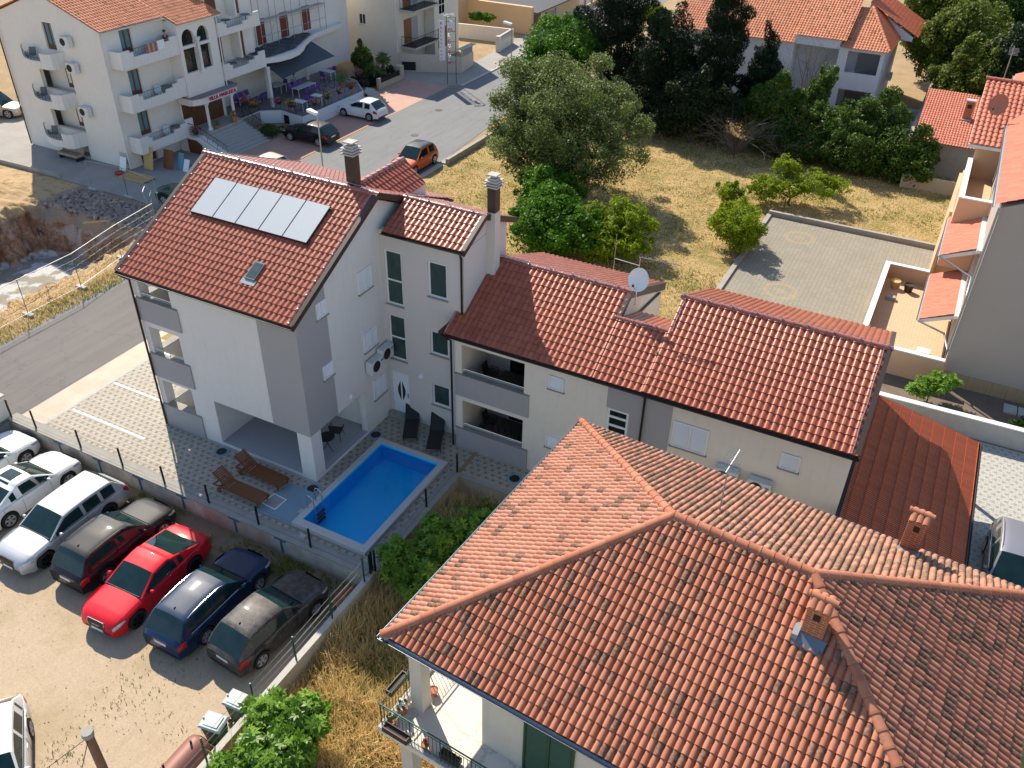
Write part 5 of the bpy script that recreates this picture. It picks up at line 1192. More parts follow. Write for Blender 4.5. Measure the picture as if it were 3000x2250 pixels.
    if rings:
        mb = MB()
        for i in range(4): c = -.12+i*.08; mb.tube([(h+.03-.022*(1+math.sin(a)), c+.052*math.cos(a), hood-.17+.052*math.sin(a)) for a in [q*math.pi/8 for q in range(17)]], .008, 5)
        mb.build('emblem', M_alu, gr, smooth=60, world=False)
        mb = MB(); P_ = [(-.033, -wn*.5, -.04), (-.033, wn*.5, -.04), (.022, wn*.54, -.17), (.022, wn*.43, -.51), (.022, -wn*.43, -.51), (.022, -wn*.54, -.17), (-.033, -wn*.5, -.04)]; mb.tube([(h+c_, a, hood+b) for c_, a, b in P_], .01, 5); mb.build('grille_frame', M_alu, gr, world=False)
    mb = MB(); mb.box(-h-.012, -h+.02, -.26, .26, belt-.33, belt-.22); mb.build('number_plate', M_plate, t, world=False)
    mb = MB(); mb.box(-h-.014, -h+.03, -Wd*.36, Wd*.36, sill+.06, sill+.14); mb.build('bumper_strip', M_dark, t, world=False)
    for s in (-1, 1):
        mb = MB(); mb.ball((cw-.36*k_, s*(Wd/2+.06), belt+.05), .07, .10, .07, 10, 6); mb.build('wing_mirror', mat, t, smooth=60, world=False)
        mb = MB(); mb.tube([(cw-.36*k_, s*(Wd/2-.1), belt-.02), (cw-.36*k_, s*(Wd/2+.04), belt+.02)], .02, 5); mb.build('mirror_arm', M_dark, t, world=False)
    if detail:
        mb = MB()
        dx = [cw-.3*k_, pil[0], (pil[1] if len(pil) > 1 and kind != 'coupe' else None)]
        for s in (-1, 1):
            for x in dx:
                if x is None or abs(x-xr) < ra*.9 and False: continue
                pts = [surf(x, s, q)+Vector((0, s*.002, .001)) for q in np.linspace(5, 8.4, 10)]; mb.tube(pts, .006, 4)
            mb.tube([surf(x, s, 8.3)+Vector((0, s*.002, 0)) for x in np.linspace(xf-ra-.05, xr+ra+.05, 6)], .006, 4)
        pts = [surf(x, s_, 3.3)+Vector((0, 0, .003)) for s_ in (1,) for x in np.linspace(h-.3, cw-.05, 8)]; mb.tube(pts, .005, 4)
        pts = [surf(x, -1, 3.3)+Vector((0, 0, .003)) for x in np.linspace(h-.3, cw-.05, 8)]; mb.tube(pts, .005, 4)
        mb.build('panel_gap', M_dark, t, world=False)
        for s in (-1, 1):
            for x in [pil[0]+.12]+([pil[1]+.1] if len(pil) > 1 and kind != 'coupe' else []):
                p = surf(x, s, 5.6); MB().box(p.x, p.x+.17, min(p.y, p.y+s*.02), max(p.y, p.y+s*.02), p.z-.012, p.z+.014).build('door_handle', mat, t, world=False)
        # wipers and cowl
        mb = MB(); mb.tube([(cw+.0, y, zt(cw)+.022) for y in np.linspace(-hw_(cw)*.8, hw_(cw)*.8, 5)], .02, 5); mb.build('wiper', M_dark, t, world=False)
        # waistline trim
        mb = MB()
        for s in (-1, 1): mb.tube([(x, s*(hw_(x)*.937+.006), zt(x)-.04+.012) for x in np.linspace(cw-.15, rr, 14)], .009, 4)
        mb.build('window_trim', M_dark if rails is None else rails, t, world=False)
    # seats and dashboard behind the glass are dark: roof rails, aerial
    if rails is not None:
        for s in (-1, 1):
            pts = [(x, s*(gsec(x)[3][0]*.95), gsec(x)[3][1]+.055) for x in np.linspace(rf-.15, rr+.15, 9)]; pts[0] = (pts[0][0], pts[0][1], pts[0][2]-.04); pts[-1] = (pts[-1][0], pts[-1][1], pts[-1][2]-.04)
            MB().tube(pts, .014, 6).build('roof_rail', rails, t, smooth=50, world=False)
    if kind in ('estate', 'hatch', 'suv'):
        x = rr+.25; MB().ball((x, 0, gsec(x)[6][1]+.015), .05, .015, .03, 8, 5).build('aerial', M_dark, t, world=False)
    if sunroof:
        x0, x1 = rf-.12, rf-.85; V = []
        for i in range(5):
            x = x0+(x1-x0)*i/4; g_ = gsec(x); yy = g_[5][0]*.82
            V += [(x, -yy, g_[5][1]+.012), (x, 0, g_[6][1]+.008), (x, yy, g_[5][1]+.012)]
        MB().add(V, [(i*3+j, i*3+j+1, i*3+j+4, i*3+j+3) for i in range(4) for j in range(2)]).build('sunroof', M_cglass, t, world=False)
    ty = Wd/2-.105
    for x in (xf, xr):
        for s in (-1, 1): wheel(t, x, s*ty, r, rim or M_rim, s, spokes, dbl)
    t.location = loc; t.rotation_euler.z = rz; return t, xf, xr
def place(x, y, heading, front_axle=True, z=-.9, wb=2.7, L=4.5, fo=.85, sc=1.04):
    """location so that the front axle sits at x, y with the nose along heading"""
    xf = (L/2-fo)*sc; return (x-xf*math.cos(heading), y-xf*math.sin(heading), z)
P_white = paint('paint_white', (.74, .75, .73), 0, .3, .03); P_silver = paint('paint_silver', (.48, .49, .51), .4, .4, .03); P_black = paint('paint_black', (.008, .007, .009), 0, .5, .02)
P_red = paint('paint_red', (.62, .006, .02), 0, .5, .01); P_blue = paint('paint_blue', (.003, .022, .065), 0, .42, .02); P_grey = paint('paint_greybrown', (.032, .029, .029), 0, .45, .22); P_orange = paint('paint_orange', (.55, .10, .02), 0, .45, .03); P_green = paint('paint_green', (.01, .05, .045), .3, .25, .05); P_beige = paint('paint_beige', (.45, .36, .27), .2, .45, .1); P_sil2 = paint('paint_silver_blue', (.26, .26, .30), .4, .4, .04)
N = R(90); S_ = R(-90); GC = 'cars parked in the gravel lot'
car('white car at the far left of the lot, nose to the wall', 'car', place(-13.25, -4.3, N, L=4.7), N, P_white, 4.7, 1.8, 1.44, 2.76, .85, .335, 'sedan', group=GC)
car('white saloon with sunroof beside the silver estate, nose to the wall', 'car', place(-10.5, -4.43, N, L=4.6), N, P_white, 4.6, 1.78, 1.42, 2.66, .82, .335, 'sedan', sunroof=True, group=GC, rim=M_rim, spokes=5)
car('silver estate car with white sunlit roof and black wheels', 'car', place(-7.5, -7.95, S_, L=4.85), S_, P_silver, 4.85, 1.86, 1.46, 2.85, .87, .345, 'estate', rim=M_rimd, tail_tall=True, group=GC)
car('black crossover with its rear to the lot, between silver estate and red car', 'car', place(-4.85, -4.68, N, L=4.45), N, P_black, 4.45, 1.8, 1.53, 2.62, .85, .345, 'suv', group=GC, rails=M_dark)
car('bright red coupe with black wheels facing away from the wall', 'car', place(-2.33, -8.42, S_+R(2), L=4.65), S_+R(2), P_red, 4.65, 1.83, 1.38, 2.74, .88, .345, 'coupe', rim=M_rimd, rings=True, group=GC)
car('dark blue estate car with silver roof rails between the red and grey cars', 'car', place(.3, -5.01, N, L=4.58), N, P_blue, 4.58, 1.77, 1.48, 2.6, .88, .33, 'estate', rails=M_alu, group=GC)
car('dusty dark grey hatchback nearest to the wire fence', 'car', place(2.88, -4.92, N-R(5), L=4.2), N-R(5), P_grey, 4.2, 1.74, 1.46, 2.52, .85, .32, 'hatch', pillars=[.18, -.75], group=GC)
car('white car cut by the left frame edge, alone on the gravel', 'car', place(.57, -15.39, R(-38), L=4.5), R(-38), P_white, 4.5, 1.78, 1.46, 2.65, .85, .33, 'hatch', group=GC)
car('white hatchback parked on the pink pavement by the restaurant terrace', 'car', place(-26.95, 39.3, R(180), z=.01, L=4.05), R(180), P_white, 4.05, 1.75, 1.45, 2.5, .8, .32, 'hatch')
car('black hatchback parked on the pink pavement behind the street lamp', 'car', place(-27.0, 32.3, R(181), z=.01, L=4.25), R(181), P_black, 4.25, 1.8, 1.45, 2.6, .85, .33, 'hatch', rim=M_rim)
car('beige car whose roof shows above the red roof ridge', 'car', place(-25.4, 25.1, R(174), z=.01, L=4.3), R(174), P_beige, 4.3, 1.75, 1.5, 2.55, .85, .32, 'hatch', detail=False)
car('orange crossover with black roof parked at the street kerb', 'car', place(-15.5, 30.25, S_, z=.01, L=4.15), S_, P_orange, 4.15, 1.8, 1.56, 2.6, .85, .34, 'suv', roof_mat=P_black)
car('dark green car mostly hidden behind the red roof edge', 'car', place(-26.3, 18.3, R(186), z=.01, L=4.2), R(186), P_green, 4.2, 1.72, 1.42, 2.5, .85, .32, 'sedan', detail=False)
car('silver people carrier on the pale pavers at the right frame edge', 'car', place(25.65, 6.1, S_, z=.01, L=4.6), S_, P_sil2, 4.6, 1.85, 1.62, 2.75, .9, .34, 'suv', rails=M_alu)
car('dusty off road car behind the far left corner of the guesthouse', 'car', place(-50.3, 24.6, R(20), z=.01, L=4.3), R(20), P_beige, 4.3, 1.8, 1.75, 2.55, .8, .38, 'suv', detail=False)
car('grey car parked behind the slatted fence in the far street', 'car', place(-29.3, 90.0, R(100), z=.01, L=4.3), R(100), P_silver, 4.3, 1.8, 1.45, 2.6, .85, .33, 'hatch', detail=False)
# ------------------------------------------------------------------ guesthouse on the far left
V = thing('guesthouse', 'tall cream guesthouse with curved balconies, entrance stairs and orange tiled roof', 'building', (-38, 26, 0))
VG = Fr((0, 20.8, 0), (1, 0, 0), (0, -1, 0)); VF = Fr((-32.9, 0, 0), (0, 1, 0), (1, 0, 0)); VS = Fr((-31.7, 0, 0), (0, 1, 0), (1, 0, 0))
mb = MB(); gh = [(-38.5, -37.55, 7.7, 9.5), (-38.5, -37.5, 4.9, 6.7), (-38.5, -37.5, 2.05, 3.8), (-40.0, -37.2, .02, 1.0)]
gh = [(-38.5, -37.55, 7.7, 9.5), (-40.1, -36.8, 4.8, 6.66), (-40.1, -36.8, 2.0, 3.88), (-40.0, -37.0, .05, 1.05)]
wall(V, '', None, VG, -43.4, -32.9, 0, 9.5, gh, .3, mb)
mb.ext([(-43.4, 20.8, 9.5), (-38.15, 20.8, 11.4), (-32.9, 20.8, 9.5)], (0, .3, 0))
wall(V, '', None, VF, 21.1, 31, 0, 9.5, [(22.35, 23.35, 7.75, 9.45), (22.35, 23.35, 4.85, 6.6), (22.35, 23.35, 2.0, 3.8), (21.9, 23.4, .02, 1.1)], .3, mb)
mb.box(-43.4, -43.1, 21.1, 36, 0, 9.5); mb.box(-40.3, -36.6, 21.7, 21.9, 0, 6.8)
mb.box(-43.0, -37.0, 31, 46, 1.0, 5.0); mb.box(-38, -33.0, 31.0, 35.0, 4.2, 4.44); mb.box(-37.5, -36.9, 44.5, 50, 1.0, 4.4); mb.box(-36.6, -34.2, 36.5, 36.8, 5.0, 9.2); mb.box(-43.1, -34.6, 31, 50, 1.1, 11.5); mb.box(-33.2, -32.9, 31.01, 35.2, 5.2, 11.4)
mb.build('wall', M_hotel, V)
tiled(V, 'roof', M_terrah, (-32.62, 20.6, 9.52), (0, 1, 0), (-5.6, 0, 2.0), [(0, 0), (5.65, 0), (5.65, 5.9), (0, 5.9)], .24, .34, .05, .03, .72, 8, .003, 41)
tiled(V, 'roof', M_terrah, (-31.5, 26.26, 9.08), (0, 1, 0), (-6.7, 0, 2.43), [(0, 0), (4.4, 0), (4.4, 7.1), (0, 7.1)], .24, .34, .05, .03, .72, 8, .003, 42)
tiled(V, 'roof', M_terrah, (-43.7, 31, 9.5), (0, -1, 0), (5.55, 0, 1.98), [(0, 0), (10.4, 0), (10.4, 5.9), (0, 5.9)], .24, .34, .05, .03, .72, 8, .003, 43)
mb = MB(); mb.ext([(-32.7, 20.66, 9.46), (-38.15, 20.66, 11.43), (-38.15, 20.66, 11.3), (-32.7, 20.66, 9.34)], (0, 5.6, 0)); mb.ext([(-31.58, 26.27, 9.04), (-38.1, 26.27, 11.4), (-38.1, 26.27, 11.2), (-31.58, 26.27, 8.92)], (0, 4.35, 0)); pieces(mb, 'roof_deck', M_hotelb, V)
gutter(V, 20.6, 26.2, -32.55, 9.45, .07, M_hotelb, 'y')
# side (round) balconies
def round_balcony(z0, first=False):
    mb = MB(); n = 14; y0 = 20.8; x0, x1 = -41.3, -36.9
    pts = []
    for i in range(n+1):
        u = i/n; pts.append((x0+(x1-x0)*u*.86, y0-1.25*math.sin(min(1, u*1.18)*math.pi*.62)**.9))
    pts.append((x1-.25, y0-.95)); pts.append((x1, y0))
    poly = [(x0, y0-.001)]+pts[1:-1]+[(x1, y0-.001)]; mb.prism(poly[::-1], z0, z0+.18)
    for i, ((a, b_), (c, d)) in enumerate(zip(poly, poly[1:])):
        zt = z0+.5 if i < n-2 else z0+(1.05 if i > n-3 else .85)
        v = Vector((c-a, d-b_, 0)); nn_ = Vector((v.y, -v.x, 0)).normalized()*.12
        mb.ext([(a, b_, z0+.181), (a-nn_.x, b_-nn_.y, z0+.181), (a-nn_.x, b_-nn_.y, zt), (a, b_, zt)], (c-a, d-b_, 0))
    mb.box(x1-.3, x1, y0-.8, y0-.001, z0+.181, z0+1.3) if False else None
    o = mb.build('balcony', M_hotelb, V)
    r = MB(); pr = poly[:n-1]; r.tube([(a, b_, z0+1.0) for a, b_ in pr], .018, 5); r.tube([(a, b_, z0+.72) for a, b_ in pr], .01, 4)
    for a, b_ in pr: r.tube([(a, b_, z0+.5), (a, b_, z0+1.0)], .012, 4)
    r.build('railing', M_iron, o)
for z0 in (6.65, 3.87, 1.05): round_balcony(z0)
M_curt = pm('curtain_teal', (.12, .24, .27), .8, 0, .3, 8)
def french(fr, u0, u1, z0, z1, rec=.12):
    f = MB(); fw = .09; n0, n1 = -rec-.06, -rec
    for a, b_ in ((u0, u0+fw), ((u0+u1)/2-fw*.6, (u0+u1)/2+fw*.6), (u1-fw, u1)): f.box(a, b_, n0, n1, z0, z1, fr)
    f.box(u0+fw, (u0+u1)/2-fw*.6, n0, n1-.003, z1-fw, z1, fr); f.box((u0+u1)/2+fw*.6, u1-fw, n0, n1-.003, z1-fw, z1, fr); f.box(u0+fw, (u0+u1)/2-fw*.6, n0, n1-.003, z0, z0+.3, fr); f.box((u0+u1)/2+fw*.6, u1-fw, n0, n1-.003, z0, z0+.3, fr)
    o = f.build('balcony_door', M_door, V); MB().box(u0+.02, u1-.02, n0+.012, n0+.025, z0+.05, z1-.02, fr).build('pane', M_curt, o); return o
french(VG, -38.5, -37.55, 7.7, 9.5)
VN = Fr((0, 21.7, 0), (1, 0, 0), (0, -1, 0))
for z0, z1 in ((4.87, 6.6), (2.05, 3.8)): french(VN, -38.5, -37.6, z0, z1, -.01)
for z0, z1 in ((7.75, 9.45), (4.85, 6.6), (2.0, 3.8)): french(VF, 22.35, 23.35, z0, z1)
MB().box(21.95, 23.35, -.2, -.16, .03, 1.1, VF).build('cellar_door', M_door, V)
# front balconies with stepped parapets
def front_balcony(y0, y1, z0, h, xo=-31.7, steps=True):
    mb = MB(); mb.box(-32.89, xo, y0, y1, z0, z0+.16)
    pr = [(0, h), (.8, h), (.8, h-.18), (1.1, h-.18), (1.1, h-.5), (y1-y0-1.9, h-.5), (y1-y0-1.9, h-.3), (y1-y0-1.2, h-.3), (y1-y0-1.2, h-.1), (y1-y0-.7, h-.1), (y1-y0-.7, h+.12), (y1-y0, h+.12)]
    z = z0+.161; pts = [(xo, y0, z)]+[(xo, y0+a, z0+b_) for a, b_ in pr]+[(xo, y1, z)]
    mb.ext(pts, (-.13, 0, 0)); mb.box(-32.89, xo-.131, y0, y0+.13, z, z0+h-.02)
    o = mb.build('balcony', M_hotelb, V); r = MB(); r.tube([(xo-.06, y0+1.1, z0+h+.02), (xo-.06, y1-1.9, z0+h+.02)], .015, 5); n = int((y1-y0-3)/.25)
    for i in range(n+1): yy = y0+1.1+(y1-y0-3.0)*i/n; r.tube([(xo-.06, yy, z0+h-.5), (xo-.06, yy, z0+h+.02)], .009, 4)
    r.build('railing', M_iron, o); return o
for z0 in (7.08, 4.15, 1.2): front_balcony(21.1, 26.25, z0, 1.18)
front_balcony(30.15, 34.9, 7.45, .95); front_balcony(30.15, 35.0, 4.25, 1.15)
for z0, z1 in ((5.2, 9.0), (7.45, 11.0)):
    for yy in (30.6, 33.0): MB().box(yy, yy+1.0, .002, .06, (z0 if z0 < 6 else 8.4), (z0+2.0 if z0 < 6 else 10.4), Fr((-32.9, 0, 0), (0, 1, 0), (1, 0, 0))).build('balcony_door', M_door, V)
mb = MB(); mb.box(-32.8, -31.9, 32.6, 32.75, 5.4, 7.44); mb.box(-32.8, -31.9, 32.6, 32.75, 8.5, 10.2); pieces(mb, 'partition', M_hotelb, V)
# projecting stair block with twin arches
def arch_wall(yo, w_, zs, rise, n=10): return [(yo+w_/2-w_/2*math.cos(math.pi*i/n), zs+rise*math.sin(math.pi*i/n)) for i in range(n+1)]
mb = MB(); y0, y1 = 26.3, 30.1
A1 = arch_wall(26.62, 1.25, 7.9, .7); A2 = arch_wall(28.12, 1.15, 7.9, .7)
def slab(pts): mb.ext([(-31.7, a, b_) for a, b_ in pts], (-.35, 0, 0))
slab([(y0, 3.45), (26.62, 3.45), (26.62, 7.9), (y0, 7.9)]); slab([(27.87, 5.6), (28.12, 5.6), (28.12, 7.9), (27.87, 7.9)]); slab([(29.27, 3.45), (y1, 3.45), (y1, 7.9), (29.27, 7.9)]); slab([(26.62, 3.45), (29.27, 3.45), (29.27, 5.6), (26.62, 5.6)])
slab([(26.62, 7.3), (27.87, 7.3), (27.87, 7.5), (26.62, 7.5)]); slab([(28.12, 7.3), (29.27, 7.3), (29.27, 7.5), (28.12, 7.5)])
slab([(y0, 7.9)]+A1[:1]+[(q[0], q[1]) for q in A1[1:]]+[(27.87, 7.9), (28.0, 7.9), (28.0, 9.0), (y0, 9.0)]); slab([(28.0, 7.9), (28.12, 7.9)]+A2[1:]+[(y1, 7.9), (y1, 9.0), (28.0, 9.0)])
mb.box(-32.89, -32.06, y0, y0+.2, 3.45, 9.2); mb.box(-32.89, -32.06, y1-.2, y1, 3.45, 9.2); mb.box(-32.7, -31.7, y0, y1, 3.3, 3.44)
mb.build('stair_block', M_hotel, V)
M_wine = pm('frame_wine', (.17, .03, .025), .5, 0, .2)
def arched_window(yo, w_, z0, z1, arch):
    if arch: pts = [(yo, z0), (yo+w_, z0)]+arch_wall(yo, w_, z1, .7)[::-1]
    else: pts = [(yo, z0), (yo+w_, z0), (yo+w_, z1), (yo, z1)]
    o = MB().ext([(-31.97, a, b_) for a, b_ in pts], (-.02, 0, 0)).build('window', M_glass, V); mb = MB(); mb.tube([(-31.95, a, b_) for a, b_ in pts+[pts[0]]], .035, 4); mb.build('frame', M_wine, o)
for yo, w_ in ((26.62, 1.25), (28.12, 1.15)): arched_window(yo, w_, 5.6, 7.3, False); arched_window(yo, w_, 7.5, 7.9, True)
mb = MB(); mb.lathe([(.22, 5.45), (.22, 5.6), (.12, 5.7), (.11, 7.7), (.2, 7.85), (.22, 7.95)], (-31.55, 28.0, 0), 14); mb.build('column', M_hotelb, V, smooth=40)
# entrance canopy, columns, doors and stairs
mb = MB(); mb.prism([(-32.8, 26.2), (-31.3, 26.2), (-31.0, 26.8), (-31.0, 30.4), (-31.4, 31.0), (-32.8, 31.0)], 3.4, 3.88); mb.build('canopy', M_hotelb, V)
mb = MB(); mb.prism([(-32.7, 26.1), (-31.2, 26.1), (-30.9, 26.75), (-30.9, 30.45), (-31.35, 31.1), (-32.7, 31.1)], 3.881, 3.93); mb.build('canopy_roof', pm('canopy_stone', (.26, .22, .22), .9, 0, .3, 20, fine=.4), V)
for yy in (27.4, 30.1):
    mb = MB(); mb.lathe([(.2, 1.3), (.2, 1.4), (.12, 1.5), (.115, 3.1), (.22, 3.3), (.24, 3.4)], (-31.25, yy, 0), 14); mb.build('column', M_hotelb, V, smooth=40)
mb = MB(); mb.box(-32.89, -32.8, 26.5, 30.6, 1.3, 3.38); d = mb.build('entrance_door', M_door, V); mb = MB()
for i in range(7):
    for j in range(3):
        if i in (3,): continue
        mb.box(-32.8, -32.78, 26.75+i*.52, 27.1+i*.52, 2.0+j*.42, 2.3+j*.42)
mb.build('door_panes', glass('door_pane', (.10, .07, .04), .1), d)
M_step = pm('stair_stone', (.42, .40, .37), .85, 0, .15, 5, fine=.2)
mb = MB(); n = 9
for i in range(n): mb.box(-32.88, -30.9+i*.33, 26.3+.0*i, 30.55, 1.3-(i+1)*.145+.0, 1.3-i*.145-.002)
mb.build('entrance_stairs', M_step, V)
mb = MB(); mb.ext([(-32.8, 25.6, 0), (-28.1, 25.6, 0), (-28.1, 25.6, .12), (-30.9, 25.6, 1.25), (-32.8, 25.6, 1.25)], (0, .69, 0)); mb.build('stair_flank', M_hotel, V)
MB().ext([(-31.9, 25.59, .02), (-30.5, 25.59, .02), (-30.5, 25.59, .75), (-31.0, 25.59, 1.05), (-31.9, 25.59, 1.05)], (0, -.03, 0)).build('cellar_door', M_door, V)
def slope_rail(pts, nm='railing', h=.95, step=.16, par=None):
    mb = MB(); pts = [Vector(p) for p in pts]; up = Vector((0, 0, h)); mb.tube([p+up for p in pts], .022, 5); mb.tube([p+up*.15 for p in pts], .012, 4)
    for a, b_ in zip(pts, pts[1:]):
        n = max(1, int((b_-a).length/step))
        for i in range(n+1): q = a+(b_-a)*i/n; mb.tube([q, q+up], .01 if i % 6 else .02, 4)
        for i in range(0, n, 3): q = a+(b_-a)*(i+.5)/n+up*.55; mb.ball(q, .035, n=6, m=4)
    return mb.build(nm, M_iron, par or V)
slope_rail([(-32.0, 25.7, 1.25), (-30.9, 25.7, 1.25), (-28.2, 25.75, .15)]); slope_rail([(-31.6, 30.7, 1.3), (-30.9, 30.7, 1.3), (-28.2, 30.7, .1)])
# letters
def text3d(s_, name, size, origin, u, up, mat, parent, depth=.03, align='LEFT'):
    c = bpy.data.curves.new(name, 'FONT'); c.body = s_; c.size = size; c.extrude = depth; c.align_x = align
    o = bpy.data.objects.new(name, c); COL.objects.link(o); bpy.context.view_layer.update()
    me = bpy.data.meshes.new_from_object(o); bpy.data.objects.remove(o); me.name = name
    u = Vector(u).normalized(); up = Vector(up).normalized(); n = u.cross(up); T = Matrix((u, up, n)).transposed().to_4x4(); T.translation = Vector(origin)-ORG.get(parent.name, Vector((0, 0, 0)))
    me.transform(T); me.materials.clear(); me.materials.append(mat); ob = bpy.data.objects.new(name, me); COL.objects.link(ob); ob.parent = parent; ORG[ob.name] = ORG.get(parent.name, Vector((0, 0, 0))); return ob
M_mag = pm('sign_magenta', (.50, .01, .16), .5, 0, .1)
text3d('VILLA MARUSKA', 'lettering', .40, (-30.96, 27.5, 3.5), (0, 1, 0), (0, 0, 1), M_mag, V)
MB().box(-32.0, -31.6, 30.7, 30.72, 2.2, 2.9).build('wall_sign', pm('sign_blue', (.02, .03, .22), .5, 0, .1), V)
# restaurant terrace
mb = MB(); mb.prism([(-36.9, 31.2), (-31.6, 31.2), (-31.6, 33.4), (-30.3, 34.4), (-27.65, 33.9), (-27.65, 42.3), (-30.0, 44.6), (-36.9, 46.5)], .02, 1.06); mb.build('terrace', M_white2, V)
mb = MB(); mb.prism([(-36.8, 31.3), (-31.65, 31.3), (-31.65, 33.5), (-30.3, 34.48), (-27.75, 34.02), (-27.75, 42.25), (-30.0, 44.5), (-36.8, 46.4)], 1.061, 1.08); mb.build('terrace_floor', pm('terrace_tiles', (.24, .21, .2), .8, 0, .2, 3), V)
MB().box(-31.62, -31.55, 31.2, 33.3, .02, 1.0).build('stone_facing', pm('stone_rough', (.28, .25, .21), .95, 0, .45, 4, .8, 8), V)
MB().box(-29.9, -29.2, 34.22, 34.3, .1, .8).build('cellar_window', M_glass, V)
slope_rail([(-31.6, 31.3, 1.08), (-31.6, 33.4, 1.08), (-30.3, 34.4, 1.08), (-27.7, 33.95, 1.08), (-27.7, 42.3, 1.08)]); slope_rail([(-27.75, 43.2, 1.08), (-30.0, 44.6, 1.08)])
mb = MB()
for i in range(6): mb.prism([(-27.64, 42.4), (-27.64+.28*(i+1), 42.4), (-27.64+.28*(i+1), 43.6), (-28.3, 43.6)], .02, 1.06-i*.17-.1)
mb.build('terrace_steps', M_step, V)
for x, y in ((-31.45, 34.8), (-33.2, 36.4), (-33.9, 42.5)):
    mb = MB(); mb.lathe([(.16, 1.081), (.15, 1.3), (.15, 4.1), (.2, 4.25)], (x, y, 0), 12); mb.build('column', M_hotelb, V, smooth=40)
for y in (33.0, 35.2, 38, 41): MB().box(-35.2, -34.8, y, y+.4, 1.081, 4.25).build('column', M_hotelb, V)
mb = MB(); CB = [(-32.88, 35.02), (-31.75, 35.02), (-31.2, 36.0), (-31.0, 37.2), (-31.2, 38.6), (-31.8, 39.9), (-32.6, 41.2), (-33.2, 42.6), (-33.6, 43.7), (-33.9, 48.3), (-38, 48.4), (-38, 35.02)]
mb.prism(CB, 4.45, 4.85)
hs = [1.0, 1.0, .95, .65, .5, .65, .95, 1.15, .75, .95, .95]
for i, ((a, b_), (c, d)) in enumerate(zip(CB[:-1], CB[1:-0])):
    if i > 9: break
    v = Vector((c-a, d-b_, 0)); n_ = Vector((-v.y, v.x, 0)).normalized()*.14; mb.ext([(a, b_, 4.851), (a+n_.x, b_+n_.y, 4.851), (a+n_.x, b_+n_.y, 4.85+hs[i]), (a, b_, 4.85+hs[i])], v)
mb.build('large_balcony', M_hotelb, V)
mb = MB(); rs = random.Random(9)
for i in range(12):
    for j in range(26):
        x = -34.4+i*.25; y = 35.3+j*.3
        def zz(a, b_): return 4.97+.035*math.sin(a*5.1+b_*3.3)+.035*math.sin(b_*5-a*2)
        if x > -31.5-max(0, (y-38.5))*.42 - .25: continue
        mb.add([(x, y, zz(x, y)), (x+.25, y, zz(x+.25, y)), (x+.25, y+.3, zz(x+.25, y+.3)), (x, y+.3, zz(x, y+.3))], [(0, 1, 2, 3)])
mb.build('tarpaulin', pm('tarp', (.045, .055, .07), .6, 0, .4, 3), V)
mb = MB(); n = 10; P_ = []
for i in range(n+1):
    u = i/n; P_.append(((-33.0-.3*u, 35.6+7.2*u, 4.42), (-30.9-.7*u, 35.8+8.0*u, 3.15+.12*math.sin(u*3.14))))
for (a, b_), (c, d) in zip(P_, P_[1:]): mb.add([a, b_, d, c], [(0, 1, 2, 3)])
mb.build('awning', pm('awning_fabric', (.05, .07, .085), .8, 0, .15, 2), V)
for yy in (37.5, 40.5, 43.5): MB().box(yy, yy+1.0, .002, .05, 5.0, 7.0, Fr((-34.6, 0, 0), (0, 1, 0), (1, 0, 0))).build('upper_door', M_wine, V)
# scaffolding
t = thing('scaffolding', 'grey tube scaffolding on the guesthouse upper balcony', 'scaffold', (-34, 41, 4.9)); mb = MB()
for y in (37, 39, 41, 43, 45.5):
    for x in (-34.3, -33.6): mb.tube([(x, y, 4.9), (x, y, 10.2)], .03, 5)
for z in (5.9, 6.9, 8.8): mb.tube([(-33.6, 37, z), (-33.6, 45.5, z)], .025, 5)
mb.tube([(-33.6, 37, 4.9), (-33.6, 39, 6.9)], .02, 4); mb.build('tubes', M_pipe, t); MB().box(-34.25, -33.65, 36.8, 45.7, 7.0, 7.05).build('platform', M_pipe, t)
pipe(V, [(-32.8, 20.66, 9.4), (-32.8, 20.66, 0.1)], .05, M_hotelb); pipe(V, [(-43.3, 20.66, 9.3), (-43.3, 20.66, .1)], .05, M_fasc); pipe(V, [(-31.6, 30.2, 9), (-31.6, 30.2, 3.9)], .045, M_hotelb); pipe(V, [(-32.3, 25.9, 3.4), (-32.3, 25.9, 0)], .04, M_hotelb)
MB().box(-33.75, -33.05, .001, .04, .35, 1.2, VG).build('meter_box', M_concl, V)
mb = MB(); mb.box(-44.9, -43.41, 22, 27, 4.2, 5.4); mb.box(-44.9, -43.41, 22, 27, 1.3, 2.5); mb.box(-44.9, -44.6, 22, 22.3, 0, 1.3); mb.box(-44.9, -44.6, 22, 22.3, 2.5, 4.2); mb.build('left_balconies', M_hotelb, V)
GA = 'air conditioners on the guesthouse gable'
ac_unit('topmost air conditioner on the guesthouse gable, by the top round balcony', VG, -36.5, 8.2, .85, .7, .4, False, GA); ac_unit('middle air conditioner on the guesthouse gable', VG, -36.5, 6.45, .85, .7, .4, False, GA); ac_unit('lowest air conditioner on the guesthouse gable', VG, -36.35, 3.45, .85, .7, .4, False, GA)
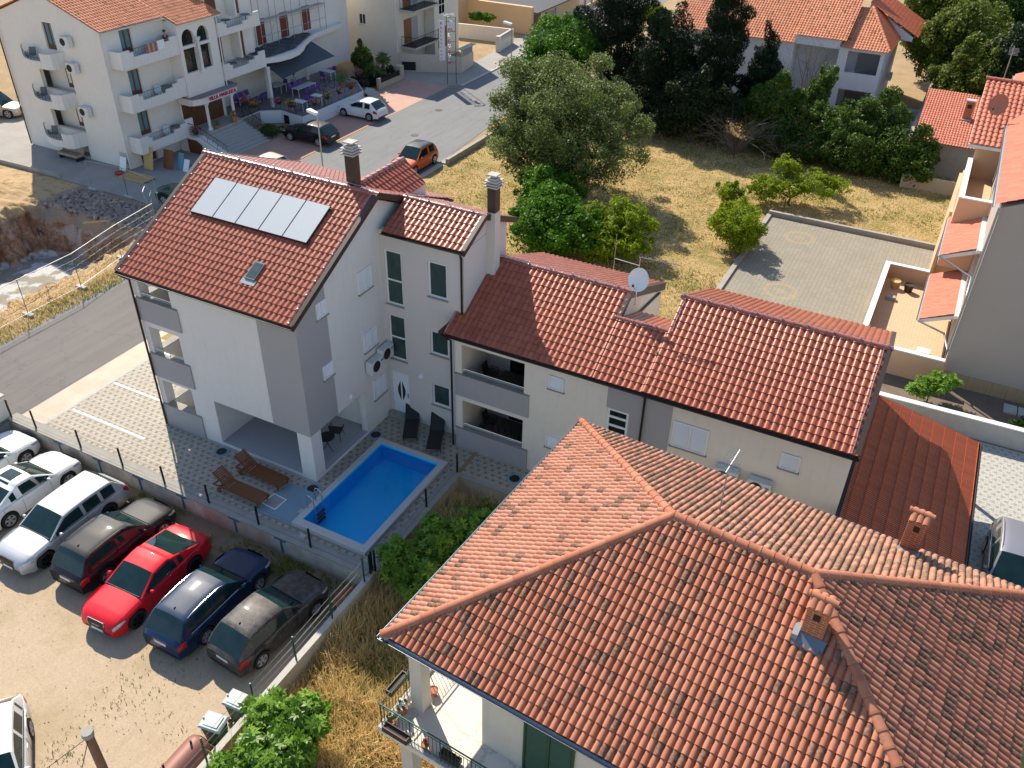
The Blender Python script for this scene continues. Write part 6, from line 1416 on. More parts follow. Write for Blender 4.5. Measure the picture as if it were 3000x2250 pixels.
# restaurant furniture
M_top = pm('table_white', (.55, .57, .58), .5, 0, .1); M_pur = pm('chair_purple', (.15, .06, .30), .6, 0, .2)
GT = 'purple chairs on the restaurant terrace'; k = 0
SHT = {'long white table in the middle of the restaurant terrace': 'the long middle terrace table', 'white table beside the entrance columns of the restaurant': 'the table beside the entrance columns', 'white table in the shade under the awning': 'the shaded table under the awning', 'white table by the far end of the terrace': 'the table at the far terrace end', 'white table at the flowered railing corner': 'the table at the railing corner', 'white table behind the street side flower boxes': 'the table behind the street side flowers'}
for (x, y, w_, d_, lab) in ((-31.4, 38.9, 2.4, .8, 'long white table in the middle of the restaurant terrace'), (-33.3, 34.2, 1.8, .8, 'white table beside the entrance columns of the restaurant'), (-33.6, 38.2, 1.2, .8, 'white table in the shade under the awning'), (-32.4, 43.6, 1.2, .8, 'white table by the far end of the terrace'), (-29.0, 35.3, 1.2, .7, 'white table at the flowered railing corner'), (-28.6, 37.3, 1.2, .7, 'white table behind the street side flower boxes')):
    table(lab, (x, y, 1.08), w_, d_, M_top, 'white tables on the restaurant terrace', rz=R(90) if w_ > 1.5 else 0)
    n = 3 if w_ > 1.5 else 1
    for i in range(n):
        for s in (-1, 1):
            off = (i-(n-1)/2)*.7; cx_, cy_ = (x+s*.65, y+off) if w_ > 1.5 else (x+off, y+s*.65)
            rz = (R(-90)*s if w_ > 1.5 else (0 if s > 0 else R(180)))
            if k == 0: pc = chair('purple chair at %s' % 'a white restaurant terrace table', (cx_, cy_, 1.08), rz, GT, M_pur, False); c_ = pc
            else: c_ = copy_tree(pc); c_.location = (cx_, cy_, 1.08); c_.rotation_euler.z = rz
            c_['label'] = 'purple chair, %s%s of %s' % (('left, ', 'middle, ', 'right, ')[i] if n > 1 else '', 'near side' if s > 0 else 'far side', SHT[lab]); k += 1
M_gdn = pm('balcony_plastic', (.12, .15, .15), .6, 0, .2); M_gwh = pm('plastic_pale', (.45, .55, .55), .5, 0, .1)
for z0, lab in ((1.37, 'lowest'), (4.32, 'middle'), (7.25, 'top')):
    table('round dark table on the %s front guesthouse balcony' % lab, (-32.3, 25.1, z0), .8, .8, M_gdn, None, True); chair('pale chair on the %s front guesthouse balcony' % lab, (-32.3, 24.2, z0), R(60), 'pale chairs on the front balconies', M_gwh, False)
for z0, lab in ((1.24, 'lowest'), (4.06, 'middle'), (6.84, 'top')): chair('dark garden chair on the %s round balcony' % lab, (-39.6, 20.2, z0), R(30), 'dark chairs on the round balconies', M_gdn)
for z0, lab in ((4.42, 'lower'), (7.62, 'upper')):
    table('round dark table on the %s right balcony beside the arches' % lab, (-32.3, 31.8, z0), .8, .8, M_gdn, None, True); table('round dark table on the %s right balcony end' % lab, (-32.3, 34.0, z0), .8, .8, M_gdn, None, True); chair('pale chair on the %s right balcony beside the arches' % lab, (-32.3, 31.0, z0), R(40), 'pale chairs on the right balconies', M_gwh, False)
M_tw = NM('striped_towel'); x_, y_, z_ = M_tw.xyz(); f_ = M_tw.math('FRACT', M_tw.math('MULTIPLY', y_, 2.6)); M_tw.col(M_tw.ramp(f_, [(0, (.5, .03, .03)), (.25, (.6, .4, .03)), (.5, (.03, .3, .12)), (.75, (.5, .05, .2)), (.95, (.03, .1, .4))])); M_tw.set(.9)
tag(MB().box(-31.69, -31.66, 23.3, 24.3, 7.75, 8.35).build('towel', M_tw.m), 'striped colourful towel hanging over the top guesthouse balcony', 'towel'); tag(MB().box(-31.69, -31.66, 24.35, 25.0, 7.8, 8.38).build('towel', M_wfr), 'white towel hanging beside the striped towel on the top balcony', 'towel')
# flowers along the railings
GF = 'flower boxes on the restaurant railing'
for i, (x, y, z, c, w_) in enumerate(((-31.6, 32.8, 1.7, 'orange', 'orange flowers by the stone facing of the terrace'), (-31.6, 31.9, 2.2, 'magenta', 'round magenta hanging flower ball beside the entrance'), (-30.3, 34.3, 1.75, 'magenta', 'magenta flowers at the near corner of the terrace railing'), (-29.0, 34.2, 1.75, 'orange', 'orange and green flowers midway on the near terrace railing'), (-27.7, 35.6, 1.75, 'pink', 'pink flowers on the street railing, nearest the corner'), (-27.7, 37.3, 1.8, 'orange', 'orange and pink flowers on the street railing behind the white car'), (-27.7, 39.0, 1.8, 'pink', 'pink flowers midway on the street railing'), (-27.7, 40.6, 1.8, 'red', 'bright red flowers on the far street railing'), (-29.6, 44.3, 1.8, 'magenta', 'magenta flowers at the far end of the terrace'), (-31.4, 26.0, 1.5, 'magenta', 'magenta flower bush at the top of the entrance stairs'))):
    t = pot(w_, (x, y, z-.15), .22, .2, GF, M_planter, FLR[c], 150, 2.1)
pot('terracotta pot with yellow green plant beside the left entrance column', (-31.0, 27.9, 1.3), .22, .28, None, None, None, 60, 1.2); pot('tall terracotta pot with orange flowers beside the right entrance column', (-30.95, 29.75, 1.3), .24, .5, None, None, FLR['orange'], 60, 1.1)
pot('dark pot with small green tree on the restaurant terrace', (-30.2, 42.6, 1.08), .3, .4, None, None, None, 260, 2.6)
# bicycle
def torus(mb, c, r, w, n=20): mb.tube([(c[0]+r*math.cos(2*math.pi*k/n)*.25, c[1]+r*math.cos(2*math.pi*k/n)*.97, c[2]+r*math.sin(2*math.pi*k/n)) for k in range(n+1)], w, 5)
t = thing('bicycle', 'black bicycle leaning on the restaurant terrace', 'bicycle', (-30.6, 41.0, 1.08))
for yy in (40.5, 41.55): mb = MB(); torus(mb, (-30.6+(yy-41)*.25, yy, 1.42), .33, .02); mb.build('wheel', M_dark, t)
mb = MB(); P_ = lambda y, z: (-30.6+(y-41)*.25, y, 1.08+z)
for a, b_ in ((P_(40.5, .34), P_(40.95, .3)), (P_(40.95, .3), P_(40.8, .85)), (P_(40.8, .8), P_(41.4, .8)), (P_(40.95, .3), P_(41.4, .75)), (P_(41.4, .95), P_(41.55, .34)), (P_(40.5, .34), P_(40.82, .78))): mb.tube([a, b_], .018, 5)
mb.build('frame', M_dark, t); MB().ball(P_(40.78, .9), .06, .13, .03, 8, 5).build('saddle', M_dark, t); MB().tube([(-30.75, 41.42, 2.08), (-30.3, 41.42, 2.08)], .015, 5).build('handlebar', M_iron, t)
# people
def person(lab, loc, rz, joints, shirt, trousers, hair=(.03, .02, .015)):
    t = thing('person', lab, 'person', (0, 0, 0)); P = {k: Vector(v[0]) for k, v in joints.items()}; Rr = {k: v[1] for k, v in joints.items()}
    E_ = [('pelvis', 'waist'), ('waist', 'chest'), ('chest', 'neck'), ('neck', 'head0'), ('head0', 'head1'), ('chest', 'shL'), ('chest', 'shR'), ('shL', 'elL'), ('shR', 'elR'), ('elL', 'haL'), ('elR', 'haR'), ('pelvis', 'hiL'), ('pelvis', 'hiR'), ('hiL', 'knL'), ('hiR', 'knR'), ('knL', 'anL'), ('knR', 'anR'), ('anL', 'toL'), ('anR', 'toR')]
    def grow(name, edges, mat, grow_=0.0, root='pelvis'):
        ks = []; 
        for a, b_ in edges:
            for q in (a, b_):
                if q not in ks: ks.append(q)
        if root in ks: ks.remove(root); ks = [root]+ks
        me = bpy.data.meshes.new(name); me.from_pydata([P[k] for k in ks], [(ks.index(a), ks.index(b_)) for a, b_ in edges], []); o = bpy.data.objects.new(name, me); COL.objects.link(o)
        md = o.modifiers.new('skin', 'SKIN'); me.skin_vertices[0].data[0].use_root = True
        for i, k in enumerate(ks): me.skin_vertices[0].data[i].radius = (Rr[k]+grow_, Rr[k]*.85+grow_)
        o.modifiers.new('sub', 'SUBSURF').levels = 2; o.modifiers['sub'].render_levels = 2
        bpy.context.view_layer.update(); dg = bpy.context.evaluated_depsgraph_get(); m2 = bpy.data.meshes.new_from_object(o.evaluated_get(dg)); bpy.data.objects.remove(o); m2.name = name
        m2.materials.clear(); m2.materials.append(mat); ob = bpy.data.objects.new(name, m2); COL.objects.link(ob); ob.parent = t; m2.polygons.foreach_set('use_smooth', [True]*len(m2.polygons)); return ob
    grow('body', E_, M_skin)
    grow('shirt', [e for e in E_ if e in (('pelvis', 'waist'), ('waist', 'chest'), ('chest', 'shL'), ('chest', 'shR'), ('shL', 'elL'), ('shR', 'elR'))], pm('shirt', shirt, .9), .014)
    grow('trousers', [e for e in E_ if e[0] in ('pelvis', 'hiL', 'hiR', 'knL', 'knR') and e != ('pelvis', 'waist')], pm('trousers', trousers, .9), .013)
    hd = P['head1']; MB().ball((hd.x, hd.y-.02, hd.z+.03), .1, .115, .1, 12, 8).build('hair', pm('hair', hair, .8), t, smooth=60)
    t.location = loc; t.rotation_euler.z = rz; return t
SIT = dict(pelvis=((0, 0, .5), .13), waist=((0, -.02, .68), .12), chest=((0, -.02, .93), .14), neck=((0, 0, 1.08), .05), head0=((0, .03, 1.18), .075), head1=((0, .03, 1.27), .08), shL=((-.19, -.01, 1.0), .06), shR=((.19, -.01, 1.0), .06), elL=((-.24, .1, .76), .045), elR=((.24, .1, .76), .045), haL=((-.14, .36, .78), .032), haR=((.14, .36, .78), .032), hiL=((-.1, .02, .5), .095), hiR=((.1, .02, .5), .095), knL=((-.13, .44, .5), .065), knR=((.13, .44, .5), .065), anL=((-.13, .46, .1), .04), anR=((.13, .46, .1), .04), toL=((-.13, .62, .04), .035), toR=((.13, .62, .04), .035))
person('person in a light blue shirt seated at a table under the awning', (-33.0, 39.6, 1.08), R(110), SIT, (.25, .38, .62), (.03, .03, .04))
person('person seated on the top guesthouse balcony, only the head showing over the parapet', (-32.35, 25.75, 7.4), R(-80), SIT, (.05, .05, .06), (.05, .05, .06))
# street things
def lamp(lab, x, y, h_, rz):
    t = thing('street_lamp', lab, 'street lamp', (x, y, 0), 0, 'street lamps along the asphalt street'); mb = MB(); mb.tube([(x, y, 0), (x, y, 1.2)], .075, 10); mb.tube([(x, y, 1.2), (x, y, h_)], .055, 10, .04); mb.build('post', M_pipe, t, smooth=50)
    d = Vector((math.cos(rz), math.sin(rz), 0)); s_ = Vector((-d.y, d.x, 0)); c = Vector((x, y, h_)); mb = MB(); a = [c-s_*.1, c+s_*.1, c+d*.75+s_*.16+Vector((0, 0, .08)), c+d*.75-s_*.16+Vector((0, 0, .08))]; mb.ext([q-Vector((0, 0, .06)) for q in a], (0, 0, .16)); mb.build('lamp_head', M_wfr, t); return t
lamp('street lamp standing behind the red roof near the black hatchback', -14.55, 20.0, 7.3, R(170)); lamp('street lamp further along the street beside the big oak', -14.3, 44.6, 7.75, R(175))
t = thing('hotel_sign', 'tall green framed sign with vertical white and magenta letters at the pavement', 'sign', (-24, 51.4, 0)); mb = MB()
for x, y in ((-24.35, 51.1), (-23.75, 51.7)): mb.tube([(x, y, 0), (x, y, 6.0)], .035, 6)
for z in (2.0, 2.9, 3.8, 4.7, 5.6, 5.95): mb.tube([(-24.35, 51.1, z), (-23.75, 51.7, z)], .02, 5)
mb.build('frame', M_grn, t); M_wl = pm('letter_white', (.75, .75, .75), .5, 0, .05); uu = (.7, .7, 0)
text3d('HOTEL', 'lettering', .36, (-24.55, 50.9, 5.98), uu, (0, 0, 1), M_wl, t, .04)
for i, c in enumerate('maruska'): text3d(c, 'lettering', .62, (-24.27, 51.16, 4.75-i*.48), uu, (0, 0, 1), M_mag if i % 2 == 0 else M_wl, t, .05)
MB().ext([(-24.85, 50.6, 2.2), (-24.47, 50.98, 2.2), (-24.47, 50.98, 5.7), (-24.85, 50.6, 5.7)], (-.02, .02, 0)).build('panel', M_wl, t)
for i, c in enumerate('Restaurant'): text3d(c, 'lettering', .34, (-24.76, 50.66, 5.35-i*.34), uu, (0, 0, 1), M_mag, t, .01)
mb = MB(); mb.lathe([(.3, -.04), (.3, .04), (.001, .05)], (-24.05, 51.35, 5.35), 16, 'y'); mb.build('emblem', M_wl, t, smooth=40)
# cream house behind the guesthouse
C2 = thing('cream_house', 'cream house with wooden doors and small balconies behind the sign', 'house', (-35, 60, 0)); CS = Fr((0, 52.5, 0), (1, 0, 0), (0, -1, 0)); CF = Fr((-30.6, 0, 0), (0, 1, 0), (1, 0, 0)); CG = Fr((-29.5, 0, 0), (0, 1, 0), (1, 0, 0))
mb = MB(); wall(C2, '', None, CS, -42, -30.6, 0, 9, [(-35.12, -34.38, 3.85, 4.82), (-35.12, -34.38, .95, 1.8), (-38.0, -37.0, 3.6, 4.94), (-38.0, -37.1, .4, 1.89)], .3, mb); wall(C2, '', None, CF, 52.8, 57.2, 0, 9, [], .3, mb); mb.box(-31.5, -29.5, 57.3, 62, 0, 9); mb.box(-42, -41.7, 52.81, 62, 0, 9); mb.box(-41.69, -31.51, 61.7, 62, 0, 9); mb.build('wall', M_villa, C2)
for q in ((-35.12, -34.38, 3.85, 4.82), (-35.12, -34.38, .95, 1.8), (-38.0, -37.0, 3.6, 4.94), (-38.0, -37.1, .4, 1.89)): window(C2, CS, *q, vs=((q[0]+q[1])/2,), rec=.06, fw=.05, sill=M_concl)
window(C2, CG, 58.15, 59.3, 4.3, 6.0, vs=(58.72,), hs=(5.2,), rec=-.01, fw=.06, dep=.03)
MB().box(57.95, 59.6, .002, .05, 1.12, 3.05, CG).build('entrance_door', M_wood, C2)
for z0 in (2.35, 5.6): MB().box(53.5, 54.7, .002, .06, z0, z0+2.2, CF).build('shutter', M_wood, C2); MB().box(54.75, 55.9, .002, .05, z0, z0+2.2, CF).build('shutter', M_grey, C2)
for z0 in (2.1, 5.45):
    b_ = MB().box(-30.59, -28.9, 52.8, 57.28, z0, z0+.18).build('balcony', M_concl, C2); mb = MB(); mb.box(-30.58, -28.92, 52.82, 57.27, z0+.181, z0+.2); mb.build('floor', M_fasc, b_); slope_rail([(-30.5, 52.85, z0+.18), (-28.95, 52.85, z0+.18), (-28.95, 57.2, z0+.18)], 'railing', .9, .3, b_)
pipe(C2, [(-30.7, 52.4, 9), (-30.7, 52.4, 0)], .06, M_hotelb)
t = thing('garden_wall', 'cream garden wall with peeling plaster under the cream house balcony', 'wall', (-27, 54, 0)); mb = MB(); mb.ext([(-30.55, 52.3, 0), (-25.1, 55.0, 0), (-25.1, 55.0, 1.5), (-30.55, 52.3, 1.75)], (-.1, .22, 0)); mb.ext([(-25.1, 55.0, 0), (-25.55, 58.2, 0), (-25.55, 58.2, 1.3), (-25.1, 55.0, 1.5)], (-.25, 0, 0)); mb.build('wall', stucco('plaster_peeling', (.58, .51, .42), .9, .5, (.25, .24, .23)), t)
MB().ext([(-30.3, 52.41, .15), (-29.1, 53.0, .15), (-29.1, 53.0, .95), (-30.3, 52.41, .95)], (.02, -.03, 0)).build('cellar_window', M_glass, t)
mb = MB()
for i in range(14): y = 55.2+i*.2; mb.box(-25.25-i*.03, -25.1-i*.03, y, y+.07, 1.5-.01*i, 2.1-.01*i)
mb.box(-25.7, -25.1, 55.2, 58.0, 2.1, 2.16); mb.build('balusters', M_concl, t)
t = thing('garden_wall', 'long low plastered wall beyond the forecourt with the baluster gate pillar', 'wall', (-29, 67, 0)); mb = MB(); mb.ext([(-33, 66.9, 0), (-26.1, 67.8, 0), (-26.1, 67.8, 1.5), (-33, 66.9, 1.5)], (0, .25, 0)); mb.ext([(-26.1, 67.8, 0), (-25.75, 64.2, 0), (-25.75, 64.2, .9), (-26.1, 67.8, .9)], (-.25, 0, 0)); mb.box(-26.05, -25.6, 63.8, 64.19, 0, 1.6); mb.build('wall', M_villa, t); mb = MB()
for i in range(16): y = 64.4+i*.2; mb.box(-25.95-i*.018, -25.8-i*.018, y, y+.07, .9, 1.45)
mb.ext([(-26.15, 67.8, 1.45), (-25.75, 64.2, 1.45), (-26.0, 64.2, 1.45), (-26.4, 67.8, 1.45)], (0, 0, .07)); mb.build('balusters', M_concl, t)
MB
t = thing('stone_wall', 'low stone garden wall with metal panels beside the pink paving', 'wall', (-29, 49, 0)); mb = MB(); mb.box(-29.0, -28.75, 46.2, 46.55, 0, 1.0); mb.box(-29.0, -28.75, 46.56, 49.8, 0, .5); mb.box(-29.4, -28.75, 49.81, 50.4, 0, 1.3); mb.build('wall', M_block, t); MB().box(-28.9, -28.87, 46.6, 49.8, .5, .95).build('panel', M_iron, t)
# orange house
O = thing('orange_house', 'low orange plastered house with a flat eave and garage door in the far street', 'house', (-30, 76, 0)); mb = MB(); mb.box(-34.5, -26.15, 72.5, 73.0, 0, 2.9); mb.box(-34.5, -26.2, 73.01, 86, 0, 2.1); mb.box(-40, -34.51, 70, 86, 0, 4.5); mb.build('wall', M_orange, O)
mb = MB(); mb.box(-34.6, -26.0, 72.4, 86, 2.11, 2.25) if False else mb.ext([(-34.6, 73.02, 2.9), (-25.7, 73.02, 2.15), (-25.7, 73.02, 2.27), (-34.6, 73.02, 3.0)], (0, 13, 0)); mb.build('roof', M_fasc, O); MB().box(73.1, 74.9, .002, .05, .02, 1.98, Fr((-26.2, 0, 0), (0, 1, 0), (1, 0, 0))).build('garage_door', M_door, O)
t = thing('slatted_fence', 'dark slatted metal fence along the far pavement', 'fence', (-26.5, 83, 0)); mb = MB()
for k in range(8): mb.ext([(-26.0, 76.3, .15+k*.19), (-27.4, 95, .15+k*.19), (-27.4, 95, .28+k*.19), (-26.0, 76.3, .28+k*.19)], (-.03, 0, 0))
mb.build('slats', M_grey, t); mb = MB()
for i in range(8): u = i/7; x = -26.0-1.4*u; mb.box(x-.12, x+.12, 76.3+18.7*u-.12, 76.3+18.7*u+.12, 0, 1.8)
pieces(mb, 'fence_post', M_concl, t)
MB
t = thing('railing_fence', 'brick and iron garden fence on the right of the far street', 'fence', (-17, 82, 0)); mb = MB(); mb.ext([(-17.3, 70, 0), (-18.6, 92, 0), (-18.6, 92, .6), (-17.3, 70, .6)], (.25, 0, 0)); mb.build('wall', M_conc, t)
mb = MB()
for i in range(6): u = i/5; x = -17.3-1.3*u; y = 70+22*u; mb.box(x-.05, x+.35, y-.2, y+.2, 0, 1.4)
pieces(mb, 'pillar', M_terrapot, t); mb = MB()
for i in range(60): u = i/59; mb.box(-17.2-1.3*u, -17.17-1.3*u, 70+22*u, 70.03+22*u, .6, 1.2)
mb.build('railing', M_iron, t)
# white house behind the cypresses
g = MB(); rect(g, 12.6, 16.2, 50, 57.1, .03); rect(g, 16.5, 32, 60, 90, .02); struct(g, 'dark_soil', pm('garden_soil', (.16, .10, .06), .95, 0, .4, 1.5, .5, 20))  # garden soil patches in their own dark brown
Wh = thing('white_house', 'white house with orange tiled roof and balconies behind the cypresses', 'house', (6, 66, 0)); F6 = Fr((0, 61, 0), (1, 0, 0), (0, -1, 0)); G6 = Fr((12.45, 0, 0), (0, 1, 0), (1, 0, 0))
mb = MB(); hl = [(9.5, 12.15, 3.7, 5.45), (9.4, 12.15, .75, 2.3)]; wall(Wh, '', None, F6, 8.75, 12.45, -.5, 5.7, hl, .3, mb); wall(Wh, '', None, G6, 61.3, 72, -.5, 5.7, [(61.5, 63.5, 3.7, 5.45), (61.5, 63.5, .75, 2.3)], .3, mb)
mb.box(9.0, 12.14, 64.5, 64.7, -.5, 5.6); mb.box(8.9, 12.14, 61.31, 64.49, 2.2, 2.4); mb.box(8.76, 9.0, 61.31, 66, -.5, 5.6)
mb.box(-6, 4.9, 61.0, 61.3, -.5, 5.6); mb.box(4.9, 8.74, 63.5, 63.8, -.5, 6.2); mb.box(4.6, 4.89, 61.31, 63.9, -.5, 5.6); mb.box(4.91, 8.74, 60.9, 63.4, 5.5, 6.2)
mb.box(-6, -5.7, 61.31, 72, -.5, 5.6); mb.box(-6, 12.4, 72, 72.3, -.5, 5.6); mb.build('wall', M_white2, Wh)
mb = MB(); mb.box(10, 12.0, 64.44, 64.49, 2.5, 5.2); mb.box(9.6, 12.1, 64.44, 64.49, -.2, 2.1); pieces(mb, 'shutter', M_pipe, Wh); mb = MB(); mb.box(9.45, 12.15, 61.2, 61.25, 3.6, 3.72); mb.build('balcony_rail', M_pipe, Wh)
shutter(Wh, F6, 2.4, 4.1, 3.4, 4.7, 2, M_white2); window(Wh, Fr((0, 63.5, 0), (1, 0, 0), (0, -1, 0)), 5.6, 8.3, 2.6, 4.6, (6.9,), (), -.01, .08, dep=.04)
tiled(Wh, 'roof', M_terrah, (-6.4, 60.6, 5.6), (1, 0, 0), (0, 11, 4.6), [(0, 0), (11.3, 0), (11.3, 11.9), (0, 11.9)], .25, .36, .05, .03, .72, 8, .003, 51)
tiled(Wh, 'roof', M_terrah, (4.9, 60.7, 6.25), (1, 0, 0), (0, 11, 4.3), [(0, 0), (4.3, 0), (4.3, 11.7), (0, 11.7)], .25, .36, .05, .03, .72, 8, .003, 52)
tiled(Wh, 'roof', M_terrah, (8.9, 60.6, 5.75), (1, 0, 0), (0, 6, 2.3), [(0, 0), (3.95, 0), (1.3, 6.2), (.2, 6.2), (0, 6)], .25, .36, .05, .03, .72, 8, .003, 53)
tiled(Wh, 'roof', M_terral, (12.9, 60.6, 5.75), (0, 1, 0), (-2.8, 0, 2.3), [(0, 0), (7.5, 0), (7.5, 3.6), (5.8, 3.6)], .16, .36, .03, .02, .78, 6, 0, 54)
cap_obj(Wh, 'ridge_tiles', M_terrah, caps(MB(), (12.8, 60.7, 5.85), (10.1, 66.3, 8.1), .13, .4)); mb = MB(); mb.ext([(9.6, 68.5, 5.6), (13.9, 66.6, 5.6), (13.9, 66.6, 5.9), (9.6, 68.5, 8.0)], (0, .3, 0)); mb.build('gable_wall', M_white2, Wh)
tiled(Wh, 'roof', M_terral, (14.3, 67.0, 5.9), (0, 1, 0), (-4.6, 0, 2.4), [(0, 0), (7, 0), (7, 5.2), (0, 5.2)], .16, .36, .03, .02, .78, 6, 0, 55)
ac_unit('small air conditioner on the side wall of the white house', G6, 69, 1.5, .8, .6, .3, False)
for (x0, x1, y0, y1, z1, lab) in ((13.2, 16.6, 57.2, 57.4, .5, 'low garden wall right of the white house, nearer'), (13.0, 16.4, 63, 63.25, .9, 'garden wall right of the white house, further back')): tag(MB().box(x0, x1, y0, y1, 0, z1).build('garden_wall', M_concl), lab, 'wall')
tag(MB().box(16.2, 16.5, 50, 72, 0, 1.2).build('garden_wall', M_conc), 'long concrete wall between the white house and the shed', 'wall')
g = MB(); rect(g, 13.0, 16.2, 57.5, 62.8, .03); struct(g, 'garden_path', M_concl)
# shed with tiled roof
Sh = thing('tiled_shed', 'small shed with salmon tiled roof and brick chimney beside the trees', 'shed', (19, 54, 0)); tiled(Sh, 'roof', M_terrap, (16.85, 49.6, 2.5), (1, 0, 0), (0, 10, 1.25), [(0, 0), (4.7, 0), (4.9, 10.0), (-.3, 10.0)], .2, .42, .045, .03, .72, 8, .004, 61)
mb = MB(); mb.box(17.0, 21.4, 49.9, 50.2, 0, 2.4); mb.box(17.0, 17.3, 50.21, 59.4, 0, 2.6); mb.ext([(16.9, 49.7, 2.44), (16.9, 59.5, 3.68), (16.9, 59.5, 3.5), (16.9, 49.7, 2.3)], (4.6, 0, 0)); mb.build('wall', M_conc, Sh)
c = MB().box(19.6, 20.2, 54.4, 54.9, 2.9, 4.5).build('chimney', M_terrapot, Sh); MB().box(19.55, 20.25, 54.35, 54.95, 4.501, 4.6).build('chimney_cap', M_concl, c); MB().box(19.75, 20.05, 54.38, 54.39, 4.0, 4.3).build('flue', M_dark, c); MB().box(19.5, 20.3, 54.2, 54.38, 2.95, 3.2).build('flashing', M_concl, c)
tag(MB().box(16.9, 21.2, 46.3, 46.5, 0, 1.0).build('garden_wall', M_block), 'weathered block wall in front of the shed', 'wall')
# peach house on the right
Pk = thing('peach_house', 'tall peach house with stepped terraces and a windowless taupe side wall', 'house', (24, 30, 0)); P5 = Fr((0, 20.5, 0), (1, 0, 0), (0, -1, 0))
mb = MB(); mb.box(22.0, 32, 20.55, 44, .7, 9.15); mb.ext([(22, 20.55, 9.15), (32, 20.55, 9.15), (32, 20.55, 13.6)], (0, 23, 0)); mb.build('side_wall', M_taupe, Pk); MB().box(21.95, 32, 20.5, 20.549, -.02, .72).build('stone_plinth', stucco('plinth_stone', (.38, .29, .16), .5, .6, (.16, .13, .08)), Pk)
tiled(Pk, 'roof', M_terrap, (21.75, 44, 9.25), (0, -1, 0), (10, 0, 4.4), [(0, 0), (23.4, 0), (23.4, 11), (0, 11)], .16, .42, .025, .02, .78, 6, 0, 71); gutter(Pk, 20.5, 44, 21.68, 9.2, .07, M_pipe, 'y')
mb = MB(); x0, x1, y0, y1, zf, zt_ = 17.95, 21.98, 20.1, 29.9, .55, 1.4
mb.box(x0, x0+.2, y0, y1, 0, zt_); mb.box(x0+.201, x1, y0, y0+.2, 0, zt_); mb.box(x0+.201, 20.5, y1-.2, y1, 0, zt_); mb.box(20.45, 21.95, 29.9, 36, 0, 5.4); mb.build('terrace_wall', M_peach, Pk)
MB().box(x0+.201, x1, y0+.201, y1-.201, 0, zf).build('terrace_floor', paver_mat('terrace_tile_peach', (.66, .47, .30), (.62, .44, .28), (.62, .44, .28), .33, .0, .05), Pk)
mb = MB(); mb.box(x0-.04, x0+.24, y0-.04, y1+.04, zt_+.002, zt_+.06); mb.box(x0+.241, x1, y0-.04, y0+.24, zt_+.002, zt_+.06); mb.box(x0+.241, 20.4, y1-.24, y1+.04, zt_+.002, zt_+.06); mb.build('coping', M_wfr, Pk)
def lean(zo, zi, ya, yb, seed):
    tiled(Pk, 'canopy_roof', M_terrap, (20.33, yb, zo), (0, -1, 0), (1.45, 0, zi-zo), [(0, 0), (yb-ya, 0), (yb-ya, math.hypot(1.45, zi-zo)), (0, math.hypot(1.45, zi-zo))], .16, .42, .025, .02, .78, 6, 0, seed)
    mb = MB(); mb.ext([(20.35, ya, zo-.02), (21.98, ya, zi-.02), (21.98, ya, zi-.22), (20.35, ya, zo-.2)], (0, yb-ya, 0)); mb.box(21.78, 21.99, ya-.3, yb, zi-.1, zi+.06); mb.build('canopy_slab', M_hotelb, Pk); gutter(Pk, ya-.1, yb, 20.27, zo, .06, M_pipe, 'y')
lean(2.4, 3.1, 21.9, 27.3, 72); lean(5.5, 6.2, 22.8, 27.9, 73)
mb = MB(); mb.box(20.45, 20.65, 26.85, 33.2, 3.2, 7.0); mb.box(20.651, 21.98, 26.85, 27.05, 3.2, 7.0); mb.box(20.651, 21.98, 33.0, 33.2, 3.2, 8.8); mb.box(20.651, 21.98, 27.06, 32.99, 5.9, 6.05); mb.box(20.3, 20.46, 29.5, 36, .02, 5.2); mb.build('upper_terrace', M_peach, Pk)
mb = MB(); mb.box(20.42, 20.68, 26.8, 33.2, 7.002, 7.06); mb.box(20.681, 21.98, 26.8, 27.08, 7.002, 7.06); mb.build('coping', M_wfr, Pk)
tiled(Pk, 'roof', M_terrap, (20.15, 31.0, 8.5), (1, 0, 0), (0, 6, 1.9), [(0, 0), (5.5, 0), (5.5, 6.3), (0, 6.3)], .27, .42, .06, .03, .72, 8, .003, 74); mb = MB(); mb.ext([(20.15, 31, 8.46), (20.15, 37, 10.36), (20.15, 37, 10.1), (20.15, 31, 8.3)], (5.5, 0, 0)); mb.build('roof_deck', M_hotelb, Pk)
cap_obj(Pk, 'ridge_tiles', M_terrap, caps(MB(), (20.1, 37.0, 10.45), (25.6, 37.0, 10.45), .14, .42))
pipe(Pk, [(20.3, 21.8, 2.35), (21.6, 21.6, 2.1), (21.93, 20.42, 1.9), (21.93, 20.42, .05)], .05, M_pipe); pipe(Pk, [(21.92, 20.4, 9.2), (21.92, 20.4, 1.95)], .055, M_pipe); pipe(Pk, [(20.3, 22.7, 5.5), (21.93, 22.2, 5.0), (21.93, 20.6, 4.5)], .05, M_pipe)
dish('satellite_dish', 'rust coloured satellite dish on the peach house roof', (21.0, 33.4, 9.3), (21.05, 33.2, 10.1), .55, (-.45, -1, .25), pm('rusty_dish', (.40, .17, .10), .7, 0, .3, 5)); t = thing('tv_aerial', 'small aerial mast behind the rusty satellite dish', 'aerial', (21.0, 38.5, 9)); MB().tube([(21, 38.5, 8.5), (21, 38.5, 12)], .03, 5).build('mast', M_pipe, t); mb = MB()
for i in range(6): mb.tube([(20.8, 38.2+i*.1, 11.6+i*.05), (21.3, 38.2+i*.1, 11.6+i*.05)], .015, 4)
mb.build('rods', M_pipe, t)
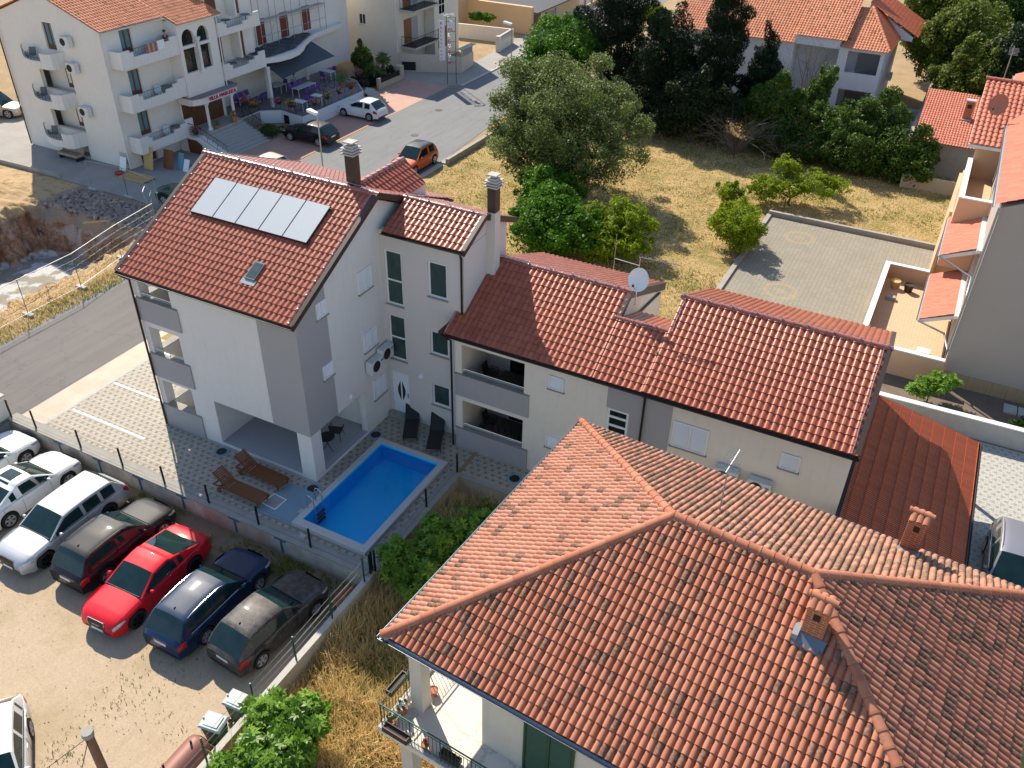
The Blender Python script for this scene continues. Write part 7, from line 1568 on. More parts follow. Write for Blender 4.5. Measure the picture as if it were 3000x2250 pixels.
for x, y, lab in ((18.75, 28.6, 'straw coloured tub on the peach terrace'), (19.5, 28.5, 'dark brown tub on the peach terrace')):
    t = thing('tub', lab, 'tub', (x, y, .55)); mb = MB(); mb.lathe([(.2, .56), (.28, 1.0), (.25, 1.0), (.24, .95), (.001, .93)], (x, y, 0), 16); mb.build('bucket', M_woodl if x < 19 else M_fasc, t, smooth=40)
t = thing('broom', 'broom and dustpan lying on the peach terrace floor', 'broom', (18.6, 27.0, .56)); MB().tube([(18.2, 28.3, 1.3), (18.75, 27.3, .65)], .02, 5).build('handle', M_woodl, t); MB().box(18.5, 19.0, 26.9, 27.2, .551, .75).build('brush', M_grey, t)
tag(MB().box(20.7, 21.3, 21.6, 22.1, .551, .8).build('white_crate', M_wfr), 'white plastic crate on the sunny peach terrace floor', 'crate')
t = thing('block_wall', 'grey block wall behind the carport and the pale paved yard', 'wall', (24, 16.4, 0)); MB().ext([(19.6, 16.35, 0), (19.6, 16.35, 1.0), (34, 16.75, 1.0), (34, 16.75, 0)], (0, .22, 0)).build('wall', M_concl, t); MB().ext([(19.6, 16.3, 1.002), (34, 16.7, 1.002), (34, 17.0, 1.002), (19.6, 16.6, 1.002)], (0, 0, .05)).build('coping', M_wfr, t)
g = MB(); rect(g, 19.5, 40, 16.6, 20.5, .015); struct(g, 'planting_bed', pm('bed_soil', (.17, .13, .10), .95, 0, .4, 2, .8, 25))
t = thing('metal_hatch', 'white double metal hatch in the bed under the taupe wall', 'hatch', (25.6, 19.6, 0)); mb = MB(); mb.box(25.0, 25.55, 19.3, 20.0, .02, .12); mb.box(25.6, 26.15, 19.3, 20.0, .02, .12); mb.build('lid', M_concl, t)
# site fence panels round the excavation
def panel(p0, p1, lab, h_=2.0, tilt=0.0):
    t = thing('site_fence', lab, 'fence', (p0[0], p0[1], 0), 0, 'mobile fence panels round the excavation'); a, b_ = Vector((*p0, .12)), Vector((*p1, .12)); u = (b_-a).normalized(); mb = MB(); up = Vector((tilt*u.y, -tilt*u.x, h_)); mb.tube([a, a+up], .018, 6); mb.tube([b_, b_+up], .018, 6); mb.tube([a+up, b_+up], .018, 6); mb.tube([a, b_], .014, 6); mb.build('frame', M_pipe, t)
    w = MB(); wires(w, a, b_, (.4, .8, 1.2, 1.6), .07, .0, h_, .0022); w.build('mesh', M_pipe, t)
    f = MB(); c = a-Vector((0, 0, .12)); f.ext([c+Vector((-.35, -.12, 0)), c+Vector((.35, -.12, 0)), c+Vector((.35, .12, 0)), c+Vector((-.35, .12, 0))], (0, 0, .13)); f.build('concrete_foot', M_concl, t)
pp = [(-21.4, -3.6), (-21.5, -.15), (-21.6, 3.3), (-21.65, 6.75), (-22.5, 10.4), (-23.0, 13.8)]
for i, (a, b_) in enumerate(zip(pp, pp[1:])): panel(a, b_, 'mesh fence panel along the road verge, %s counted from the near end' % ('first', 'second', 'third', 'fourth', 'fifth')[i])
pq = [(-32.25, 16.75), (-29.15, 17.05), (-25.8, 16.6)]
for i, (a, b_) in enumerate(zip(pq, pq[1:])): panel(a, b_, 'mesh fence panel across the apron, %s' % ('left one', 'right one nearer the green car')[i])
panel((-25.6, 16.2), (-24.8, 15.2), 'leaning mesh fence panel beside the green car', 1.9, .35)
# clutter by the guesthouse
t = thing('sofa', 'old patterned sofa standing against the guesthouse gable wall', 'sofa', (-38.3, 20.1, 0)); M_sofa = pm('sofa_fabric', (.38, .31, .25), .9, 0, .75, 9)
MB().box(-39.3, -37.3, 19.8, 20.5, .3, .5).build('seat', M_sofa, t); MB().ext([(-39.3, 20.4, .5), (-39.3, 20.65, 1.15), (-39.3, 20.78, 1.15), (-39.3, 20.6, .5)], (2.0, 0, 0)).build('backrest', M_sofa, t)
for x in (-39.25, -37.5): MB().box(x, x+.15, 19.85, 20.5, 0, .29).build('leg', M_dark, t)
def pallet(lab, x, y, z):
    t = thing('pallet', lab, 'pallet', (x, y, z), 0, 'wooden pallets by the guesthouse'); mb = MB()
    for i in range(9): mb.box(x+i*.27, x+i*.27+.18, y, y+1.2, z+.1, z+.13)
    mb.build('deck_boards', M_woodl, t); mb = MB()
    for j in (0, .55, 1.08): mb.box(x, x+2.34, y+j, y+j+.1, z, z+.099)
    pieces(mb, 'bearer', M_woodl, t)
pallet('yellow pallet lying flat on the apron in front of the junk pile', -32.4, 19.2, .02)
for (x, y, w_, h_, m_, lab) in ((-32.3, 21.4, .9, 1.6, M_woodl, 'tall pale board leaning in the cellar doorway'), (-31.2, 22.2, .9, 1.3, M_wood, 'brown board leaning on the junk pile'), (-30.2, 22.6, .5, 1.1, pm('junk_blue', (.12, .3, .42), .6), 'light blue plastic sheet standing in the junk pile'), (-29.5, 22.4, .5, .8, M_wfr, 'white board sticking out of the junk pile')):
    tag(MB().ext([(x, y, .02), (x+w_, y, .02), (x+w_, y+.35, h_), (x, y+.35, h_)], (0, .05, .02)).build('board', m_), lab, 'board')
tag(MB().ext([(-33.55, 20.3, .02), (-32.95, 20.3, .02), (-32.95, 20.6, .95), (-33.55, 20.6, .95)], (0, .05, 0)).build('panel', M_wfr), 'white panel leaning on the guesthouse corner', 'panel')
tag(MB().box(-29.3, -28.6, 23.0, 23.6, .0, .35).build('storage_box', pm('box_blue', (.1, .25, .4), .6)), 'light blue storage box at the junk pile', 'box'); tag(MB().ball((-32.9, 19.7, .12), .4, .3, .14).build('rag_heap', pm('rag_red', (.4, .03, .03), .9), smooth=60), 'red and white rag heap by the pallet', 'rags')
for p0, p1, lab in (((-33.2, 15.9, .1), (-29.3, 15.2, .12), 'long rusty beam lying across the rubble'), ((-28.3, 12.6, .1), (-25.2, 15.4, .15), 'brown plank from the rubble to the fence corner'), ((-31.0, 14.2, .1), (-28.6, 16.2, .15), 'plank in the middle of the rubble')): tag(MB().tube([p0, p1], .06, 4).build('plank', M_woodl), lab, 'plank')
t = tag(MB().ext([(-42.5, 16.9, 0), (-35.9, 17.1, 0), (-35.9, 17.1, .3), (-42.5, 16.9, .3)], (0, .2, 0)).build('kerb_wall', M_conc), 'broken low concrete kerb between bare earth and apron', 'kerb')
t = thing('hose', 'orange hose coiled over a stake behind the fence', 'hose', (-22.4, 5.3, 0)); MB().tube([(-22.4+.3*math.cos(a), 5.5+.3*math.sin(a), .5+.05*a/3) for a in [k*.5 for k in range(14)]]+[(-22.3, 4.2, .2), (-22.4, 2.5, .05), (-22.2, .5, .04)], .02, 5).build('tube', M_terrapot, t); MB().tube([(-22.5, 5.3, 0), (-22.5, 5.3, .6)], .025, 5).build('stake', M_woodl, t)
# ------------------------------------------------------------------ vegetation
def nz(P, s, seed):
    rs = np.random.RandomState(seed); v = 0; a = 1; tot = 0
    for i in range(4):
        d = rs.normal(size=(3, 3)); ph = rs.uniform(0, 6.28, 3); Q = P@d.T*s+ph; v = v+a*np.sin(Q[:, 0]+1.3*np.sin(Q[:, 1]))*np.cos(Q[:, 2]+np.sin(Q[:, 0])); tot += a; a *= .6; s *= 1.9
    return v/tot
def unit(a): return a/np.maximum(1e-9, np.linalg.norm(a, axis=1, keepdims=True))
def foliage(parent, name, mat, blobs, n, size, seed=1, inner=.45, gap=-.25, lump=.22, asp=.5, up=.35, lobed=False, cs=1.0, vertical=0.0, zmin=None, sat=9):
    rs = np.random.RandomState(seed); bl = [tuple(b) for b in blobs]
    if sat:
        for b in blobs:
            for i in range(sat):
                d_ = rs.normal(size=3); d_[2] = abs(d_[2])*.8-.15; d_ /= np.linalg.norm(d_); q = rs.uniform(.16, .42); e_ = rs.uniform(.82, 1.22)
                bl.append((b[0]+d_[0]*b[3]*e_, b[1]+d_[1]*b[4]*e_, b[2]+d_[2]*b[5]*e_, b[3]*q, b[4]*q, b[5]*q))
    bl = np.array(bl, dtype=float)
    wts = (bl[:, 3]*bl[:, 4]*bl[:, 5])**.72; wts /= wts.sum(); k = rs.choice(len(bl), size=int(n*1.7), p=wts); b = bl[k]
    d = unit(rs.normal(size=(len(k), 3))); r = inner+(1-inner)*rs.rand(len(k))**.7
    f = nz(b[:, :3]+d*b[:, 3:6], .9/cs, seed+3)
    P = b[:, :3]+d*b[:, 3:6]*(r*(1+lump*f))[:, None]
    g = nz(P, 1.7/cs, seed+11); keep = g > gap+.25*rs.uniform(-1, 1, len(k))
    if zmin is not None: keep &= P[:, 2] > zmin
    P = P[keep][:n]; d = d[keep][:n]; m_ = len(P)
    nm = unit(d*.55+rs.normal(size=(m_, 3))*.6+np.array([0, 0, up])); t_ = rs.normal(size=(m_, 3)); t_[:, 2] += vertical*2.5; a = unit(t_-nm*(t_*nm).sum(1, keepdims=True)); c = np.cross(nm, a)
    L = (size*rs.uniform(.6, 1.3, m_))[:, None]
    att = np.clip(.5+.45*nz(P, 1.1/cs, seed+21)+rs.uniform(-.3, .3, m_), 0, 1)
    Vs = []; 
    if lobed:
        A = []
        for ang, sc in ((0, 1.0), (1.0, .85), (-1.0, .85), (2.0, .6), (-2.0, .6)):
            aa = a*math.cos(ang)+c*math.sin(ang); cc = np.cross(nm, aa); A.append(np.stack([P, P+aa*L*.5*sc+cc*L*.17+nm*L*.06, P+aa*L*sc-nm*L*.05, P+aa*L*.5*sc-cc*L*.17+nm*L*.06], 1))
        V = np.concatenate(A, 1).reshape(-1, 3); F = np.arange(len(V)).reshape(-1, 4); att = np.repeat(att, 5)
    else:
        V = np.stack([P-a*L*.5, P+c*L*asp*.5+nm*L*.08, P+a*L*.5, P-c*L*asp*.5+nm*L*.08], 1).reshape(-1, 3); F = np.arange(len(V)).reshape(-1, 4)
    return np_mesh(name, V, F, mat, parent, att)
def limbs(parent, base, blobs, r, mat=None, seed=1, n=None, name='trunk', fork=.35, twigs=0):
    rs = random.Random(seed); b0 = Vector(base); mb = MB(); zc = sum(b[2] for b in blobs)/len(blobs); top = Vector((sum(b[0] for b in blobs)/len(blobs), sum(b[1] for b in blobs)/len(blobs), zc)); f = b0+(top-b0)*fork
    mb.tube([b0, b0+(f-b0)*.5+Vector((rs.uniform(-.1, .1), rs.uniform(-.1, .1), 0)), f], r, 9, r*.75)
    for b in blobs[:n]:
        e = Vector(b[:3]); m1 = f+(e-f)*.5+Vector((rs.uniform(-.3, .3), rs.uniform(-.3, .3), rs.uniform(0, .3))); mb.tube([f, m1, e], r*.5, 6, r*.16)
        for i in range(twigs+3):
            a = Vector((rs.gauss(0, 1), rs.gauss(0, 1), rs.gauss(.3, .8))).normalized(); mb.tube([m1+(e-m1)*rs.random(), e+Vector((a.x*b[3], a.y*b[4], a.z*b[5]))*.8], r*.14, 4, r*.04)
    return mb.build(name, mat or M_bark, parent, smooth=50)
LM = dict(
 oak=leaf_mat('leaves_oak', (.055, .08, .018), (.26, .32, .095), .3), walnut=leaf_mat('leaves_walnut', (.035, .10, .008), (.12, .27, .02), .4),
 yellow=leaf_mat('leaves_yellowgreen', (.10, .17, .008), (.33, .42, .02), .45), dark=leaf_mat('leaves_dark', (.010, .022, .008), (.035, .06, .018), .15),
 cyp=leaf_mat('leaves_cypress', (.006, .014, .006), (.022, .042, .015), .08, .7), green=leaf_mat('leaves_green', (.025, .06, .008), (.12, .20, .03), .35),
 fig=leaf_mat('leaves_fig', (.08, .18, .015), (.28, .47, .08), .5, .35), mid=leaf_mat('leaves_mid', (.05, .085, .012), (.22, .26, .04), .35))
def tree(lab, cat, name, base, blobs, n, size, mat, r=.2, seed=1, group=None, tn=None, **k):
    t = thing(name, lab, cat, base, 0, group); foliage(t, 'crown', LM[mat], blobs, n, size, seed, **k); limbs(t, base, blobs, r, seed=seed, n=tn); return t
tree('large grey green holm oak beside the street in the dry lawn', 'tree', 'oak_tree', (-5.2, 36.2, 0), [(-4.8, 33.8, 6.2, 3.2, 3.2, 2.4), (-7.6, 35.0, 5.2, 2.6, 2.7, 2.4), (-2.1, 34.0, 5.0, 2.6, 2.6, 2.5), (-4.0, 31.4, 4.2, 3.0, 2.4, 2.6), (-6.8, 32.0, 3.6, 2.4, 2.3, 2.1), (-1.0, 31.6, 3.4, 2.5, 2.3, 2.2), (-4.6, 36.4, 5.4, 3.2, 2.6, 2.6), (-4.8, 31.0, 2.4, 1.8, 1.4, 1.3), (-2.6, 30.4, 2.0, 1.5, 1.2, 1.2)], 120000, .17, 'oak', .38, 2, gap=-.15, lump=.36, inner=.3, sat=13)
GW = 'bright green bushes between oak and red roof'
tree('dark green broad leaved tree just below the oak', 'tree', 'walnut_tree', (-3.1, 28.6, 0), [(-3.1, 28.4, 2.1, 1.7, 1.5, 1.4), (-2.4, 27.2, 1.9, 1.2, 1.0, 1.0), (-3.9, 27.8, 1.5, 1.0, 1.0, 1.0)], 14000, .23, 'walnut', .14, 3, GW, gap=-.2, lump=.5, cs=.7, sat=16)
tree('dense green broad leaved tree behind the red roof ridge', 'tree', 'walnut_tree', (-1.2, 24.5, 0), [(-1.6, 24.6, 2.0, 1.9, 1.8, 1.6), (.2, 24.2, 1.9, 1.8, 1.6, 1.5), (-.6, 23.0, 1.6, 2.2, 1.4, 1.4)], 24000, .24, 'walnut', .16, 4, GW, gap=-.2, lump=.5, cs=.7, sat=16)
tree('bright yellow green bush on the lawn, nearest the red ridge', 'bush', 'leafy_bush', (2.4, 25.6, 0), [(1.0, 25.3, 1.2, 1.5, 1.4, 1.2), (2.9, 26.3, 1.5, 1.7, 1.5, 1.3), (2.2, 24.2, 1.1, 1.8, 1.2, 1.1), (3.9, 25.0, 1.2, 1.2, 1.2, 1.0)], 24000, .19, 'yellow', .12, 5, GW, gap=-.05, lump=.55, cs=.5, sat=20, inner=.3)
tree('bright green tree at the street behind the oak', 'tree', 'street_tree', (-14.0, 55, 0), [(-15.0, 54.5, 4.2, 2.6, 2.6, 2.0), (-12.6, 54.8, 4.6, 2.4, 2.4, 2.0), (-15.8, 52.6, 3.0, 1.6, 1.6, 1.6), (-11.2, 53.5, 4.2, 2.0, 2.0, 2.0), (-13.5, 52, 3.0, 2.4, 1.8, 2)], 26000, .26, 'walnut', .2, 6, gap=-.3, lump=.35)
def cypress(lab, x, y, h_, r, seed, top=1.0, n=26000):
    t = thing('cypress_tree', lab, 'tree', (x, y, 0), 0, 'tall dark cypresses behind the lawn'); bl = []; k = 9; rs = random.Random(seed)
    for i in range(k): u = i/(k-1); rr = r*(.75+.5*math.sin(math.pi*min(1, u*1.1+.1)))*(1 if u < .65 else (1-(u-.65)/.35*.72)); bl.append((x+rs.uniform(-.25, .25)*r, y+rs.uniform(-.25, .25)*r, 1+(h_-1.6)*u, rr, rr, h_/k*.95))
    foliage(t, 'crown', LM['cyp'], bl, n, .22, seed, inner=.6, gap=-.75, lump=.16, asp=.35, up=.1, vertical=1.0, cs=.8, sat=2); MB().tube([(x, y, 0), (x, y, h_*.8)], r*.14, 8, .05).build('trunk', M_bark, t); return t
cypress('widest and leftmost dark cypress, rising behind the oak', -8.8, 54.5, 17, 2.1, 11, n=60000); cypress('middle dark cypress in front of the orange roof', 1.2, 51.0, 14.5, 1.55, 12, n=46000); cypress('shorter brownish cypress, rightmost of the dark three', 4.6, 52.4, 8.6, 1.35, 13, n=26000)
GM = 'dark trees along the back of the lawn'
tree('pale tipped evergreen between the two tallest cypresses', 'tree', 'evergreen_tree', (-3.4, 51.5, 0), [(-3.6, 51, 5.0, 2.6, 2.4, 2.6), (-2.2, 50.2, 3.4, 2.6, 2.2, 2.4), (-4.6, 50.2, 2.6, 2.2, 2.0, 2.2), (-3.0, 51.5, 7.2, 1.8, 1.8, 1.9)], 34000, .22, 'dark', .25, 14, GM)
tree('dark leafy tree at the edge of the lawn, left of the cypress foot', 'tree', 'evergreen_tree', (.6, 47.4, 0), [(.4, 47.2, 3.2, 2.0, 1.9, 2.2), (-1.4, 47.6, 2.0, 2.2, 1.6, 1.9), (2.0, 47.8, 2.4, 1.8, 1.5, 2.2), (-4.0, 48.0, 1.8, 2.4, 1.6, 1.7)], 30000, .22, 'dark', .2, 15, GM)
tree('creeper covered tree in front of the white house', 'tree', 'evergreen_tree', (6.8, 50.0, 0), [(6.4, 49.8, 3.2, 1.9, 1.7, 2.2), (8.2, 49.4, 2.2, 1.9, 1.6, 1.9), (5.0, 49.6, 2.2, 1.8, 1.5, 1.9), (8.9, 52.5, 3.6, 1.0, 1.0, 1.5), (9.5, 52.6, 5.2, .7, .7, 1.2), (7.0, 48.0, 1.5, 2.4, 1.5, 1.4)], 32000, .22, 'green', .2, 16, GM, gap=-.2)
tree('broad rounded dark green thicket in front of the white house', 'bush', 'large_bush', (13.6, 49.5, 0), [(11.6, 49.2, 2.2, 2.2, 2.0, 2.0), (13.8, 50.2, 2.8, 2.2, 2.0, 2.1), (16.0, 48.6, 1.8, 2.4, 1.8, 1.9), (13.2, 47.4, 1.5, 3.0, 1.6, 1.6), (17.2, 47.4, 1.1, 1.8, 1.4, 1.3), (10.0, 48.0, 1.4, 1.8, 1.6, 1.5)], 46000, .24, 'green', .2, 17, GM, gap=-.35, lump=.3)
tree('feathery yellow green shrub at the corner of the paved lot', 'bush', 'feathery_shrub', (10.6, 38.6, 0), [(9.6, 38.6, 1.1, 1.6, 1.1, .9), (11.6, 39.4, 1.5, 1.7, 1.2, .8), (12.8, 40.2, 1.5, 1.2, .9, .7), (9.9, 40.0, 2.0, .9, .8, 1.0), (8.9, 38.0, .9, 1.0, .9, .8)], 20000, .15, 'yellow', .09, 18, None, gap=.0, lump=.6, cs=.5, sat=20, inner=.2)
tree('small thin shrub left of the feathery shrub', 'bush', 'small_shrub', (7.0, 36.4, 0), [(6.9, 36.4, .9, .9, .8, .8), (7.5, 35.8, .6, .6, .6, .5)], 5000, .15, 'yellow', .05, 19, None, gap=-.05, lump=.4, cs=.5)
tree('rounded bright green bush at the left kerb of the paved lot', 'bush', 'round_bush', (9.1, 30.2, 0), [(9.1, 30.2, 1.4, 1.35, 1.3, 1.3), (8.7, 31.6, 1.4, .9, .9, 1.0), (9.5, 29.4, 1.0, .9, .8, .9)], 15000, .16, 'yellow', .09, 20, None, gap=-.12, lump=.5, cs=.5, sat=18, inner=.3)
def dead(lab, base, R_, H_, n, seed, r=.03):
    rs = random.Random(seed); t = thing('dead_shrub', lab, 'shrub', base); mb = MB(); b0 = Vector(base)
    for i in range(n):
        a = rs.uniform(0, 6.28); q = rs.uniform(.3, 1)*R_; e = b0+Vector((q*math.cos(a), q*math.sin(a)*.7, rs.uniform(.4, 1)*H_)); m1 = b0+(e-b0)*.5+Vector((rs.uniform(-.4, .4), rs.uniform(-.4, .4), rs.uniform(.1, .6))); mb.tube([b0, m1, e], r, 4, .008)
        for j in range(7):
            s_ = m1+(e-m1)*rs.random(); d = (e-m1).normalized()+Vector((rs.gauss(0, .7), rs.gauss(0, .7), rs.gauss(0, .6))); f = s_+d*rs.uniform(.4, 1.1); mb.tube([s_, (s_+f)/2+Vector((0, 0, .08)), f], .012, 3, .005)
            for l in range(2): g_ = s_+(f-s_)*rs.random(); mb.tube([g_, g_+d*rs.uniform(.2, .5)+Vector((rs.gauss(0, .25), rs.gauss(0, .25), rs.gauss(0, .2)))], .008, 3, .004)
    mb.build('branches', pm('dead_wood', (.19, .15, .125), .95, 0, .3), t); return t
dead('tangle of grey dead branches at the lawn edge', (4.6, 46.3, 0), 3.0, 3.2, 26, 31); dead('bare leafless tree in front of the white house balcony', (7.4, 56.5, 0), 2.6, 7.2, 22, 32, .06); dead('small grey dead branches left of the big thicket', (8.4, 46.4, 0), 1.8, 1.8, 12, 33)
GR = 'trees in the top right corner'
for i, (x, y, z, r, m_, lab) in enumerate(((20.4, 63.5, 4.6, 3.6, 'mid', 'leafy tree directly above the tiled shed chimney'), (18.4, 69.5, 5.6, 4.4, 'mid', 'light tipped broad tree above the tiled shed'), (14.6, 78, 6, 3.6, 'mid', 'tree at the top edge beside the white house roof'), (23.4, 63.5, 5.4, 4.2, 'dark', 'dark shaded tree above the rusty dish'), (21.5, 80, 7, 5.0, 'green', 'green tree at the top edge, further back'), (27.5, 70, 6, 5.0, 'dark', 'dark tree at the right frame edge'), (29.5, 84, 7, 5.5, 'dark', 'farthest dark tree in the top right corner'))):
    tree(lab, 'tree', 'broadleaf_tree', (x, y+1, 0), [(x, y, z, r*.75, r*.75, r*.7), (x-r*.5, y+.4, z-1.2, r*.55, r*.55, r*.6), (x+r*.5, y-.3, z-1.0, r*.55, r*.55, r*.6), (x, y-r*.4, z-2.2, r*.6, r*.5, r*.6), (x+.5, y+r*.4, z+.8, r*.5, r*.5, r*.5), (x-r*.35, y-.6, z+1.0, r*.45, r*.45, r*.45)], 36000, .3, m_, .3, 40+i, GR, gap=-.25, lump=.35, cs=1.3)
# figs
tree('fig tree with large glossy leaves below the pool terrace corner', 'tree', 'fig_tree', (6.6, -1.8, -.95), [(5.9, -2.5, .6, .75, .75, .75), (6.7, -1.2, 1.0, .9, .9, .7), (7.8, -.1, 1.0, .9, .9, .7), (7.0, -2.6, .3, .9, .7, .8), (8.0, -1.3, .6, .8, .8, .8), (8.6, .8, .7, .7, .7, .6)], 3600, .27, 'fig', .07, 51, None, inner=.5, gap=-.5, lobed=True, lump=.3, cs=.5, up=.8, sat=4)
tree('fig tree at the bottom of the yard beside the wheeled bins', 'tree', 'fig_tree', (6.6, -10.4, -.95), [(5.8, -9.7, .55, .65, .6, .55), (6.8, -9.2, .75, .8, .7, .6), (6.3, -10.6, .5, .8, .7, .7), (7.2, -10.3, .5, .7, .7, .7), (5.9, -11.5, .2, .7, .6, .6), (7.4, -11.3, .1, .8, .7, .7)], 2700, .26, 'fig', .06, 52, None, inner=.5, gap=-.5, lobed=True, lump=.3, cs=.5, up=.8, sat=4)
tree('small fig bush growing under the taupe wall', 'bush', 'fig_bush', (21.7, 18.4, 0), [(21.3, 18.4, .7, .6, .5, .45), (22.1, 18.8, .9, .6, .5, .5)], 420, .24, 'fig', .04, 53, None, inner=.3, gap=-.5, lobed=True, up=.8)
tree('low fig sprouts under the terrace corner wall', 'bush', 'fig_bush', (5.9, 1.9, -.95), [(5.8, 1.9, -.6, .5, .6, .3), (6.6, 2.3, -.6, .6, .4, .35)], 260, .2, 'fig', .03, 54, None, inner=.3, gap=-.5, lobed=True, up=.8)
tree('low weeds by the metal hatch in the planting bed', 'bush', 'low_bush', (26.2, 17.8, 0), [(26.0, 17.7, .4, .9, .5, .5), (27.4, 18.0, .5, 1.0, .6, .6)], 3500, .14, 'green', .03, 55)
tree('clipped green shrub beside the entrance stairs', 'bush', 'round_shrub', (-29.0, 31.6, 0), [(-29.0, 31.6, .45, .85, .8, .45)], 3500, .1, 'green', .04, 56); tree('leafy green bush beside the yuccas', 'bush', 'leafy_bush', (-31.4, 47.8, 0), [(-31.4, 47.6, 2.0, .9, .9, 1.5)], 5000, .18, 'green', .06, 57)
tree('dark hedge plants at the foot of the yuccas', 'hedge', 'hedge', (-30.0, 47.4, 0), [(-30.6, 46.8, .5, 1.3, .8, .6), (-29.8, 48.6, .5, .8, 1.3, .7)], 6000, .16, 'dark', .05, 58); tree('small potted vine tree before the orange wall', 'tree', 'vine', (-31.5, 69.5, 0), [(-31.5, 69.5, 1.9, .9, .5, .5), (-30.3, 69.9, 1.8, .7, .5, .45)], 2500, .22, 'walnut', .05, 59); tree('green bush behind the brick fence at the far street', 'bush', 'leafy_bush', (-15.6, 84, 0), [(-15.6, 84, 1.4, 1.6, 1.6, 1.3)], 5000, .22, 'yellow', .05, 60)
tree('yellowish bush at the kerb left of the oak', 'bush', 'small_shrub', (-11.6, 40.2, 0), [(-11.6, 40.2, .5, .9, 1.4, .6), (-10.2, 39, .4, .6, .8, .5)], 4000, .16, 'yellow', .04, 61, gap=-.1); tree('dark hedge behind the guesthouse at the left frame edge', 'hedge', 'hedge', (-50, 30, 0), [(-49, 29.5, 2.0, 3, 2, 2.2), (-53, 33, 2.5, 4, 3, 2.6)], 16000, .25, 'green', .1, 62)
def yucca(lab, x, y, h_, seed):
    rs = random.Random(seed); t = thing('yucca', lab, 'plant', (x, y, 0), 0, 'yuccas in the guesthouse garden'); mb = MB()
    for k in range(3):
        tx, ty, tz = x+rs.uniform(-.5, .5), y+rs.uniform(-.4, .4), h_*rs.uniform(.65, 1); MB().tube([(x, y, 0), (tx, ty, tz)], .1, 7, .07).build('trunk', M_bark, t)
        for i in range(70):
            a = rs.uniform(0, 6.28); e = rs.uniform(-.5, 1.4); L = rs.uniform(.6, .95); d = Vector((math.cos(a)*math.cos(e), math.sin(a)*math.cos(e), math.sin(e))); s_ = d.cross(Vector((0, 0, 1))).normalized()*.035; b0 = Vector((tx, ty, tz)); mb.add([b0-s_, b0+s_, b0+d*L*.6+s_, b0+d*L-Vector((0, 0, .12)), b0+d*L*.6-s_], [(0, 1, 2, 3, 4)])
    mb.build('leaves', pm('yucca_leaf', (.09, .15, .04), .6, 0, .3, 5), t)
yucca('taller spiky yucca against the cream house wall', -29.6, 48.3, 2.3, 1); yucca('shorter spiky yucca nearer the terrace steps', -30.2, 47.2, 1.7, 2)
# grasses
def grass(name, mat, n, area, hmin, hmax, z0, seed, w=.012, dens=.0, bend=.5, sc=.6, fn=None):
    rs = np.random.RandomState(seed); x0, x1, y0, y1 = area; P = np.stack([rs.uniform(x0, x1, n*2), rs.uniform(y0, y1, n*2), np.full(n*2, z0)], 1); g = nz(P*np.array([1, 1, 0]), sc, seed+1); keep = g > dens+rs.uniform(-.3, .3, n*2)
    if fn is not None: keep &= fn(P)
    P = P[keep][:n]; g = g[keep][:n]; m_ = len(P); H_ = (rs.uniform(hmin, hmax, m_)*(.8+.5*g))[:, None]; a = rs.uniform(0, 6.28, m_); d = np.stack([np.cos(a), np.sin(a), np.zeros(m_)], 1); s_ = np.stack([-np.sin(a), np.cos(a), np.zeros(m_)], 1)*w; up = np.array([0, 0, 1.0]); b = bend*rs.uniform(.2, 1.2, m_)[:, None]
    V = np.stack([P-s_, P+s_, P+s_*.9+up*H_*.6+d*H_*b*.35, P-s_*.9+up*H_*.6+d*H_*b*.35, P-s_*.3+up*H_+d*H_*b, P+s_*.3+up*H_+d*H_*b], 1).reshape(-1, 3); i = np.arange(m_)[:, None]*6
    F = np.concatenate([i+np.array([0, 1, 2, 3]), i+np.array([3, 2, 5, 4])], 1).reshape(-1, 4); att = np.repeat(np.clip(.5+.5*nz(P, .5, seed+5)+rs.uniform(-.25, .25, m_), 0, 1), 2)
    o = np_mesh(name, V, F, mat, None, att); o['kind'] = 'stuff'; return o
G1 = leaf_mat('grass_straw', (.52, .37, .15), (.90, .71, .36), .4, .8); G2 = leaf_mat('grass_green', (.12, .17, .03), (.34, .34, .07), .35, .7)
def notlot(P): return ~((P[:, 0] > 9.6) & (P[:, 1] < 36.6)) & (P[:, 1] > 12.5)
grass('dry_grass', G1, 70000, (-13.3, 21, 12, 58), .05, .16, 0, 71, .022, -.6, 1.2, .6, notlot); grass('green_grass', G2, 32000, (-13.3, 21, 12, 58), .05, .15, 0, 72, .025, .15, 1.0, .5, notlot)
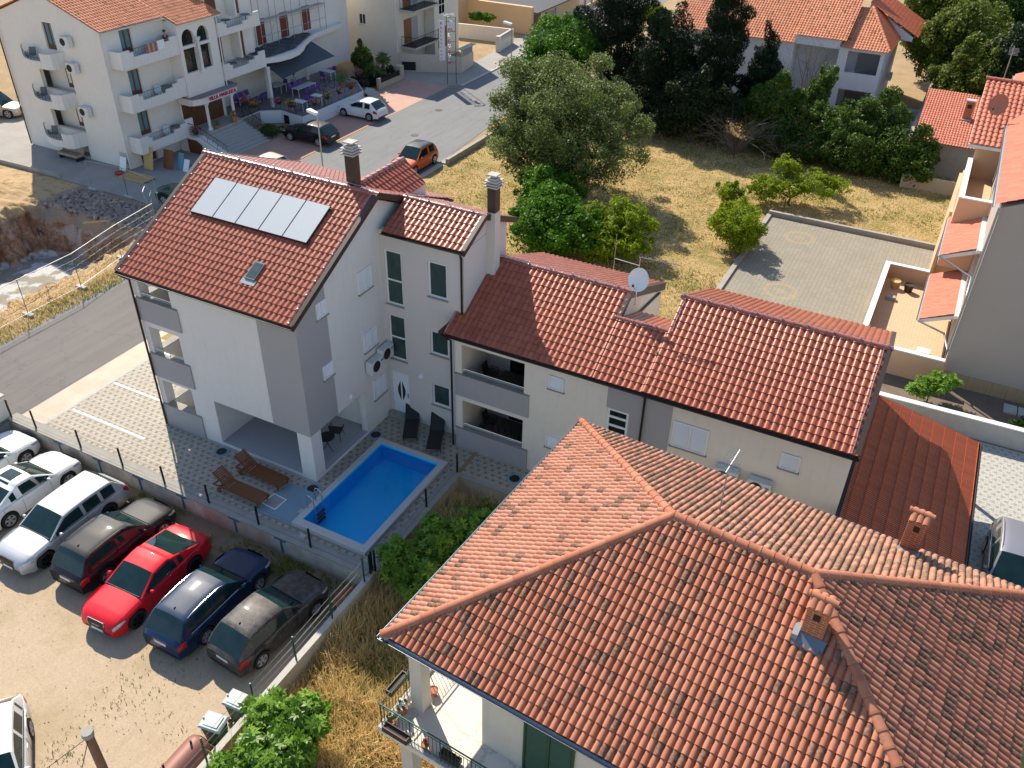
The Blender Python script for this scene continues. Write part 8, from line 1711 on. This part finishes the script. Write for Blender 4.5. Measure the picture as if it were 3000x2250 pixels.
grass('tall_dry_grass', G1, 70000, (5.05, 11.5, -21, 2.9), .45, 1.15, -.95, 73, .011, -.55, .55, .9); grass('tall_green_grass', G2, 16000, (5.05, 11.5, -21, 2.9), .25, .6, -.95, 74, .014, .1, .6, .7)
grass('wall_weeds', G2, 4500, (-14.6, 4.6, -4.3, -3.3), .05, .2, -.9, 75, .016, .0, .7, 1.2); grass('lot_weeds', G2, 900, (-.5, 4.7, -14, -7.5), .03, .1, -.9, 76, .014, .18, 1.0, .9); grass('verge_grass', G2, 3000, (-21.6, -20.2, -6, 14), .05, .22, 0, 77, .016, -.2, .7, .9); grass('verge_straw', G1, 6000, (-23.4, -20.3, -6, 14), .05, .22, 0, 78, .016, -.2, .7, .9)
# scattered stones and litter in the excavation rubble
rs = np.random.RandomState(5); Vv = []; Ff = []; n = 1500
cube = np.array([(x, y, z) for z in (-1, 1) for y in (-1, 1) for x in (-1, 1)], float); fq = np.array([(0, 2, 3, 1), (4, 5, 7, 6), (0, 1, 5, 4), (2, 6, 7, 3), (0, 4, 6, 2), (1, 3, 7, 5)])
for i in range(n):
    x, y = rs.uniform(-33, -24.2), rs.uniform(13.6, 16.4); s_ = rs.uniform(.03, .13)*(1.5 if rs.rand() < .1 else 1); Vv.append(cube*s_*rs.uniform(.5, 1.2, 3)*(1+.3*rs.normal(size=(8, 1)))@np.linalg.qr(rs.normal(size=(3, 3)))[0]+np.array([x, y, .02+s_*.3])); Ff.append(fq+i*8)
o = np_mesh('rubble', np.concatenate(Vv), np.concatenate(Ff), pm('rubble_stone', (.36, .28, .23), .95, 0, .5, 1.5), None); o['kind'] = 'stuff'

rs = np.random.RandomState(15); Vv = []; Ff = []
for i in range(1400):
    x, y = rs.uniform(-14, 4.6), rs.uniform(-15, -3.4); s_ = rs.uniform(.006, .016)*(1.8 if y > -5 and rs.rand() < .3 else 1); Vv.append(cube*s_*rs.uniform(.5, 1.2, 3)@np.linalg.qr(rs.normal(size=(3, 3)))[0]+np.array([x, y, -.9+s_*.4])); Ff.append(fq+i*8)
o = np_mesh('pebbles', np.concatenate(Vv), np.concatenate(Ff), pm('pebble_stone', (.46, .37, .28), .95, 0, .5, 2.5), None); o['kind'] = 'stuff'
